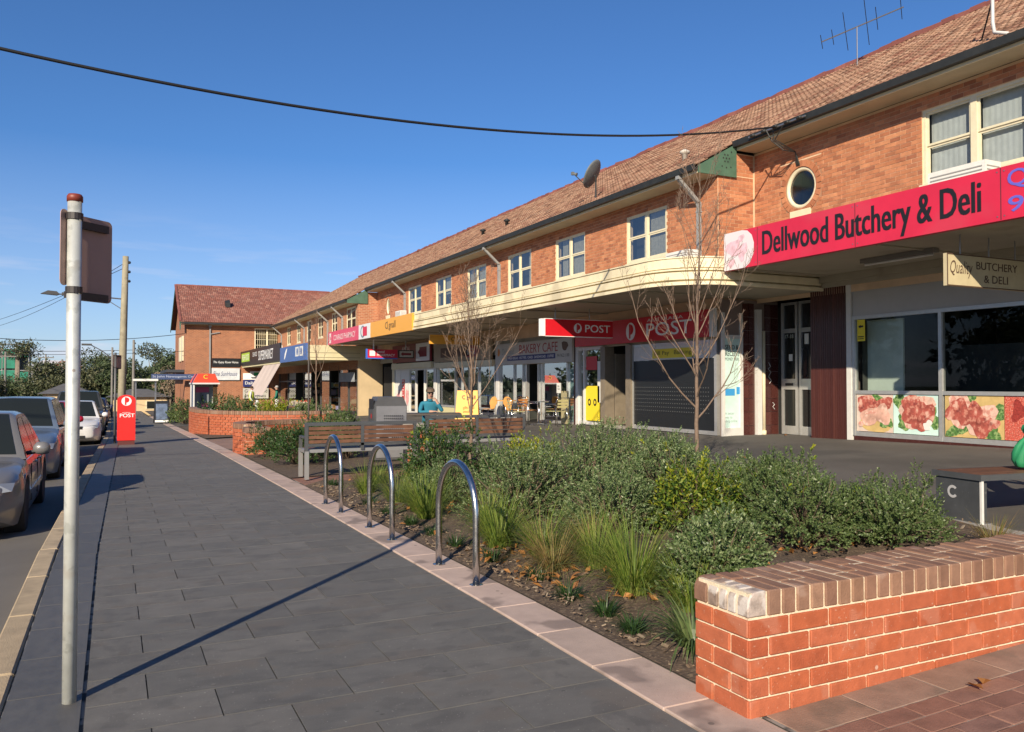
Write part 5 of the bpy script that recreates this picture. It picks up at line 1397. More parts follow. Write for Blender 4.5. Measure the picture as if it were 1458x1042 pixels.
def arc_wall(label, pts, h, z0f, th=.24, start_pier=None):
    """curved wall through plan points, bricks laid one by one"""
    t = thing('brick_garden_wall', label, 'wall', (pts[0][0], pts[0][1], z0f(*pts[0])), group='curved garden walls')
    P = [Vector((p[0], p[1], 0)) for p in pts]
    for _ in range(3):                       # round the plan line off
        Q = [P[0]]
        for a, b in zip(P[:-1], P[1:]): Q += [a.lerp(b, .25), a.lerp(b, .75)]
        P = Q + [P[-1]]
    # resample
    S = [0]
    for a, b in zip(P[:-1], P[1:]): S.append(S[-1] + (b - a).length)
    def at(s):
        for i in range(len(P) - 1):
            if s <= S[i + 1] or i == len(P) - 2:
                f = (s - S[i]) / (S[i + 1] - S[i]); p = P[i].lerp(P[i + 1], f); d = (P[i + 1] - P[i]).normalized(); return p, d
    core = MB(); s = 0; n = int(S[-1] / .24)
    top = max(z0f(p[0], p[1]) for p in pts) + h
    it, ic = [], []
    for k in range(n):
        p, d = at(k * .24 + .12); nn = Vector((d.y, -d.x, 0))
        m = Matrix((d, nn, Vector((0, 0, 1)))).transposed()
        zb = z0f(p.x, p.y) - .1
        core.box((p.x, p.y, (zb + top - .12) / 2), (.245, th - .05, top - .12 - zb), m)
        rows = int((top - .12 - zb) / .086)
        for r in range(rows):
            zc = top - .12 - .043 - r * .086
            q, dq = at(min(S[-1] - .11, k * .24 + .12 + (.12 if r % 2 else 0)))
            for sd in (1, -1): it.append(((q.x + nn.x * sd * (th / 2 - .006), q.y + nn.y * sd * (th / 2 - .006), zc), (.228, .02, .075), m))
        for e in range(3):
            q, dq = at(k * .24 + .04 + .08 * e)
            ic.append(((q.x, q.y, top - .06), (.070, th + .02, .112), m))
        core.box((p.x, p.y, top - .0665), (.245, th - .03, .10), m)
    for (s_, sg) in ((0, -1), (S[-1], 1)):
        p, d = at(s_); nn = Vector((d.y, -d.x, 0)); m = Matrix((nn, d, Vector((0, 0, 1)))).transposed()
        for r in range(int((top - .12 - z0f(p.x, p.y) + .1) / .086)):
            zc = top - .12 - .043 - r * .086
            segs = [(-th / 2, .0 - .006), (.006, th / 2)] if r % 2 else [(-th / 2, th / 2)]
            for a, b in segs: it.append(((p.x + nn.x * (a + b) / 2 + d.x * sg * .004, p.y + nn.y * (a + b) / 2 + d.y * sg * .004, zc), (b - a, .02, .075), m))
    core.build('mortar_core', m_rmort, t, world=True)
    pieces(t, 'brick', it, m_rbrick, 'brickwork'); pieces(t, 'cap_brick', ic, m_cap, 'cap_bricks')
    return t
arc_wall('curved brick garden wall ending in a squared brick pier, beside the footpath behind the first bench', [(2.95, 19.05), (2.68, 19.3), (2.62, 19.9), (2.8, 20.5), (3.3, 20.9), (4.2, 21.2), (4.9, 21.3)], .62, gz, .26)
pr_ = thing('brick_pier', 'squared brick pier with brown caps at the end of the curved wall', 'pier', (2.9, 18.75, -.12))
def pier(t, x0, x1, y0, y1, zb, zt):
    c = MB(); c.bb(x0 + .008, x1 - .008, y0 + .008, y1 - .008, zb, zt + .10); c.build('mortar_core', m_rmort, t, world=True)
    it = []
    for r in range(int((zt - zb) / .086) + 1):
        zc = zt - .043 - r * .086
        for yf in (y0 + .004, y1 - .004):
            n = max(1, round((x1 - x0) / .24)); L = (x1 - x0) / n
            if r % 2: segs = [(x0 + L * i, x0 + L * (i + 1)) for i in range(n)]
            else: segs = [(x0, x0 + L / 2)] + [(x0 + L * (i + .5), x0 + L * (i + 1.5)) for i in range(n - 1)] + [(x1 - L / 2, x1)]
            for a, b in segs: it.append((((a + b) / 2, yf, zc), (b - a - .011, .02, .075), None))
        for xf in (x0 + .004, x1 - .004):
            n = max(1, round((y1 - y0) / .24)); L = (y1 - y0) / n
            for i in range(n): it.append(((xf, y0 + L * (i + .5), zc), (.02, L - .011, .075), None))
    pieces(t, 'brick', it, m_rbrick, 'brickwork', bevel=.003)
    it = []; n = round((x1 - x0 + .02) / .085)
    for i in range(n): it.append(((x0 - .01 + (x1 - x0 + .02) / n * (i + .5), (y0 + y1) / 2, zt + .06), ((x1 - x0 + .02) / n - .010, y1 - y0 + .03, .112), None))
    pieces(t, 'cap_brick', it, m_cap, 'cap_bricks', bevel=.004)
pier(pr_, 2.6, 3.12, 18.5, 19.0, -.3, zp(18.7) + .50)
arc_wall('sunlit curved brick garden wall in front of the phone booth', [(2.75, 33.5), (2.62, 31.5), (2.75, 29.6), (3.2, 28.2), (4.0, 27.3), (5.2, 26.8), (6.6, 26.7)], .66, gz, .26)
pr2 = thing('brick_pier', 'low orange brick pier between the two slatted benches', 'pier', (4.6, 14.2, 0))
pier(pr2, 4.80, 5.22, 13.9, 14.3, -.1, .55)
b = MB(); b.bb(4.77, 5.25, 13.87, 14.33, .675, .73); b.build('coping', m_conc, pr2, world=True)

# ================================================================ bike hoops
m_ss = M('brushed stainless steel', (.56, .55, .53), .24, metal=1., noise=(40, .10))
def hoop(y, label):
    t = thing('bike_hoop', label, 'bike rack', (2.36, y, zp(y) + .01), group='stainless steel bike hoops along the coping')
    pts = [(0, -.375, 0), (0, -.375, .25), (0, -.375, .46)]
    for i in range(1, 20):
        a = math.pi * i / 20; pts.append((0, -.375 * math.cos(a), .46 + .385 * math.sin(a) ** .92))
    pts += [(0, .375, .46), (0, .375, .25), (0, .375, 0)]
    b = MB(); b.tube(pts, .0265, 14); b.build('tube', m_ss, t, smooth=True)
    for s in (-1, 1):
        b = MB(); b.lathe([(.05, 0), (.05, .004), (.028, .006)], (0, .375 * s, 0), 16); b.build('foot_collar', m_ss, t)
hoop(5.80, 'nearest tall stainless bike hoop in front of the grey green shrubs')
hoop(7.77, 'middle stainless bike hoop of the three on the coping')
hoop(9.68, 'farthest stainless bike hoop, in front of the slatted bench')

# ================================================================ benches
m_bframe = M('grey bench steel', (.10, .105, .11), .45, metal=.4, noise=(8, .1))
m_bpost = M('pale bench steel', (.42, .42, .41), .4, metal=.6)
m_slat = M('brown bench slat', (.12, .055, .03), .55, pal=[(.13, .058, .03), (.09, .042, .024), (.16, .075, .04), (.11, .052, .03)], noise=(7, .3), bump=(30, .2))
def bench(label, x, y, L, arm=True):
    z = gz(x + L / 2, y)
    t = thing('park_bench', label, 'bench', (x, y, z), group='slatted benches with their backs to the garden')
    # back frame faces the garden (-Y); the seat reaches away to +Y
    b = MB()
    b.bb(0, L, -.03, .03, .82, .87); b.bb(.05, L - .05, -.028, .022, .50, .54)
    for u in (0, L / 2 - .025, L - .05): b.bb(u, u + .05, -.028, .028, .43, .82)
    b.build('back_frame', m_bframe, t)
    for i in range(4):
        for (u0, u1) in ((.052, L / 2 - .027), (L / 2 + .027, L - .052)):
            q = MB(); q.bb(u0, u1, -.02, .015, .548 + .068 * i, .548 + .068 * i + .050); q.build('back_slat', m_slat, t)
    b = MB(); b.bb(.0, L, .0, .05, .405, .455); b.bb(.0, L, .43, .48, .405, .455); b.bb(0, .05, .05, .43, .405, .455); b.bb(L - .05, L, .05, .43, .405, .455); b.build('seat_frame', m_bpost, t)
    for i in range(5): q = MB(); q.bb(.052, L - .052, .056 + .075 * i, .056 + .075 * i + .065, .43, .462); q.build('seat_slat', m_slat, t)
    for u in (0., L - .06):
        for v in (-.03, .42): b = MB(); b.bb(u, u + .06, v, v + .06, 0, .43 if v < 0 else .405); b.build('leg', m_bpost, t)
        if arm:
            b = MB(); b.bb(u + .005, u + .055, .03, .47, .62, .65); b.bb(u + .005, u + .055, .44, .47, .455, .62); b.build('armrest', m_bframe, t)
bench('nearer grey framed slatted bench with its back to the bike hoops', 2.66, 12.72, 1.80)
bench('second grey framed slatted bench behind the sapling trunk', 4.72, 12.98, 1.86)
def flat_bench(label, x, y, L, rz_):
    t = thing('park_bench', label, 'bench', (x, y, gz(x, y)), rz_)
    m_panel = M('dark bench panel', (.075, .08, .085), .5, metal=.3, noise=(6, .15), spots=[(30, .7, (.2, .2, .2), .4)])
    for u in (0, L - .12):
        b = MB(); b.prism([(u, 0, 0), (u, .5, 0), (u, .5, .40), (u, 0, .40)], (.012, 0, 0)); b.build('end_panel', m_panel, t)
        b = MB(); b.bb(u - .006, u + .02, -.022, .0, 0, .40); b.build('edge_strip', m_aluw, t)
        b = MB(); b.bb(u + .02, u + .10, .02, .48, .03, .38); b.build('end_box', m_panel, t)
        b = MB(); b.bb(u - .02, u + .12, -.02, .52, 0, .012); b.build('foot_plate', m_bpost, t)
    b = MB(); b.bb(-.02, L + .02, -.03, .0, .402, .455); b.bb(-.02, L + .02, .5, .53, .402, .455); b.bb(-.02, .0, .0, .5, .402, .455); b.bb(L, L + .02, 0, .5, .402, .455); b.build('seat_frame', m_bframe, t)
    for i in range(6): q = MB(); q.bb(.005, L - .005, .006 + .0822 * i, .006 + .0822 * i + .074, .42, .458); q.build('seat_slat', m_slat, t)
    flat(t, 'stencil', [disc(.06, 16, (0, 0), 1., .7, 5.6) + disc(.035, 16, (0, 0), 1., .7, 5.6)[::-1]], (-.001, .3, .27), M('stencil grey', (.4, .4, .4), .7), axes=(Vector((0, -1, 0)), Vector((0, 0, 1)), Vector((-1, 0, 0))), off=Vector())
    return t
flat_bench('backless bench with dark end panels at the right edge by the near wall', 7.08, 4.83, 2.1, R(-8))

# ================================================================ bin
def bin_():
    x, y = 4.66, 14.9; z = gz(x, y)
    t = thing('litter_bin', 'grey steel litter bin enclosure with a perforated panel behind the first bench', 'bin', (x, y, z), R(-6))
    m1 = M('grey bin panel', (.20, .205, .22), .5, metal=.3, noise=(5, .1)); m2 = M('dark bin shell', (.09, .092, .097), .5, metal=.3, noise=(4, .15))
    b = MB(); b.prism([(-.30, -.30, .06), (.30, -.30, .06), (.30, -.30, 1.06), (.23, -.30, 1.22), (-.23, -.30, 1.22), (-.30, -.30, 1.06)], (0, .6, 0)); b.build('shell', m2, t)
    b = MB(); b.bb(-.27, .29, -.315, -.302, .10, 1.05); p = b.build('front_panel', m1, t)
    d = []
    for i in range(10):
        for k in range(12):
            if (k < 5 and i < 4): continue
            d.append(disc(.014, 6, (-.14 + .036 * i, -.28 + .05 * k)))
    flat(t, 'perforation', d, (.02, -.315, .60), m_txt, 'S', off=Vector(), eps=.003)
    flat(t, 'logo', [wob((0, 0), .08, 9, .4)], (-.12, -.315, .45), m_txt, 'S', off=Vector(), eps=.003)
    b = MB(); b.bb(-.315, -.301, -.27, .27, .1, 1.0); b.build('side_panel', m2, t)
    b = MB(); b.bb(-.318, -.302, -.2, .2, .99, 1.18); b.build('opening', m_txt, t)
    flat(t, 'badge', [disc(.05, 12)], (-.315, -.05, .86), m_pred, 'W', off=Vector(), eps=.004)
    b = MB(); b.bb(-.28, .28, -.28, .28, 0, .06); b.build('base', m_txt, t)
bin_()
# ================================================================ picnic table
def table_():
    x, y = 6.15, 17.4; z = gz(x, y)
    t = thing('picnic_table', 'dark picnic table in front of the seated man', 'table', (x, y, z), R(-18))
    for i in range(5): b = MB(); b.bb(-.95, .95, -.34 + .138 * i, -.34 + .138 * i + .128, .74, .78); b.build('table_slat', M('dark table slat', (.06, .05, .042), .6, noise=(5, .2)), t)
    for s in (-.6, .6):
        b = MB(); b.bb(s - .04, s + .04, -.05, .05, 0, .70); b.bb(s - .03, s + .03, -.34, .34, .70, .738); b.build('leg', m_bframe, t)
    for k in (-.62, .62):
        b = MB(); b.bb(-.95, .95, k - .16, k + .16, .42, .46); b.build('seat', M('dark table slat', (.06, .05, .042)), t)
        for s in (-.6, .6): b = MB(); b.bb(s - .035, s + .035, k - .04, k + .04, 0, .418); b.build('leg', m_bframe, t)
table_()
# ================================================================ signs on poles
m_galv = M('galvanised pole', (.56, .58, .55), .42, metal=.35, noise=(9, .12), spots=[(20, .62, (.38, .40, .37), .6), (6, .62, (.44, .40, .34), .5)], specks=[(14, .12, (.20, .12, .07), .6, .10)])
m_signback = M('brown sign back', (.36, .235, .20), .5, metal=.2, noise=(1.5, .12))
m_signdk = M('dark bracket', (.035, .03, .03), .5)
def sign_pole(label, x, y, h, near=True):
    z = zp(y)
    t = thing('street_sign_pole', label, 'sign pole', (x, y, z), group='parking sign poles along the kerb')
    b = MB(); b.tube([(0, 0, -.1), (0, 0, h)], .0305, 18); b.build('pole', m_galv if near else M('dull pole', (.12, .12, .12), .5, metal=.3), t, smooth=True)
    if near:
        b = MB(); b.lathe([(.034, h - .012), (.034, h + .012), (.028, h + .022)], (0, 0, 0), 18); b.build('cap', M('rust red cap', (.20, .035, .02), .5), t, smooth=True)
    for s, ang, x0, x1, za, zb in ((1, R(60), .0, .255, h - .46, h - .06), (-1, R(44), .0, .055, h - .40, h - .05)):
        d = Vector((.72, .69, 0)) if s > 0 else Vector((-.16, -.25, 0))
        d.normalize(); pn = Vector((d.y, -d.x, 0))
        # plate with rounded corners
        c0 = Vector((0, 0, 0)) + (pn * -.045 if s > 0 else pn * .030)
        r = .025; pl = []
        for (cx, cz, a0) in ((x1 - r, zb - r, 0), (x0 + r, zb - r, 90), (x0 + r, za + r, 180), (x1 - r, za + r, 270)):
            for k in range(5):
                a = R(a0 + 22.5 * k); pl.append(c0 + d * (cx + r * math.cos(a)) + Vector((0, 0, cz + r * math.sin(a))))
        b = MB(); b.prism(pl, pn * .003); b.build('sign_plate', m_signback, t)
        for zz in (za + .02, zb - .045):
            b = MB(); q0, q1 = c0 + d * .0 + Vector((0, 0, zz)), c0 + d * (x1 - .04) + Vector((0, 0, zz)); b.bar(q0 + pn * .016 * s, q1 + pn * .016 * s, .02, .035); b.bar(Vector((0, 0, zz)), c0 + Vector((0, 0, zz)), .03, .03); b.build('bracket', m_signdk, t)
    for zz in (h - .08, h - .42): b = MB(); b.lathe([(.036, zz - .015), (.036, zz + .015)], (0, 0, 0), 16); b.build('clamp', m_signdk, t)
sign_pole('tall grey pole in the left foreground with two brown sign plates', -.165, 4.26, 2.30)
sign_pole('slim dark sign pole behind the red post box', .06, 25.6, 2.55, False)
# ================================================================ red street posting box
def postbox():
    x, y = .34, 24.9; z = zp(y)
    t = thing('post_box', 'red round-topped street post box with white POST lettering on the footpath', 'post box', (x, y, z))
    w, h = .225, 1.36
    arc = [(w * math.cos(R(a)), h - w * .62 + w * .62 * math.sin(R(a))) for a in range(0, 181, 12)]
    b = MB(); b.prism([(px, -.22, pz) for px, pz in [(w, .12)] + arc + [(-w, .12)]], (0, .5, 0)); b.build('body', M('post box red', (.72, .025, .02), .35, coat=.3), t)
    b = MB(); b.bb(-w + .015, w - .015, -.2, .26, 0, .118); b.build('plinth', M('dark red plinth', (.10, .02, .018), .6), t)
    flat(t, 'post_emblem', [disc(.125, 24)], (.0, -.22, 1.19), m_txtw, 'S', off=Vector()); flat(t, 'post_emblem', [rect(-.042, -.002, -.105, .105), disc(.07, 14, (0, .03), 1., -1.57, 1.57)], (0, -.22, 1.19), M('post box red', (.72, .025, .02)), 'S', off=Vector(), eps=.007)
    text(t, 'lettering', 'POST', (.02, -.22, .80), .36, .10, m_txtw, 'S', bold=.06, off=Vector()); text(t, 'lettering', 'AUSTRALIA', (.0, -.22, .875), .2, .03, m_txtw, 'S', off=Vector())
postbox()
# ================================================================ sandwich board, phone booth, bollards
def aboard(name, label, x, y, w, h, m, rz_=0., fr=None):
    t = thing(name, label, 'sandwich board', (x, y, gz(x, y)), rz_)
    for s in (-1, 1):
        b = MB(); b.prism([(-w / 2, s * .26, .04), (w / 2, s * .26, .04), (w / 2 * .86, s * .03, h), (-w / 2 * .86, s * .03, h)], (0, s * -.02, 0)); b.build('board', fr or m, t)
    return t
t = aboard('sandwich_board', 'black framed sandwich board with a dark picture on the far footpath', 2.15, 43.5, .72, 1.12, m_black)
flat(t, 'picture', [rect(-.26, .26, -.40, .38)], (0, -.155, .6), M('blue dusk print', (.10, .14, .22), .5, noise=(4, .6)), axes=(Vector((1, 0, 0)), Vector((0, .2, .98)).normalized(), Vector((0, -.98, .2)).normalized()), off=Vector(), eps=.03)
flat(t, 'white_strip', [rect(-.3, .3, -.06, .04)], (0, -.25, .14), m_txtw, axes=(Vector((1, 0, 0)), Vector((0, .2, .98)).normalized(), Vector((0, -.98, .2)).normalized()), off=Vector(), eps=.035)
t = aboard('sandwich_board', 'yellow sandwich board with dark lettering outside the tobacconist', 11.4, 27.0, .85, 1.12, M('board amber', (.78, .36, .02), .5), R(-30))
ax = (Vector((1, 0, 0)), Vector((0, .2, .98)).normalized(), Vector((0, -.98, .2)).normalized())
text(t, 'lettering', 'C gnall', (.05, -.10, .86), .48, .18, m_txt, axes=ax, off=Vector(), eps=.035)
text(t, 'lettering', 'gifts and\nsmokes', (.05, -.18, .45), .4, .24, M('tan print', (.45, .25, .04), .6), axes=ax, off=Vector(), eps=.035)
def booth():
    x, y = 3.75, 40.0; z = -.46
    t = thing('phone_booth', 'white public phone booth with a red hood behind the curved wall', 'phone booth', (x, y, z), R(4))
    w = .52
    mw = M('booth white', (.66, .66, .64), .5, noise=(4, .08)); mr = M('booth red', (.68, .07, .03), .4)
    b = MB(); b.bb(-w, -w + .06, -.45, .4, .1, 1.95); b.build('side_panel', mw, t)
    b = MB(); b.bb(w - .05, w, -.45, .4, .75, 1.95); b.build('side_panel', glass('booth glass', (.5, .55, .52), .15), t)
    b = MB(); b.bb(w - .05, w, .34, .4, .1, .75); b.build('corner_post', mw, t)
    b = MB(); b.bb(-w + .06, w - .05, .34, .4, .55, 1.95); b.build('back_panel', M('booth grey', (.34, .35, .33), .6), t)
    b = MB(); b.prism([(-w - .02, -.5, 1.95), (w + .08, -.5, 1.95), (w + .0, -.46, 2.12), (w - .1, -.42, 2.36), (-w + .22, -.42, 2.36), (-w + .06, -.46, 2.12)], (0, .9, 0)); b.build('hood', mr, t)
    b = MB(); b.bb(-w - .04, w + .1, -.52, .42, 1.88, 1.948); b.build('hood_edge', mw, t)
    text(t, 'lettering', 'C', (.0, -.455, 2.22), .17, .18, M('yellow print', (.85, .60, .06), .5), 'S', bold=.06, off=Vector(), eps=.016)
    b = MB(); b.bb(-.08, .26, .18, .338, .85, 1.5); b.build('phone_unit', M('phone grey', (.18, .2, .22), .4), t)
    b = MB(); b.tube([(-.02, .14, 1.05), (-.04, .13, 1.2), (-.02, .14, 1.38)], .03, 8); b.build('handset', m_txt, t)
    b = MB(); b.bb(-.06, .22, .172, .178, .86, 1.0); b.bb(-.3, .3, .332, .338, 1.5, 1.75); b.build('pink_panel', M('booth pink', (.66, .10, .22), .5), t)
    b = MB(); b.bb(-w + .06, w - .05, -.2, .338, .62, .66); b.build('shelf', mw, t)
booth()
for (x, y, lb) in ((5.75, 37.6, 'left of two white bollards before the supermarket'), (7.0, 39.8, 'right of two white bollards before the supermarket')):
    t = thing('bollard', lb, 'bollard', (x, y, gz(x, y)), group='white bollards'); b = MB(); b.lathe([(.085, 0), (.085, .98), (.07, 1.02), (.02, 1.04)], (0, 0, 0), 16); b.build('post', M('bollard white', (.70, .68, .66), .5, noise=(6, .1)), t, smooth=True)
    b = MB(); b.lathe([(.12, 0), (.12, .02), (.09, .03)], (0, 0, 0), 16); b.build('base_plate', m_bframe, t)
# ================================================================ cafe furniture
m_ply = M('honey plywood', (.56, .29, .08), .45, noise=(5, .15)); m_chrome = M('chrome tube', (.62, .62, .62), .18, metal=1.)
def shell_chair(label, x, y, rz_):
    t = thing('cafe_chair', label, 'chair', (x, y, gz(x, y)), rz_, 'honey plywood chairs outside the cafe')
    b = MB(); b.prism([(-.2 * math.cos(a) - 0 if False else .2 * math.cos(a), .2 * math.sin(a), .44) for a in [2 * math.pi * i / 20 for i in range(20)]], (0, 0, .014)); b.build('seat', m_ply, t)
    pts = [(.19 * math.cos(a), .62 + .0 + .24 * math.sin(a)) for a in [2 * math.pi * i / 20 for i in range(20)]]
    pts = [(u * (1 if v > .6 else .75), v) for u, v in pts]
    b = MB(); b.prism([(u, .19 + (v - .4) * .22, v + .02) for u, v in pts], (0, .014, 0)); b.build('backrest', m_ply, t)
    for sx in (-1, 1):
        for sy in (-1, 1): b = MB(); b.tube([(.13 * sx, .12 * sy, .44), (.2 * sx, .2 * sy, 0)], .010, 6); b.build('leg', m_chrome, t, smooth=True)
shell_chair('plywood chair with a round back just outside the cafe window', 12.0, 24.6, R(120))
shell_chair('plywood chair facing the sunny table left of the cafe door', 11.9, 26.3, R(-70))
shell_chair('tilted plywood chair beside the cafe door post', 11.9, 23.9, R(-100))
def round_table(label, x, y, m, top=.32):
    t = thing('cafe_table', label, 'table', (x, y, gz(x, y))); b = MB(); b.lathe([(top, .71), (top, .735), (top - .01, .74)], (0, 0, 0), 24); b.build('tabletop', m, t)
    b = MB(); b.tube([(0, 0, .02), (0, 0, .71)], .03, 10); b.build('column', m_chrome, t, smooth=True)
    for k in range(4): b = MB(); a = k * 1.571 + .5; b.bar((0, 0, .05), (.3 * math.cos(a), .3 * math.sin(a), .015), .04, .03); b.build('foot', m_chrome, t)
round_table('honey topped round cafe table by the window', 12.2, 25.5, m_ply, .36)
round_table('bright metal cafe table by the cafe door', 11.8, 22.3, m_chrome, .35)
m_oslat = M('pale chair slat', (.50, .46, .24), .5); m_rslat = M('orange chair slat', (.52, .22, .07), .5)
def slat_chair(label, x, y, rz_, m):
    t = thing('cafe_chair', label, 'chair', (x, y, gz(x, y)), rz_, 'aluminium slatted chairs outside the cafe')
    for s in (-1, 1):
        b = MB(); b.tube([(.25 * s, -.24, 0), (.25 * s, -.19, .62), (.25 * s, -.12, .66), (.25 * s, .2, .66), (.24 * s, .26, .80), (.2 * s, .28, .84)], .013, 8); b.build('side_frame', m_chrome, t, smooth=True)
        b = MB(); b.tube([(.25 * s, .18, .64), (.25 * s, .28, 0)], .013, 8); b.build('leg', m_chrome, t, smooth=True)
    b = MB(); b.tube([(-.2, .28, .84), (.2, .28, .84)], .013, 8); b.tube([(-.25, -.2, .43), (.25, -.2, .43)], .011, 6); b.build('cross_tube', m_chrome, t, smooth=True)
    for i in range(5): b = MB(); b.bb(-.22, .22, -.2 + .085 * i, -.2 + .085 * i + .065, .44, .452); b.build('seat_slat', m, t)
    for i in range(3): b = MB(); b.bb(-.22, .22, .245 + .012 * i, .257 + .012 * i, .55 + .09 * i, .61 + .09 * i); b.build('back_slat', m, t)
slat_chair('aluminium chair with pale slats right of the metal table', 11.9, 21.4, R(-160), m_oslat)
slat_chair('aluminium chair with orange slats left of the metal table', 11.9, 23.2, R(20), m_rslat)
slat_chair('aluminium chair with pale slats in front of the metal table', 11.2, 22.6, R(75), m_oslat)
t = thing('timber_screen', 'pale timber pallet screen leaning beside the cafe window', 'screen', (12.3, 21.7, .2))
for i in range(5): b = MB(); b.bb(12.42, 12.45, 21.60 + .085 * i, 21.60 + .085 * i + .075, .22, 1.22 - .05 * (i % 2)); b.build('plank', M('weathered plank', (.34, .30, .17), .8, noise=(6, .25)), t, world=True)
b = MB(); b.bb(12.452, 12.48, 21.6, 22.02, .4, .48); b.bb(12.452, 12.48, 21.6, 22.02, .95, 1.03); b.build('rail', M('weathered plank', (.34, .30, .17)), t, world=True)
t = thing('white_bucket', 'small white bin beside the cafe chairs', 'bucket', (11.7, 26.9, gz(11.7, 26.9))); b = MB(); b.lathe([(.1, 0), (.13, .28), (.14, .3), (.12, .3)], (0, 0, 0), 16); b.build('tub', m_pwhite, t, smooth=True)
b = MB(); b.tube([(-.13, 0, .28), (-.08, 0, .38), (.08, 0, .38), (.13, 0, .28)], .006, 5); b.build('handle', m_steel, t)
t = thing('display_stand', 'small white leaflet stand outside the tobacconist', 'stand', (11.8, 28.4, gz(11.8, 28.4))); b = MB(); b.bb(-.02, .02, -.18, .18, .1, .95); b.build('board', m_pwhite, t); b = MB(); b.bb(-.15, .15, -.2, .2, 0, .05); b.build('base', m_bframe, t)
flat(t, 'leaflet', [rect(-.13, .13, -.12, .1)], (-.02, 0, .75), M('poster violet', (.16, .16, .42), .5), 'W', off=Vector()); flat(t, 'leaflet', [rect(-.13, .13, -.12, .1)], (-.02, 0, .35), M('poster mint', (.35, .55, .30), .5), 'W', off=Vector())
# green bag on the backless bench
t = thing('shopping_bag', 'green shopping bag standing on the bench at the right edge', 'bag', (7.93, 4.9, gz(7.6, 4.9) + .46))
b = MB(); vs_, fs_ = [], []; NA = 40
for zz, rr in ((0, .125), (.015, .15), (.06, .165), (.13, .16), (.20, .135), (.25, .095), (.28, .055), (.31, .045), (.36, .075), (.40, .06)):
    for k in range(NA):
        a = 6.2832 * k / NA; q = rr * (1 + (.10 * math.sin(5 * a + 9 * zz) + .07 * math.sin(11 * a - 14 * zz) + .04 * math.sin(17 * a + 30 * zz)) * min(1, zz * 14 + .2))
        vs_.append((q * math.cos(a), q * math.sin(a) * .8, zz + .012 * math.sin(3 * a) * (zz > .05)))
for i_ in range(9):
    for k in range(NA): fs_.append((i_ * NA + k, i_ * NA + (k + 1) % NA, (i_ + 1) * NA + (k + 1) % NA, (i_ + 1) * NA + k))
fs_.append(tuple(range(NA))[::-1]); b.add(vs_, fs_); b.build('sack', M('green bag', (.02, .22, .09), .6, noise=(4, .2)), t, smooth=True)
b = MB(); b.tube([(-.04, 0, .33), (-.05, .01, .45), (.05, .01, .45), (.04, 0, .33)], .010, 6); b.build('handle', M('green bag', (.02, .26, .10)), t, smooth=True)

# ================================================================ plants
def quads_mesh(name, V, mat):
    """V: (n, 4, 3) array of quads"""
    n = V.shape[0]
    me = bpy.data.meshes.new(name)
    me.vertices.add(n * 4); me.vertices.foreach_set('co', V.reshape(-1).astype(np.float32))
    me.loops.add(n * 4); me.loops.foreach_set('vertex_index', np.arange(n * 4, dtype=np.int32))
    me.polygons.add(n); me.polygons.foreach_set('loop_start', np.arange(0, n * 4, 4, dtype=np.int32))
    try: me.polygons.foreach_set('loop_total', np.full(n, 4, dtype=np.int32))
    except Exception: pass
    me.materials.append(mat); me.update(calc_edges=True); me.validate()
    return me
def norm(a): return a / np.maximum(1e-9, np.linalg.norm(a, axis=-1, keepdims=True))
def leaf_quads(P, D, L, Wd, hint=None, jit=.55):
    """diamond leaves from points P along D"""
    n = len(P)
    r = nrg.normal(size=(n, 3))
    if hint is not None: r = norm(hint) + r * jit
    S = norm(np.cross(D, r))
    L = np.asarray(L).reshape(-1, 1); Wd = np.asarray(Wd).reshape(-1, 1)
    N = np.cross(D, S)
    mid = P + D * L * .5
    return np.stack([P, mid + S * Wd * .5 + N * Wd * .12, P + D * L, mid - S * Wd * .5 + N * Wd * .12], 1)
fm_west = foliage_mat('grey green rosemary leaf', [(.040, .074, .024), (.085, .140, .046), (.135, .19, .072), (.25, .30, .15), (.06, .105, .034)], .45, .2)
fm_dark = foliage_mat('dark green shrub leaf', [(.022, .05, .016), (.04, .085, .022), (.06, .11, .03), (.03, .065, .02)], .42, .18)
fm_mid = foliage_mat('mid green shrub leaf', [(.05, .085, .028), (.08, .13, .04), (.12, .165, .06), (.15, .19, .075)], .42, .22)
fm_gold = foliage_mat('golden green leaf', [(.07, .14, .015), (.20, .26, .02), (.34, .34, .03), (.12, .20, .02), (.42, .38, .05)], .38, .28)
fm_ygreen = foliage_mat('yellow green leaf', [(.035, .075, .012), (.07, .13, .02), (.13, .19, .025), (.26, .27, .03), (.05, .10, .015)], .38, .25)
fm_grass = foliage_mat('lomandra blade', [(.08, .14, .025), (.14, .21, .035), (.21, .27, .05), (.30, .32, .09)], .45, .3)
fm_grassd = foliage_mat('dry tussock blade', [(.16, .17, .05), (.26, .20, .08), (.34, .22, .10), (.10, .14, .035)], .5, .3)
fm_mondo = foliage_mat('dark mondo blade', [(.016, .04, .012), (.03, .065, .018), (.045, .085, .025)], .4, .2)
m_twig = M('shrub twig', (.14, .10, .07), .85)
SH = 1.12
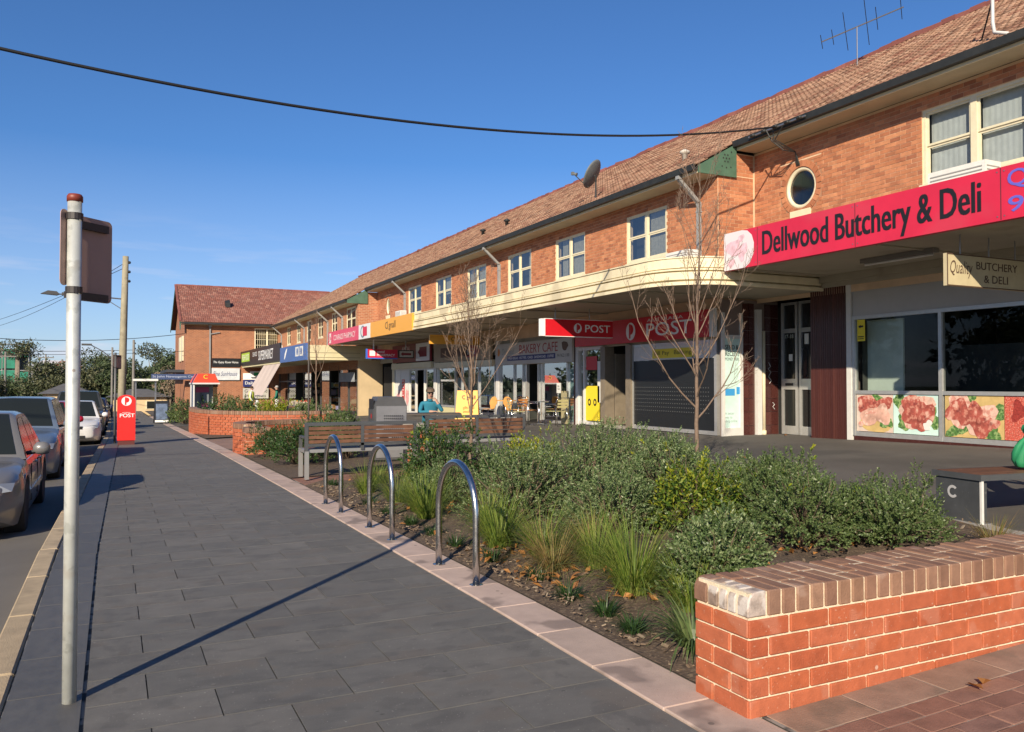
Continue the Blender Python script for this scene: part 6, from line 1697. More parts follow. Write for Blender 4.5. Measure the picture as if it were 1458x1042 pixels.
def shrub(name, label, x, y, rx, ry, h, mat, n=420, leaf=(.030, .0115), spl=.10, per=17, cat='shrub', group=None, tips=None, tipn=0, seed=0, lean=0.55):
    """sprigs on the outside and inside of a lumpy mound, each set with many small leaves"""
    z = gz(x, y) + .03; n = int(n * 1.7)
    t = thing(name, label, cat, (x, y, z), group=group)
    g = np.random.default_rng(seed + 100)
    rx *= 1.03; ry *= 1.03; h *= SH
    lobes = [(g.uniform(-.55, .55) * rx, g.uniform(-.55, .55) * ry, g.uniform(.45, 1.0) * h, g.uniform(.36, .6)) for _ in range(9)] + [(0, 0, h * .8, .75), (0, 0, h * .4, 1.), (0, 0, h * .3, 1.05)]
    P, D, OUT = [], [], []
    while len(P) < n:
        l = lobes[g.integers(len(lobes))]
        d = norm(g.normal(size=3)); d[2] = abs(d[2]) * 1.2 - .35
        rad = g.uniform(.45, 1.0) ** .5
        p = np.array([l[0] + d[0] * rx * l[3] * rad, l[1] + d[1] * ry * l[3] * rad, max(.03, l[2] * .42 + d[2] * l[2] * .52 * rad) if g.uniform() > .12 else g.uniform(.03, .2)])
        P.append(p); OUT.append(d); dd = norm(d * .9 + np.array([0, 0, lean]) + g.normal(size=3) * .28); D.append(dd)
    P, D, OUT = np.array(P), np.array(D), np.array(OUT)
    L = g.uniform(.7, 1.35, n) * spl
    k = per
    T = np.tile(np.linspace(0, 1, k), (n, 1))
    base = P[:, None, :] + D[:, None, :] * (T * L[:, None])[..., None]
    ld = norm(D[:, None, :] * .75 + norm(g.normal(size=(n, k, 3))) * .75)
    ll = leaf[0] * g.uniform(.7, 1.3, (n, k)) * (1.1 - .4 * T); lw = leaf[1] * g.uniform(.8, 1.3, (n, k))
    V = leaf_quads(base.reshape(-1, 3), ld.reshape(-1, 3), ll.reshape(-1), lw.reshape(-1), np.repeat(OUT + np.array([0, 0, .25]), k, 0))
    o = bpy.data.objects.new('foliage', quads_mesh('foliage', V, mat)); put(o, t)
    tw = MB(); c = np.array([0, 0, 0])
    for i in range(0, n, 6):
        q = P[i]; s_ = np.array([q[0] * .18, q[1] * .18, 0.])
        m_ = (q + s_) / 2 + np.array([0, 0, .05]); tw.tube([s_, m_, q, q + D[i] * L[i] * .8], [.007, .005, .003, .0015], 4, cap=False)
    tw.build('stems', m_twig, t, fix=False)
    if tips is not None:
        idx = g.choice(np.nonzero(P[:, 2] > h * .45)[0], tipn)
        B, DD = [], []
        for i in idx:
            for _ in range(10): B.append(P[i] + D[i] * L[i] * g.uniform(.6, 1.15)); DD.append(norm(D[i] + norm(g.normal(size=3)) * .8))
        V = leaf_quads(np.array(B), np.array(DD), g.uniform(.03, .05, len(B)), g.uniform(.012, .02, len(B)))
        o = bpy.data.objects.new('new_growth', quads_mesh('new_growth', V, tips)); put(o, t); o['kind'] = 'stuff'
    return t
GW, GY = 'grey green rosemary shrubs in the bed', 'broad leaved shrubs in the bed'
shrub('rosemary_shrub', 'tall grey green shrub right behind the nearest bike hoop', 3.75, 7.55, .62, .60, .88, fm_west, 620, group=GW, seed=1)
shrub('rosemary_shrub', 'largest grey green shrub, middle of the bed under the post office window', 4.75, 7.75, .80, .70, 1.02, fm_west, 800, group=GW, seed=2)
shrub('rosemary_shrub', 'grey green shrub with yellow tips left of the near sapling', 5.05, 6.75, .70, .62, .95, fm_west, 700, group=GW, seed=3, tips=fm_gold, tipn=9)
shrub('rosemary_shrub', 'wide grey green shrub behind the grass tussocks', 4.1, 6.35, .62, .55, .66, fm_west, 560, group=GW, seed=4)
shrub('rosemary_shrub', 'small grey green shrub just behind the end of the near brick wall', 3.55, 4.25, .46, .40, .62, fm_west, 520, leaf=(.032, .012), group=GW, seed=5)
shrub('rosemary_shrub', 'grey green shrub against the plaza edge behind the near wall', 5.15, 5.05, .62, .50, .70, fm_mid, 620, group=GW, seed=6, tips=fm_gold, tipn=5)
shrub('rosemary_shrub', 'rightmost dark green shrub behind the near wall', 5.72, 4.72, .50, .44, .56, fm_mid, 600, group=GW, seed=7)
shrub('rosemary_shrub', 'low grey green shrub between the middle hoop and the bench', 3.6, 9.1, .50, .60, .55, fm_west, 420, group=GW, seed=8)
shrub('rosemary_shrub', 'grey green shrub at the far side of the bed near the plaza', 6.1, 8.5, .70, .60, .80, fm_west, 560, group=GW, seed=9)
shrub('rosemary_shrub', 'tall leafy green shrub with a yellow crown below the near wall shoppers bench', 5.45, 5.6, .42, .40, .86, fm_mid, 420, leaf=(.034, .012), group=GY, seed=10, tips=fm_gold, tipn=5)
shrub('golden_shrub', 'golden yellow leafed shrub at the foot of the near sapling', 4.85, 6.05, .46, .40, .62, fm_ygreen, 300, leaf=(.05, .018), spl=.15, per=10, group=GY, seed=11, lean=.3, tips=fm_gold, tipn=34)
shrub('leafy_shrub', 'leafy shrub with yellow tips left of the farther sapling', 4.1, 10.4, .62, .5, .92, fm_dark, 420, leaf=(.045, .02), per=10, group=GY, seed=12, tips=fm_gold, tipn=22)
shrub('leafy_shrub', 'bright leafy shrub right of the farther sapling', 5.3, 10.4, .42, .4, .76, fm_gold, 260, leaf=(.045, .02), per=9, group=GY, seed=13)
shrub('leafy_shrub', 'dark low shrub under the farther sapling', 4.75, 10.2, .5, .4, .55, fm_dark, 300, leaf=(.042, .018), per=10, group=GY, seed=14)
shrub('leafy_shrub', 'dark green shrub directly behind the near sapling trunk', 6.75, 8.9, .45, .4, .62, fm_dark, 300, leaf=(.042, .018), per=10, group=GY, seed=15)
shrub('rosemary_shrub', 'grey green shrub at the back of the bed in front of the cafe chairs', 5.6, 9.0, .62, .6, .86, fm_west, 560, group=GW, seed=16)
shrub('rosemary_shrub', 'wispy shrub at the plaza edge right of the near sapling', 6.85, 7.4, .45, .5, .48, fm_west, 300, group=GW, seed=17)
shrub('rosemary_shrub', 'low spreading grey green shrub right of the golden shrub', 5.75, 6.5, .5, .5, .55, fm_west, 400, group=GW, seed=18)
shrub('rosemary_shrub', 'sprig of young growth rising at the rightmost shrub', 6.2, 4.85, .24, .24, .62, fm_mid, 120, group=GW, seed=19)
# bed behind the benches
shrub('dark_shrub', 'dark shaded shrub left of the first bench, close to the footpath', 3.15, 15.6, .55, .8, .82, fm_dark, 420, leaf=(.045, .02), per=10, group='shrubs behind the benches', seed=21)
shrub('dark_shrub', 'dark shaded shrub against the curved wall end', 3.0, 17.4, .5, .7, .75, fm_dark, 360, leaf=(.045, .02), per=10, group='shrubs behind the benches', seed=22)
shrub('dark_shrub', 'leafy shrub behind the middle of the first bench', 3.9, 17.0, .6, .7, .95, fm_mid, 420, leaf=(.05, .022), per=10, group='shrubs behind the benches', seed=23)
shrub('dark_shrub', 'leafy shrub left of the litter bin', 4.3, 18.6, .6, .6, 1.0, fm_mid, 380, leaf=(.05, .022), per=10, group='shrubs behind the benches', seed=24)
shrub('upright_shrub', 'upright feathery shrub just left of the litter bin', 4.15, 15.9, .28, .28, 1.15, fm_mid, 230, leaf=(.05, .018), per=10, group='shrubs behind the benches', seed=25, lean=1.2)
# planting of the farther bed
shrub('far_shrub', 'green shrub right of the phone booth', 4.6, 34.0, .9, .9, 1.25, fm_mid, 260, leaf=(.09, .04), spl=.2, per=9, group='shrubs in the phone booth bed', seed=31)
shrub('far_shrub', 'golden shrub in front of the yellow vested person', 5.6, 32.5, .8, .8, 1.1, fm_gold, 200, leaf=(.09, .04), spl=.2, per=9, group='shrubs in the phone booth bed', seed=32)
shrub('far_shrub', 'dark shrub with reddish leaves beside the phone booth', 4.1, 37.0, .9, .8, 1.5, fm_dark, 240, leaf=(.09, .04), spl=.2, per=9, group='shrubs in the phone booth bed', seed=33)
shrub('far_shrub', 'low grey green shrub in front of the curved sunlit wall bed', 6.6, 30.5, .8, .8, .9, fm_mid, 220, leaf=(.09, .04), spl=.2, per=9, group='shrubs in the phone booth bed', seed=34)
shrub('far_shrub', 'pale feathery shrub left of the phone booth', 3.1, 41.5, .9, .9, 1.2, fm_mid, 220, leaf=(.09, .04), spl=.2, per=9, group='shrubs in the phone booth bed', seed=35)
shrub('far_shrub', 'low bright grass clump beside the far footpath edge', 2.95, 44.5, .8, 1.6, .55, fm_grass, 220, leaf=(.10, .03), spl=.2, per=8, group='shrubs in the phone booth bed', seed=36)
def tussock(label, x, y, h, r, mat, n=300, w=.006, group='grass tussocks along the garden edge', name='grass_tussock', seed=0, flop=1.):
    z = gz(x, y) + .02; t = thing(name, label, 'grass', (x, y, z), group=group)
    g = np.random.default_rng(seed + 500); K = 5
    a = g.uniform(0, 6.283, n); out = np.stack([np.cos(a), np.sin(a), 0 * a], 1); b0 = out * (g.uniform(0, 1, n) ** .5 * r * .22)[:, None]
    L = h * .88 * g.uniform(.55, 1.25, n); sp = g.uniform(.3, 1.45, n) * flop; L = L * .98
    q = []
    side = np.stack([-np.sin(a), np.cos(a), 0 * a], 1)
    prev = b0; V = []
    for k in range(K):
        f = (k + 1) / K
        ang = 1.45 - sp * (.25 + 1.15 * f ** 1.3)
        nx = prev + (out * np.cos(ang)[:, None] + np.array([0, 0, 1.]) * np.sin(ang)[:, None]) * (L / K)[:, None]
        w0 = w * (1 - (k / K) ** 2 * .9); w1 = w * (1 - f ** 2 * .95)
        V.append(np.stack([prev - side * w0 / 2, prev + side * w0 / 2, nx + side * w1 / 2, nx - side * w1 / 2], 1)); prev = nx
    V = np.stack(V, 1)                      # n, K, 4, 3
    Vv = np.concatenate([V[:, 0, 0:2], V[:, :, 2:4].reshape(n, K * 2, 3)], 1)
    vs = Vv.reshape(-1, 3); m = 2 + 2 * K; fs = []
    for i in range(n):
        o = i * m; fs.append((o, o + 1, o + 2, o + 3))
        for k in range(1, K): p = o + 2 + 2 * (k - 1); fs.append((p + 1, p, p + 2, p + 3))
    me = bpy.data.meshes.new('blades'); me.from_pydata(vs.tolist(), [], fs); me.materials.append(mat); me.update()
    put(bpy.data.objects.new('blades', me), t)
    return t
tussock('big bright grass tussock behind the nearest hoop', 2.98, 6.35, .68, .4, fm_grass, 420, seed=1)
tussock('grass tussock seen through the middle hoop', 3.0, 8.2, .66, .4, fm_grass, 420, seed=2)
tussock('light green tussock right of the farthest hoop', 3.05, 9.35, .55, .4, fm_grass, 360, seed=3)
tussock('light green tussock between the farthest hoop and the bench', 3.0, 10.5, .55, .4, fm_grass, 360, seed=4)
tussock('soft tussock at the corner of the bed below the bench', 3.4, 11.3, .45, .4, fm_grass, 320, seed=5)
tussock('browning tussock right of the nearest hoop foot', 2.98, 5.4, .50, .4, fm_grassd, 340, seed=6, flop=1.2)
tussock('green tussock in front of the wide grey green shrub', 3.3, 5.3, .58, .4, fm_grass, 400, seed=7)
tussock('largest bright tussock just left of the near wall shrub', 3.12, 4.55, .70, .45, fm_grass, 520, seed=8)
tussock('broad bladed tussock touching the end of the near brick wall', 2.82, 3.55, .42, .35, fm_mid, 150, w=.013, seed=9, flop=1.25)
tussock('thin pale tussock at the plaza corner behind the near wall', 6.25, 4.15, .34, .3, fm_grassd, 180, seed=10)
tussock('grass tussock behind the sapling at the plaza edge', 6.2, 7.0, .55, .35, fm_grass, 260, seed=11)
tussock('grass tussock at the back corner of the bed', 3.9, 11.2, .5, .35, fm_grass, 260, seed=12)
tussock('bright tussock between the nearest hoop and the browning tussock', 3.15, 5.9, .55, .4, fm_grass, 360, seed=13)
tussock('bright tussock right of the largest tussock, close to the broad bladed one', 3.2, 4.05, .48, .4, fm_grass, 320, seed=14)
tussock('wide tussock left of the middle hoop', 3.1, 8.75, .55, .4, fm_grass, 380, seed=15)
tussock('wide tussock between the nearest and middle hoops', 3.25, 7.2, .55, .4, fm_grass, 380, seed=16)
tussock('pale tussock behind the browning one', 3.5, 5.75, .5, .4, fm_grassd, 260, seed=17)
for i, (x, y, lb) in enumerate([(2.72, 4.72, 'small dark mondo tuft in the bark left of the largest tussock'), (2.70, 3.95, 'small dark mondo tuft nearest the brick wall end'), (2.74, 4.3, 'small dark mondo tuft between the largest tussock and the coping'),
        (2.78, 5.25, 'small dark mondo tuft below the browning tussock'), (2.76, 6.0, 'small dark mondo tuft inside the nearest hoop'), (2.74, 6.75, 'small dark mondo tuft just beyond the nearest hoop'),
        (2.75, 7.35, 'small dark mondo tuft at the near leg of the middle hoop'), (2.76, 8.0, 'small dark mondo tuft inside the middle hoop'), (2.76, 8.8, 'small dark mondo tuft between the middle and farthest hoops'),
        (2.78, 9.6, 'small dark mondo tuft inside the farthest hoop'), (2.85, 11.7, 'small dark mondo tuft by the bench leg')]):
    tussock(lb, x, y, .17, .3, fm_mondo, 120, .007, 'dark mondo tufts along the coping', 'mondo_tuft', 40 + i, 1.2)
# bare saplings
m_bark = M('sapling bark', (.17, .118, .085), .85, noise=(22, .3), bump=(90, .4))
def sapling(label, x, y, h, r0, first, nb, seed, ang, reach, stems=1, up=.14):
    """central leader with kinks, alternate limbs curving upwards, two further orders of twigs"""
    z = gz(x, y) + .02; t = thing('bare_tree', label, 'tree', (x, y, z), group='leafless young trees')
    g = random.Random(seed); tk, br, tw = MB(), MB(), MB()
    def limb(p, d, L, r, lev):
        n = 7 if lev < 3 else 4; pts, rs = [p], [r]; q, dd = p.copy(), d.copy(); ch = []
        for i in range(n):
            dd = (dd + Vector((g.gauss(0, .10), g.gauss(0, .10), up + g.gauss(0, .06)))).normalized(); q = q + dd * L / n; f = (i + 1) / n
            pts.append(q.copy()); rs.append(max(.0019, r * (1 - .8 * f))); ch.append((q.copy(), dd.copy(), rs[-1], f))
        (br if lev == 1 else tw).tube(pts, rs, 6 if lev == 1 else 4, cap=False)
        if lev < 4 and L > .12:
            for (cp, cdv, cr, f) in ch[1:-1] if lev < 3 else ch[:-1]:
                if g.random() < (.82 if lev < 3 else .6):
                    ax = cdv.orthogonal(); ax.rotate(Matrix.Rotation(g.uniform(0, 6.28), 3, cdv)); nd = cdv.copy(); nd.rotate(Matrix.Rotation(R(g.uniform(25, 50)), 3, ax))
                    limb(cp, nd, L * (1 - .45 * f) * g.uniform(.38, .6), max(.0022, cr * .6), lev + 1)
    for k in range(stems):
        pts, rs = [], []; o = Vector((.035 * k, .02 * k, 0)); q = o + Vector((0, 0, -.05)); n = 16
        for i in range(n + 1):
            f = i / n; pts.append(q.copy()); rs.append(max(.002, r0 * (1 - .93 * f ** .9) * (1 if k == 0 else .75)))
            q = q + Vector((g.gauss(0, .012) + (.012 * k if f > .3 else 0), g.gauss(0, .012), h * (.97 - .15 * k) / n))
        tk.tube(pts, rs, 9)
        m = nb if k == 0 else nb // 2
        for i in range(m):
            f = first + (.93 - first) * (i / m) ** .95; c = pts[min(n - 1, int(f * n))].lerp(pts[min(n, int(f * n) + 1)], f * n - int(f * n))
            a = i * 2.4 + g.uniform(-.5, .5) + 1.3 * k; u = (f - first) / (1 - first); ti = R(ang * (1 - .45 * u) * g.uniform(.8, 1.2))
            limb(c, Vector((math.cos(a) * math.sin(ti), math.sin(a) * math.sin(ti), math.cos(ti))), h * reach * (1 - .72 * u) * g.uniform(.75, 1.2), max(.004, r0 * (1 - f) * .50), 1)
    tk.build('trunk', m_bark, t, smooth=True, fix=False); br.build('branches', m_bark, t, smooth=True, fix=False); tw.build('twigs', m_bark, t, fix=False)
sapling('leafless young tree rising before the post office window, nearer of the two', 6.86, 8.55, 4.5, .034, .20, 25, 21, 46, .38)
sapling('leafless young tree behind the shrubs in front of the second bench', 4.95, 11.6, 3.2, .030, .34, 14, 9, 30, .46, 2, .10)
sapling('small leafless tree in the far bed before the blue sign', 6.2, 27.8, 4.4, .036, .38, 10, 14, 34, .38)
t = thing('garden_stake', 'thin dark stake standing in the far bed', 'stake', (5.0, 24.5, 0)); b = MB(); b.tube([(5.55, 26.0, -.2), (5.55, 26.0, 3.4)], .03, 6); b.build('post', M('dark stake', (.05, .04, .035)), t, world=True)

# ================================================================ cars
m_tyre = M('tyre', (.018, .018, .018), .85); m_rim = M('alloy rim', (.42, .42, .43), .3, metal=.9); m_blk = M('black trim', (.012, .012, .013), .5)
m_cglass = M('car glass', (.016, .020, .020), .13, spec=.4); m_lamp = M('headlamp', (.28, .30, .33), .08, spec=.8, coat=.6); m_red = M('tail lamp', (.35, .01, .01), .15, coat=.5)
m_seat = M('car seat', (.05, .05, .052), .8)
def paint(n, c, metal=.15): return M(n, c, .3, metal=metal, coat=.5, noise=(300, .03))
def car(label, x, y, col, L=4.6, W=1.78, Hh=1.42, kind='sedan', rot=180, z=None, ride=.17, wr=.315):
    """car pointing along local -Y at rot 0; rot 180 would face +Y"""
    t = thing('parked_car', label, 'car', (x, y, rz(x, y) if z is None else z), R(rot), 'cars parked along the kerb')
    hood = {'sedan': .26, 'wagon': .25, 'suv': .25, 'hatch': .22}[kind] * L; yw0 = .19 * L; yw1 = .785 * L
    belt = .62 * Hh if kind != 'suv' else .60 * Hh; hz = belt - .03
    NS = 64; ys = [L * i / NS for i in range(NS + 1)]
    hw = W / 2
    def plan(s):
        e = min(1, s / (.13 * L)); e2 = min(1, (L - s) / (.12 * L))
        return hw * (1 - .22 * (1 - e) ** 2.2) * (1 - .16 * (1 - e2) ** 2.2)
    def top(s):
        if s < hood: f = s / hood; return .46 * Hh + (hz - .46 * Hh) * (1 - (1 - f) ** 2.4)
        if kind == 'sedan' and s > .80 * L: f = (s - .80 * L) / (.2 * L); return belt + .02 - .05 * f - .22 * max(0, (f - .86) / .14) ** 2
        f = max(0, (s - .93 * L) / (.07 * L)); return belt + .01 - .10 * f ** 2
    rows = []
    for s in ys:
        zb = ride
        if s < .06 * L: zb = ride + .10 * (1 - s / (.06 * L))
        if s > .94 * L: zb = ride + .12 * (s - .94 * L) / (.06 * L)
        for yw in (yw0, yw1):
            d = abs(s - yw); ra = wr + .055
            if d < ra: zb = max(zb, wr + math.sqrt(ra * ra - d * d) * .97)
        w = plan(s); zt = top(s); zb = min(zb, zt - .16)
        zm = max(zb + .04, .55 * zt + .02)
        arch = any(abs(s - yw) < wr + .10 for yw in (yw0, yw1))
        fl = .012 if arch else 0
        rows.append([(0, zb), (w * .80, zb), (w * .955 + fl, zb + .02), (w * .992 + fl, zb + (zm - zb) * .5), (w, zm), (w * .985, zt - .14), (w * .95, zt - .05), (w * .86, zt - .008), (w * .45, zt + .018), (0, zt + .024)])
    b = MB(); K = len(rows[0]); vs, fs = [], []
    full = 2 * K - 2
    def cap(r, k, dy):                         # rounded nose and tail
        zc = (r[0][1] + r[-1][1]) / 2
        return [(px * k, zc + (pz - zc) * (.55 + .45 * k)) for px, pz in r], dy
    ext = [(cap(rows[0], .62, -.085)), (cap(rows[0], .86, -.055)), (cap(rows[0], .96, -.022))]
    ys2 = [ys[0] + d for _, d in ext] + ys + [ys[-1] + .022, ys[-1] + .05, ys[-1] + .07]
    rows = [r for r, _ in ext] + rows + [cap(rows[-1], .96, 0)[0], cap(rows[-1], .86, 0)[0], cap(rows[-1], .62, 0)[0]]
    NS2 = len(rows) - 1
    for s, r in zip(ys2, rows):
        ring = [(px, s, pz) for px, pz in r] + [(-px, s, pz) for px, pz in r[-2:0:-1]]
        vs += ring
    for i in range(NS2):
        for k in range(full): fs.append((i * full + k, i * full + (k + 1) % full, (i + 1) * full + (k + 1) % full, (i + 1) * full + k))
    fs.append(tuple(range(full))[::-1]); fs.append(tuple(NS2 * full + k for k in range(full)))
    b.add([(p[0], p[1] - L / 2, p[2]) for p in vs], fs)
    body = b.build('body', col, t); smooth_angle(body, 42)
    # cabin: profile of the greenhouse
    ra = {'sedan': (.27, .42, .66, .84), 'wagon': (.27, .41, .86, .965), 'suv': (.26, .38, .88, .975), 'hatch': (.23, .38, .80, .97)}[kind]
    c0, r0, r1, c1 = [q * L for q in ra]
    rt = Hh; wb = hw * .95; wt = hw * .74
    n = 10; cab = MB()
    def sect(s):
        if s < r0: f = (s - c0) / (r0 - c0); zt = hz + (rt - .02 - hz) * (1 - (1 - f) ** 1.25)
        elif s > r1: f = (c1 - s) / (c1 - r1); zt = belt + (rt - .03 - belt) * (1 - (1 - f) ** 1.35)
        else: f = (s - r0) / (r1 - r0); zt = rt - .03 + .03 * math.sin(math.pi * (.15 + .8 * f))
        fr = (zt - belt) / (rt - belt); w = wb + (wt - wb) * max(0, fr)
        return w, max(zt, belt - .02)
    st = [c0 + (r0 - c0) * i / 6 for i in range(7)] + [r0 + (r1 - r0) * i / 8 for i in range(1, 9)] + [r1 + (c1 - r1) * i / 6 for i in range(1, 7)]
    vs, fs = [], []
    for s in st:
        w, zt = sect(s); w0 = min(wb, plan(s) * .955)
        w = min(w, w0)
        vs += [(-w0, s, belt - .06), (-w, s, zt - .035 if zt > belt + .06 else zt), (-w * .9, s, zt), (0, s, zt + .02), (w * .9, s, zt), (w, s, zt - .035 if zt > belt + .06 else zt), (w0, s, belt - .06)]
    for i in range(len(st) - 1):
        for k in range(6): fs.append((i * 7 + k, i * 7 + k + 1, (i + 1) * 7 + k + 1, (i + 1) * 7 + k))
    cab.add([(p[0], p[1] - L / 2, p[2]) for p in vs], fs)
    cb = cab.build('roof', col, t); smooth_angle(cb, 35)
    # glass set just proud of the cabin skin
    def side_pt(s, f, sg):
        w, zt = sect(s); w0 = min(wb, plan(s) * .955); w = min(w, w0); z0, z1 = belt - .06, zt - .035
        zz = belt + .02 + f * (zt - .075 - belt - .02); u = (zz - z0) / max(1e-3, z1 - z0)
        return (sg * (w0 + (w - w0) * u + .006), s - L / 2, zz)
    bp = c0 + (c1 - c0) * .47
    wins_ = [(c0 + .30 * (r0 - c0) + .12, bp - .03), (bp + .03, r1 + .02 if kind == 'sedan' else bp + .27 * (c1 - c0))]
    if kind != 'sedan': wins_.append((bp + .27 * (c1 - c0) + .05, r1 + .45 * (c1 - r1)))
    else: wins_.append((r1 + .06, r1 + .36 * (c1 - r1)))
    for sg in (-1, 1):
        for (a, e) in wins_:
            g = MB(); N = 8
            for i in range(N):
                s0, s1 = a + (e - a) * i / N, a + (e - a) * (i + 1) / N
                g.quad(side_pt(s0, 0, sg), side_pt(s1, 0, sg), side_pt(s1, 1, sg), side_pt(s0, 1, sg))
            g.build('side_window', m_cglass, t, smooth=True)
    for (a, e, nm) in ((c0 + .06, r0 - .03, 'windscreen'), (c1 - .05, r1 + .03, 'rear_window')):
        g = MB(); N = 6
        for i in range(N):
            s0, s1 = a + (e - a) * i / N, a + (e - a) * (i + 1) / N
            P = []
            for s in (s0, s1):
                w, zt = sect(s); w = min(w, plan(s) * .955) * .88
                P.append([(-w, s - L / 2, zt + .008), (-w * .5, s - L / 2, zt + .019), (0, s - L / 2, zt + .028), (w * .5, s - L / 2, zt + .019), (w, s - L / 2, zt + .008)])
            for k in range(4): g.quad(P[0][k], P[0][k + 1], P[1][k + 1], P[1][k])
        g.build(nm, m_cglass, t, smooth=True)
    # wheels
    for yw in (yw0, yw1):
        for sg in (-1, 1):
            cx = sg * (hw - .105)
            w = MB(); w.lathe([(wr * .66, -.10), (wr * .9, -.105), (wr, -.08), (wr, .08), (wr * .9, .105), (wr * .66, .10)], (cx, yw - L / 2, wr), 26, 'x'); wo = w.build('wheel', m_tyre, t, smooth=True)
            r = MB(); r.lathe([(wr * .66, .09), (wr * .62, .095), (wr * .58, .06), (wr * .2, .07), (.02, .075)] if sg > 0 else [(.02, -.075), (wr * .2, -.07), (wr * .58, -.06), (wr * .62, -.095), (wr * .66, -.09)], (cx, yw - L / 2, wr), 22, 'x')
            for k in range(7):
                a = 6.283 * k / 7; r.bar((cx + sg * .088, yw - L / 2 + .05 * math.cos(a), wr + .05 * math.sin(a)), (cx + sg * .088, yw - L / 2 + wr * .62 * math.cos(a), wr + wr * .62 * math.sin(a)), .035, .02, (1, 0, 0))
            r.build('rim', m_rim, wo)
    u = MB(); u.bb(-hw * .78, hw * .78, -L / 2 + .2, L / 2 - .2, ride + .02, .5 * Hh); u.build('underbody', m_blk, t)
    # front: lamps, grille, bumper intake, plate; rear: lamps
    fy = -L / 2 - .06
    for sg in (-1, 1):
        h = MB(); p = plan(.05 * L)
        h.prism([(sg * p * .56, fy + .035, .40 * Hh), (sg * p * .98, fy + .20, .42 * Hh), (sg * p * 1.0, fy + .35, .475 * Hh), (sg * p * .80, fy + .17, .485 * Hh), (sg * p * .56, fy + .09, .465 * Hh)], (0, -.03, .0)); h.build('headlight', m_lamp, t)
        h = MB(); h.prism([(sg * hw * .98, -fy - .26, belt - .17), (sg * hw * .72, -fy - .06, belt - .17), (sg * hw * .70, -fy - .08, belt - .05), (sg * hw * .96, -fy - .28, belt - .05)], (0, .02, 0)); h.build('tail_light', m_red, t)
        h = MB(); h.tube([(sg * hw * .93, c0 - L / 2 + .32, belt + .03), (sg * (hw + .06), c0 - L / 2 + .30, belt + .05)], .03, 6); mr_ = MB(); vs = []
        mr_.lathe([(.03, -.09), (.075, -.05), (.085, .02), (.07, .08), (.02, .10)], (sg * (hw + .10), c0 - L / 2 + .30, belt + .09), 14, 'x'); h.build('mirror_arm', m_blk, t); mr_.build('mirror', col, t, smooth=True)
        for (a, e) in wins_[:2]: h = MB(); h.bb(sg * (hw * .985), sg * (hw * 1.012), e - L / 2 - .22, e - L / 2 - .05, belt - .14, belt - .115); h.build('door_handle', m_blk if kind != 'sedan' else col, t)
        sm = MB()
        for (a, e) in ((wins_[0][0] - .02, 0), (bp, 0), (wins_[1][1] + .04, 0)): sm.bb(sg * hw * .988, sg * (hw * 1.0015), a - L / 2 - .004, a - L / 2 + .004, ride + .14, belt - .10)
        sm.build('door_seam', m_blk, t)
        sd_ = MB(); sd_.bb(sg * hw * .985, sg * (hw + .012), yw0 - L / 2 + .42, yw1 - L / 2 - .42, .42, .47); sd_.build('side_moulding', m_blk if kind != 'sedan' else col, t)
    g = MB(); g.bb(-hw * .42, hw * .42, fy - .034, fy + .09, .40 * Hh, .465 * Hh)
    for i in range(3): g.bb(-hw * .42, hw * .42, fy - .042, fy - .035, .405 * Hh + .03 * i, .405 * Hh + .03 * i + .01)
    g.build('grille', m_blk, t)
    g = MB(); g.bb(-hw * .5, hw * .5, fy - .035, fy + .08, .19 * Hh, .26 * Hh); g.build('air_intake', m_blk, t)
    g = MB(); g.bb(-.19, .19, fy - .06, fy - .03, .295 * Hh, .295 * Hh + .10); g.build('number_plate', m_pyel, t)
    for k in (-.32, .32):
        h = MB(); h.lathe([(.2, 0), (.23, .2), (.2, .42), (.1, .5)], (k, r0 - L / 2 + .5, belt - .32), 10); h.build('headrest', m_seat, t, smooth=True)
    return t
p_silver = paint('silver paint', (.18, .177, .177)); p_blue = paint('pale blue paint', (.13, .175, .25)); p_redc = paint('red paint', (.45, .01, .03), .2); p_whitec = paint('white paint', (.68, .68, .68), 0.)
p_grey = paint('charcoal paint', (.05, .055, .06)); p_navy = paint('navy paint', (.015, .02, .07)); p_dk = paint('dark green paint', (.03, .04, .04))
car('silver sedan parked nearest at the left edge', -1.76, 12.6, p_silver, 4.5, 1.72, 1.40, 'sedan', 0)
car('pale blue wagon parked behind the silver sedan', -1.78, 19.4, p_blue, 4.7, 1.78, 1.56, 'wagon', 0)
car('red hatchback mostly hidden behind the foreground pole', -1.75, 25.4, p_redc, 4.1, 1.72, 1.46, 'hatch', 0)
car('white sedan parked beyond the red hatchback', -1.22, 31.4, p_whitec, 4.6, 1.78, 1.42, 'sedan', 0)
car('charcoal four wheel drive parked behind the white sedan', -1.22, 37.8, p_grey, 4.8, 1.88, 1.80, 'suv', 0)
car('silver grey wagon tucked beyond the four wheel drive', -1.15, 43.6, p_silver, 4.5, 1.75, 1.5, 'wagon', 0)
car('navy blue sedan farther along the kerb', -1.05, 50.5, p_navy, 4.5, 1.75, 1.48, 'hatch', 0)
car('farthest dark blue car at the end of the kerb', -1.05, 57.5, p_navy, 4.6, 1.78, 1.5, 'wagon', 0)
car('distant white van like car across the road', -8.0, 62, p_whitec, 4.8, 1.85, 1.9, 'suv', 0)
car('distant orange red car across the road', -8.2, 55, paint('orange paint', (.55, .10, .03), .1), 4.4, 1.75, 1.45, 'hatch', 0)
car('distant silver car across the road', -8.1, 72, p_silver, 4.4, 1.75, 1.45, 'sedan', 0)

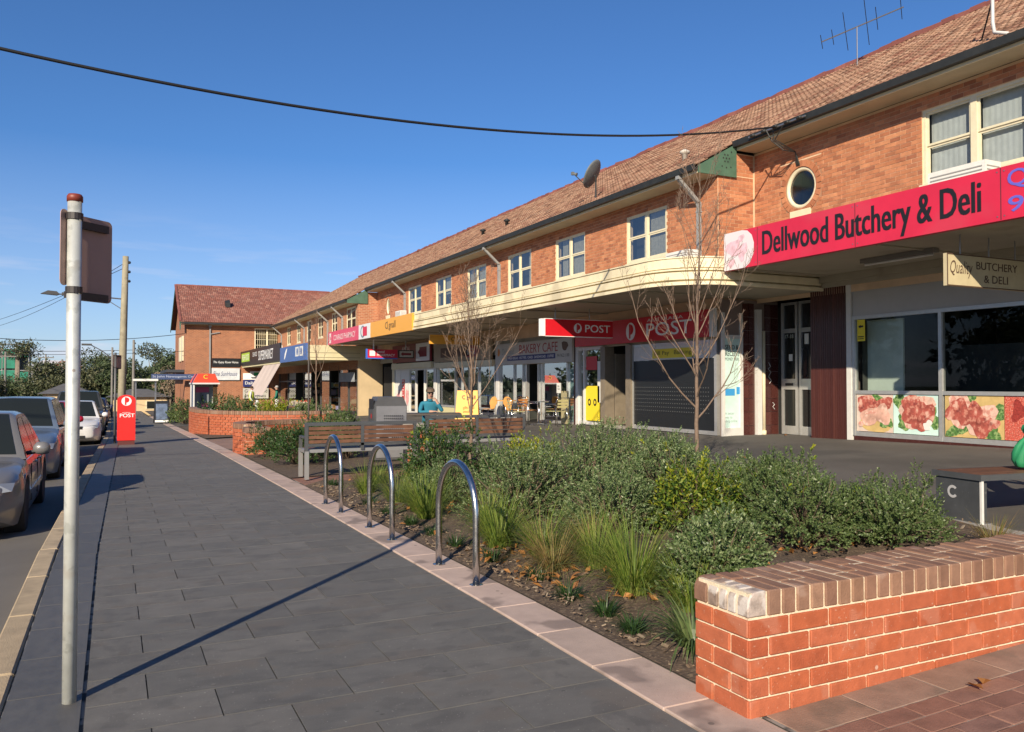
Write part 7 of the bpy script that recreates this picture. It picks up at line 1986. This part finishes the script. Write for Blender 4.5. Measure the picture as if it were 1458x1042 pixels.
# ================================================================ trees beyond the street
fm_gum = foliage_mat('gum leaf', [(.045, .06, .03), (.075, .085, .04), (.11, .11, .055), (.06, .075, .035)], .55, .12)
fm_far = foliage_mat('far tree leaf', [(.03, .05, .022), (.055, .08, .032), (.085, .11, .045), (.042, .062, .026)], .6, .1)
fm_farb = foliage_mat('bluish tree leaf', [(.03, .05, .03), (.05, .072, .04), (.07, .09, .05)], .6, .1)
fm_bare = foliage_mat('bare twig haze', [(.16, .12, .08), (.22, .17, .12), (.12, .09, .06)], .8, 0.)
m_trunk = M('tree trunk', (.20, .165, .13), .9, noise=(4, .3))
def tree(label, x, y, h, r, mat, n=2400, leaf=.42, trunk=.3, flat_=1., base=None, cl=16, group='trees beyond the street', seed=0, crown0=.3, name='tree'):
    z = zp(y) - .5 if base is None else base
    t = thing(name, label, 'tree', (x, y, z), group=group)
    g = np.random.default_rng(seed + 900)
    cs = []
    for i in range(cl):
        a = g.uniform(0, 6.283); rr = r * g.uniform(.1, .85); hh = h * (crown0 + (1 - crown0) * g.uniform(.12, .95)); k = 1 - .55 * abs((hh / h - crown0) / (1 - crown0) - .45)
        cs.append((rr * k * math.cos(a), rr * k * math.sin(a), hh * flat_ + h * (1 - flat_) * .9 if flat_ < 1 else hh, r * g.uniform(.24, .42)))
    C_ = np.array(cs); idx = g.integers(cl, size=n)
    d = norm(g.normal(size=(n, 3))); rad = g.uniform(.55, 1, (n, 1))
    P = C_[idx, :3] + d * rad * C_[idx, 3:4] * np.array([1, 1, .72])
    D = norm(d * .5 + g.normal(size=(n, 3)))
    V = leaf_quads(P, D, leaf * g.uniform(.6, 1.4, n), leaf * .55 * g.uniform(.6, 1.3, n), d + np.array([0, 0, .3]), .7)
    put(bpy.data.objects.new('crown', quads_mesh('crown', V, mat)), t)
    b = MB(); b.tube([(0, 0, -.3), (.1, 0, h * crown0), (.05, .1, h * .75)], [trunk, trunk * .75, trunk * .3], 8)
    for c in cs[::2]: b.tube([(.08, 0, h * crown0 * g.uniform(.7, 1.1)), (c[0] * .5, c[1] * .5, (h * crown0 + c[2]) / 2), c[:3]], [trunk * .45, trunk * .28, trunk * .1], 6)
    b.build('trunk', m_trunk, t, smooth=True, fix=False)
    return t
lab = [('dark bushy tree behind the red post box', -1.0, 92, 4.6, 3.6, fm_far), ('bushy tree left of the power pole', -5.0, 96, 4.8, 3.6, fm_gum), ('rounded gum tree beyond the dark four wheel drive', -3.0, 104, 5.8, 4., fm_gum),
       ('dark tree right of the power pole', 2.6, 95, 4.9, 3.4, fm_far), ('tall dark tree over the far footpath', 5.4, 100, 5.4, 4., fm_far), ('tree with a ragged top over the far footpath', 4.6, 112, 6.9, 3.8, fm_gum),
       ('dark tree beside the gabled end building', 8.2, 104, 6.6, 4.4, fm_far), ('low dark tree near the end building corner', 4.4, 84, 4.6, 2.4, fm_far), ('far rounded tree on the rise', -6.4, 118, 4.4, 3.8, fm_farb),
       ('dark tree on the left behind the parked cars', -11.0, 88, 3.2, 3.4, fm_gum), ('wide bushy tree at the left edge', -14.5, 92, 2.7, 4., fm_gum), ('dark bushy tree behind the tall gum trunk', -12.0, 110, 2.8, 4.2, fm_far),
       ('bushy tree between the gum and the pole', -8.3, 106, 2.7, 3.6, fm_far), ('far pale tree by the white building', -7.4, 124, 4.6, 3.2, fm_farb), ('dark hedge like tree before the yellow house', 0.6, 86, 3.4, 2.4, fm_far),
       ('dark tree behind the far footpath', 1.0, 108, 5.4, 3.6, fm_far), ('tall tree rising right of the far footpath', 7.0, 116, 7.2, 4.4, fm_far), ('dense low tree left of the road end', -9.4, 98, 2.2, 3., fm_far),
       ('left edge dark tree', -17.5, 104, 2.9, 4., fm_far), ('tree at the road end', -2.6, 88, 3.6, 2.6, fm_gum)]
for i, (lb, x, y, h, r, m) in enumerate(lab): tree(lb, x, y, h + .6, r, m, 4200, .29, .22, seed=i, crown0=.18)
tree('tall gum with a wide flat crown against the sky at left', -10.9, 120, 8.2, 3.4, fm_gum, 1900, .27, .34, seed=41, crown0=.80, cl=13)
tree('pale leafless tree by the far end building corner', 4.5, 78, 4.4, 1.9, fm_bare, 900, .22, .12, seed=43, crown0=.2, name='bare_tree')
# distant wooded ridge, one mass
g = np.random.default_rng(77); n = 9000
X = g.uniform(-160, 160, n); Y = g.uniform(300, 340, n); hh = 5.5 + 2.2 * np.sin(X * .05) + 1.6 * np.sin(X * .17 + 1); Z = -2 + hh * g.uniform(0, 1, n) ** .7
V = leaf_quads(np.stack([X, Y, Z], 1), norm(g.normal(size=(n, 3))), g.uniform(1.5, 3, n), g.uniform(1, 2, n))
o = bpy.data.objects.new('distant_woods', quads_mesh('distant_woods', V, fm_farb)); put(o); o['kind'] = 'stuff'

# ================================================================ distant buildings and poles
def house(label, x, y, w, d, h, wallm, roofm, rise=1.8, z=None):
    z = zp(y) - .4 if z is None else z
    t = thing('house', label, 'house', (x, y, z), group='distant houses')
    b = MB(); b.bb(-w / 2, w / 2, -d / 2, d / 2, 0, h); b.build('wall', wallm, t)
    b = MB(); b.add([(-w / 2 - .4, -d / 2 - .4, h + .01), (w / 2 + .4, -d / 2 - .4, h + .01), (w / 2 + .4, d / 2 + .4, h + .01), (-w / 2 - .4, d / 2 + .4, h + .01), (-w / 2 + 1.5, 0, h + rise), (w / 2 - 1.5, 0, h + rise)],
                [(0, 1, 5, 4), (1, 2, 5), (2, 3, 4, 5), (3, 0, 4), (0, 3, 2, 1)]); b.build('roof', roofm, t)
    k = max(2, int(w / 3))
    for i in range(k):
        u = -w / 2 + (i + .5) * w / k
        f = MB(); f.bb(u - .6, u + .6, -d / 2 - .05, -d / 2 - .005, h * .35, h * .8); fo = f.build('window', m_win, t)
        f = MB(); f.bb(u - .52, u + .52, -d / 2 - .07, -d / 2 - .051, h * .38, h * .77); f.build('pane', m_cglass, fo)
    return t
m_hwall = M('cream house wall', (.60, .46, .28), .8, noise=(1, .1)); m_hroof = M('terracotta roof', (.26, .11, .07), .85, noise=(2, .2)); m_hgrey = M('grey roof', (.10, .10, .105), .8, noise=(2, .2)); m_hwhite = M('white building wall', (.72, .70, .68), .7)
house('pale house with a grey roof behind the parked cars', -3.7, 84, 3.6, 4, 1.9, m_hwall, m_hgrey, .9)
house('yellowish house at the end of the footpath', 2.1, 80, 4.4, 4, 1.6, m_hwall, m_hgrey, .7)
house('long white building above the trees', -9.8, 190, 9, 8, 6.9, m_hwhite, M('white roof', (.62, .60, .60), .6), 1.2)
house('red roofed house below the white building', -6.6, 150, 5, 5, 5.2, m_hwhite, m_hroof, 1.6)
# building under green scaffolding
t = thing('scaffolded_building', 'building wrapped in green scaffold netting on the far left', 'building', (-18, 150, -1.5))
b = MB(); b.bb(-24, -12.3, 150, 158, -1.5, 6.6); b.build('core', M('dark concrete core', (.05, .055, .055), .9, noise=(.5, .3)), t, world=True)
b = MB()
for x in lin(-24.4, -11.9, 7):
    for y in (148.6, 149.7): b.tube([(x, y, -1.5), (x, y, 7.6)], .06, 5)
for z in (1.4, 3.5, 5.6, 7.6): b.tube([(-24.4, 148.6, z), (-11.9, 148.6, z)], .06, 5); b.bb(-24.4, -11.9, 148.8, 149.6, z - .1, z - .04)
for k in range(6): b.tube([(-24.4 + 2 * k, 148.6, 1.4), (-22.4 + 2 * k, 148.6, 3.5)], .04, 4)
b.build('scaffold', M('scaffold tube', (.45, .46, .44), .5, metal=.3), t, world=True)
m_net = M('green netting', (.025, .20, .13), .8, noise=(.9, .4))
for i in range(7):
    for k, (z0, z1) in enumerate(((1.5, 3.3), (3.6, 5.4), (5.6, 6.9))):
        if (i + 2 * k) % 5 == 3: continue
        x0 = -24.4 + i * 1.786; b = MB(); b.bb(x0 + .08, x0 + 1.72, 148.5, 148.54, z0 + rng.uniform(0, .3), z1 + rng.uniform(-.1, .4)); b.build('netting_panel', m_net, t, world=True)
m_pole = M('timber pole', (.30, .27, .19), .85, noise=(3, .2), spots=[(4, .62, (.20, .17, .12), .6)], bump=(30, .4)); m_pole2 = M('grey timber pole', (.19, .18, .165), .85, noise=(3, .2))
def power_pole(label, x, y, h, r=.14, m=None, arm=0., lamp=None, lean=.0):
    z = zp(y) - .1; t = thing('power_pole', label, 'pole', (x, y, z), group='power poles along the street')
    b = MB(); b.tube([(lean * .0, 0, -.2), (lean * .4, 0, h * .4), (lean * .7, 0, h * .7), (lean, 0, h)], [r, r * .92, r * .84, r * .72], 12); b.build('pole', m or m_pole, t, smooth=True)
    if arm: b = MB(); b.bb(lean - arm, lean + arm, -.06, .06, h - .5, h - .38); b.build('crossarm', m or m_pole, t)
    for k in range(3 if not arm else 4):
        b = MB(); p = (lean + r * .9, 0, h - .25 - .38 * k) if not arm else (lean - arm * .9 + arm * .6 * k, 0, h - .3)
        b.lathe([(.03, -.05), (.06, 0), (.03, .06)], p, 8); b.build('insulator', m_gutter, t)
    if lamp: b = MB(); b.tube([(0, 0, lamp[0]), (lamp[1] * .5, 0, lamp[0] + .5), (lamp[1], 0, lamp[0] + .85)], .035, 6); b.build('lamp_arm', m_steel, t); b = MB(); b.box((lamp[1] - .25, 0, lamp[0] + .88), (.6, .25, .12)); b.build('lamp_head', M('lamp head', (.06, .06, .06), .5), t)
    return t
mp_ = power_pole('main crooked timber power pole above the red post box', .30, 36.5, 7.1, .155, lean=.12)
b = MB(); b.tube([(.08, 0, 5.36), (-1.2, 0, 5.44), (-2.3, 0, 5.46)], .03, 6); b.tube([(.08, 0, 4.9), (-.7, 0, 5.41)], .018, 5); b.build('lamp_arm', m_steel, mp_)
b = MB(); b.prism([(-2.85, -.14, 5.44), (-2.3, -.12, 5.40), (-2.2, -.06, 5.46), (-2.3, -.05, 5.56), (-2.6, -.08, 5.58)], (0, .24, 0)); b.box((-2.05, 0, 5.47), (.16, .1, .12)); b.build('lamp_head', M('lamp head', (.06, .06, .06), .5), mp_)
power_pole('thinner far pole right of the main power pole', 1.35, 66, 5.6, .11, m_pole2, lamp=None)
power_pole('far pole with a street lamp arm left of the main pole', -.05, 60, 4.7, .08, m_pole2, lamp=(3.97, -1.25))
for (lb, x, y, h) in (('timber pole in front of the green scaffolding', -9.3, 92, 5.6), ('far thin pole right of the tall gum', -8.6, 112, 4.6), ('far thin pole under the flat gum crown', -7.6, 118, 6.4), ('slim far pole beside the foreground pole', -4.9, 100, 5.2)): power_pole(lb, x, y, h, .12, m_pole2, .9)
t = thing('street_lamp', 'small white shelter roof edge beyond the post box', 'shelter', (1.9, 60, zp(60))); b = MB(); b.bb(1.2, 2.7, 59, 61, 1.62, 1.76); b.build('roof', m_pwhite, t, world=True); b = MB(); b.bb(1.3, 1.4, 59.2, 59.3, zp(60), 1.62); b.bb(2.5, 2.6, 59.2, 59.3, zp(60), 1.62); b.build('post', m_steel, t, world=True)
t.name = 'bus_shelter'
def wire(label, a, c, sag, r=.012):
    t = thing('overhead_wire', label, 'wire', a, group='far overhead wires'); pts = []
    for i in range(17):
        f = i / 16; pts.append((a[0] + (c[0] - a[0]) * f, a[1] + (c[1] - a[1]) * f, a[2] + (c[2] - a[2]) * f - sag * 4 * f * (1 - f)))
    b = MB(); b.tube(pts, r, 5); b.build('wire', M('black cable', (.012, .012, .013)), t, world=True)
wire('dark wire from the left edge to the gabled end building', (-14, 60, 5.1), (4.8, 66, 5.2), .8, .022)
wire('upper thin wire above the gum crown', (-16, 92, 6.0), (.42, 36.5, 6.15), .7)
wire('lower thin wire running to the end building', (-18, 80, 4.3), (4.8, 66.5, 3.9), .4, .018)
wire('lowest far wire above the trees', (-20, 110, 5.3), (6, 100, 5.4), .3, .03)
wire('thin wire from the main pole over the road', (.42, 36.5, 6.35), (-13.4, 92, 6.4), .9)
# street trees on the other side of the road (they stand left of the picture; the shop glass mirrors them)
for i, (x, y, h) in enumerate([(-17, -16, 7.5), (-18, -6, 8), (-17, 3, 7.2), (-18.5, 12, 8), (-17.5, 21, 7.4), (-18, 30, 8.2), (-17, 39, 7.6), (-18.5, 49, 8), (-18, 59, 7.8), (-18, 69, 7.4)]):
    lbs = ['street tree across the road, ' + q for q in ('nearest behind the camera', 'second behind the camera', 'level with the near brick wall', 'level with the bike hoops', 'level with the pale blue wagon', 'level with the white sedan', 'level with the four wheel drive', 'level with the navy blue sedan', 'level with the end building', 'farthest of the row')]
    tree(lbs[i], x, y, h, 4.2, fm_far, 1500, .6, .22, seed=60 + i, crown0=.12, group='street trees across the road')
# ================================================================ people
m_skin = M('skin', (.42, .25, .18), .55)
def person(label, x, y, z, rot, joints, radii, edges, mats, pick, head, extras=None):
    """one skinned body; joints in local metres, facing -Y"""
    t = thing('person', label, 'person', (x, y, z), rot)
    names = list(joints); idx = {n_: i for i, n_ in enumerate(names)}
    me = bpy.data.meshes.new('body'); me.from_pydata([joints[n_] for n_ in names], [(idx[a], idx[b_]) for a, b_ in edges], [])
    o = bpy.data.objects.new('tmp_body', me); COL.objects.link(o)
    sk = o.modifiers.new('skin', 'SKIN'); sk.use_smooth_shade = True
    for n_ in names:
        v = me.skin_vertices[0].data[idx[n_]]; r_ = radii[n_]; v.radius = r_ if isinstance(r_, tuple) else (r_, r_); v.use_root = (n_ == 'pelvis')
    ss = o.modifiers.new('sub', 'SUBSURF'); ss.levels = 2; ss.render_levels = 2
    bpy.context.view_layer.update()
    m2 = bpy.data.meshes.new_from_object(o.evaluated_get(bpy.context.evaluated_depsgraph_get())); bpy.data.objects.remove(o)
    m2.materials.clear()
    for m_ in mats: m2.materials.append(m_)
    for p in m2.polygons:
        c = p.center; p.material_index = pick(c); p.use_smooth = True
    m2.name = 'body'; put(bpy.data.objects.new('body', m2), t)
    hx, hy, hz_, hr = head
    f = MB(); f.box((hx, hy - hr * 1.02, hz_ - .01), (.022, .03, .035)); f.build('nose', m_skin, t)
    f = MB()
    for s in (-1, 1): f.lathe([(.004, -.004), (.009, 0), (.004, .004)], (hx + s * .032, hy - hr * .93, hz_ + .018), 8, 'y')
    f.build('eyes', m_txt, t)
    f = MB(); f.box((hx, hy - hr * .93, hz_ - .055), (.05, .012, .010)); f.build('mouth', M('lip', (.30, .10, .09), .5), t)
    if extras: extras(t)
    return t
def limbs(P, hand_dir=None):
    """fingers at each wrist: four of unequal length and a thumb"""
    J, Rr, E = {}, {}, []
    for s in 'LR':
        h = Vector(P['hand' + s]); w = Vector(P['wrist' + s]); d = (h - w).normalized(); sd = d.cross(Vector((0, 0, 1))); sd = sd.normalized() if sd.length > .1 else Vector((1, 0, 0))
        for k, (o_, L) in enumerate(((-.027, .06), (-.009, .07), (.009, .066), (.027, .05))):
            a, b_ = f'f{s}{k}a', f'f{s}{k}b'; J[a] = tuple(h + sd * o_ + d * L * .55); J[b_] = tuple(h + sd * o_ * 1.05 + d * L * .9 + d.cross(sd) * .02)
            Rr[a] = .0095; Rr[b_] = .008; E += [('hand' + s, a), (a, b_)]
        a, b_ = f't{s}a', f't{s}b'; J[a] = tuple(w.lerp(h, .6) + sd * .035); J[b_] = tuple(w.lerp(h, .6) + sd * .05 + d * .045); Rr[a] = .012; Rr[b_] = .009; E += [('wrist' + s, a), (a, b_)]
    return J, Rr, E
BE = [('pelvis', 'waist'), ('waist', 'chest'), ('chest', 'neck0'), ('neck0', 'neck'), ('neck', 'head'), ('head', 'crown')]
for s in 'LR': BE += [('pelvis', 'hip' + s), ('hip' + s, 'knee' + s), ('knee' + s, 'ankle' + s), ('ankle' + s, 'toe' + s), ('chest', 'sh' + s), ('sh' + s, 'el' + s), ('el' + s, 'wrist' + s), ('wrist' + s, 'hand' + s)]
BR_ = dict(pelvis=(.15, .11), waist=(.145, .105), chest=(.17, .115), neck0=(.07, .07), neck=.052, head=(.078, .095), crown=(.07, .08))
for s in 'LR': BR_.update({'hip' + s: .088, 'knee' + s: .058, 'ankle' + s: .038, 'toe' + s: .032, 'sh' + s: .066, 'el' + s: .044, 'wrist' + s: .027, 'hand' + s: (.034, .018)})
def make_person(label, x, y, z, rot, J, shirt, trou, extras=None, vest=None, fat=1.):
    r_ = dict(BR_)
    for k in ('pelvis', 'waist', 'chest'): r_[k] = tuple(q * fat for q in r_[k])
    fj, fr_, fe = limbs(J); J = dict(J); J.update(fj); r_.update(fr_)
    nk = Vector(J['neck']); pel = Vector(J['pelvis']); wr_ = [Vector(J['wristL']), Vector(J['wristR'])]; hd = [Vector(J['handL']), Vector(J['handR'])]; an = [Vector(J['ankleL']), Vector(J['ankleR'])]; kn = [Vector(J['kneeL']), Vector(J['kneeR'])]
    hips = [Vector(J['hipL']), Vector(J['hipR'])]
    def near_seg(c, a, b_):
        d = b_ - a; f = max(0, min(1, (c - a).dot(d) / d.dot(d))); return (c - (a + d * f)).length
    def pick(c):
        c = Vector(c)
        if c.z > nk.z - .005: return 2
        for w, h in zip(wr_, hd):
            if near_seg(c, w, h + (h - w) * .8) < .06: return 2
        for h, k, a in zip(hips, kn, an):
            if (c - a).length < .075 or near_seg(c, a, Vector(a) + Vector((0, -.2, -.06))) < .06: return 3
            if near_seg(c, h, k) < .10 or near_seg(c, k, a) < .10: return 1
        if c.z < pel.z + .05 and (c - pel).length < .2: return 1
        return 0
    h = J['head']
    return person(label, x, y, z, rot, J, r_, BE + fe, [shirt, trou, m_skin, M('dark shoe', (.02, .018, .016), .5)], pick, (h[0], h[1], h[2] + .02, .095), extras)
m_teal = M('teal jumper', (.02, .17, .25), .85, noise=(9, .15)); m_nav = M('dark trousers', (.014, .016, .024), .85); m_grn = M('green polo', (.015, .16, .11), .8); m_hiv = M('yellow vest', (.62, .70, .05), .6); m_wht = M('white shirt', (.6, .58, .55), .8)
SIT = dict(pelvis=(0, .08, .50), waist=(0, .06, .68), chest=(0, -.02, .92), neck0=(0, -.06, 1.06), neck=(0, -.08, 1.13), head=(0, -.12, 1.235), crown=(0, -.115, 1.29),
           hipL=(.10, .04, .50), kneeL=(.14, -.38, .52), ankleL=(.14, -.36, .09), toeL=(.15, -.52, .04), hipR=(-.10, .04, .50), kneeR=(-.14, -.36, .52), ankleR=(-.14, -.32, .09), toeR=(-.15, -.48, .04),
           shL=(.19, -.02, 1.0), elL=(.26, -.26, .84), wristL=(.13, -.30, 1.05), handL=(.09, -.25, 1.12), shR=(-.19, -.02, 1.0), elR=(-.26, -.24, .82), wristR=(.0, -.36, .84), handR=(.08, -.38, .84))
def cap_(t):
    c = M('camo cap', (.13, .09, .06), .85, noise=(22, .4)); b = MB(); b.lathe([(.101, 0), (.104, .03), (.092, .075), (.05, .105), (.01, .112)], (0, -.118, 1.285), 16)
    b.prism([(.085 * math.cos(a), -.18 + .12 * math.sin(a), 1.285) for a in [math.pi + math.pi * i / 10 for i in range(11)]], (0, 0, .014)); b.build('cap', c, t, smooth=False)
    b = MB(); b.box((0, -.215, 1.262), (.13, .02, .028)); b.build('glasses', m_txt, t)
    b = MB(); b.tube([(0, .0, 1.17), (0, -.05, 1.15)], .03, 8); 
make_person('seated man in a teal jumper and cap, chin on hand, at the picnic table', 6.66, 18.05, gz(6.36, 18.05) - .04, R(-12), SIT, m_teal, m_nav, cap_)
STD = dict(pelvis=(0, 0, .95), waist=(0, 0, 1.12), chest=(0, -.01, 1.34), neck0=(0, 0, 1.46), neck=(0, -.01, 1.52), head=(0, -.03, 1.62), crown=(0, -.02, 1.69),
           hipL=(.09, 0, .92), kneeL=(.11, -.03, .50), ankleL=(.12, .03, .09), toeL=(.13, -.13, .04), hipR=(-.09, 0, .92), kneeR=(-.11, -.05, .50), ankleR=(-.12, .0, .09), toeR=(-.13, -.16, .04),
           shL=(.19, 0, 1.40), elL=(.26, -.05, 1.13), wristL=(.24, -.24, .98), handL=(.22, -.31, .96), shR=(-.19, 0, 1.40), elR=(-.27, .02, 1.12), wristR=(-.25, -.14, .92), handR=(-.24, -.20, .87))
def hair_(col):
    def f(t): b = MB(); b.lathe([(.086, -.02), (.098, .02), (.09, .07), (.05, .10), (.01, .105)], (0, .0, 1.645), 14); b.build('hair', col, t, smooth=True)
    return f
def vest_(t):
    hair_(M('brown hair', (.06, .035, .02), .7))(t)
    b = MB(); b.lathe([(.185, .93), (.178, 1.1), (.20, 1.32), (.17, 1.43), (.10, 1.47)], (0, -.0, 0), 18); o = b.build('vest', m_hiv, t, smooth=True); o.scale = (1, .74, 1)
make_person('person in a yellow safety vest behind the left bollard', 6.75, 46.0, gz(6.75, 46), R(70), STD, m_wht, m_nav, vest_)
make_person('person in a green shirt leaning over goods outside the supermarket', 8.3, 47.2, gz(8.3, 47.2), R(-100), STD, m_grn, m_nav, hair_(M('grey hair', (.35, .33, .31), .7)), fat=1.1)
def sit_hair(t):
    b = MB(); b.lathe([(.085, -.07), (.104, .0), (.105, .05), (.085, .09), (.045, .112), (.01, .116)], (0, -.095, 1.26), 16); b.build('hair', M('dark hair', (.02, .014, .01), .6), t, smooth=True)
make_person('person in dark clothes sitting on the bench at the right edge', 8.38, 5.0, gz(8.4, 4.9) - .05, R(20), SIT, M('black jacket', (.012, .012, .014), .6), m_nav, sit_hair)
# produce stall and goods before the supermarket
t = thing('produce_stall', 'stall of fruit boxes outside the supermarket', 'stall', (9.6, 46.5, gz(9.6, 46.5)))
b = MB(); b.bb(-.6, .6, -1.6, 1.6, .55, .6)
for sx in (-.55, .55):
    for sy in (-1.5, 1.5): b.bb(sx - .03, sx + .03, sy - .03, sy + .03, 0, .55)
b.build('trestle', m_pole2, t)
for i in range(4):
    x0, y0 = 9.35 + .02 * i, 45.3 + .75 * i; c = thing('fruit_crate', ['crate of red fruit nearest on the stall', 'second crate on the stall with orange fruit', 'third crate on the stall with pale boxes', 'farthest crate on the stall'][i], 'crate', (x0, y0, gz(9.6, 46.5) + .602), group='crates on the produce stall')
    b = MB(); b.bb(-.3, .3, -.3, .3, 0, .02)
    for (xa, xb, ya, yb) in ((-.3, -.28, -.3, .3), (.28, .3, -.3, .3), (-.28, .28, -.3, -.28), (-.28, .28, .28, .3)): b.bb(xa, xb, ya, yb, .02, .22)
    b.build('box', M('crate card', (.45, .38, .28), .8), c)
    fm_ = M(['red fruit', 'orange fruit', 'pale boxes', 'green fruit'][i], [(.45, .03, .02), (.62, .24, .03), (.55, .52, .46), (.15, .25, .05)][i], .5); b = MB()
    for _ in range(26): b.lathe([(.02, -.045), (.048, 0), (.02, .045)], (rng.uniform(-.22, .22), rng.uniform(-.22, .22), rng.uniform(.08, .24)), 7)
    b.build('fruit', fm_, c, smooth=True, kind='stuff')
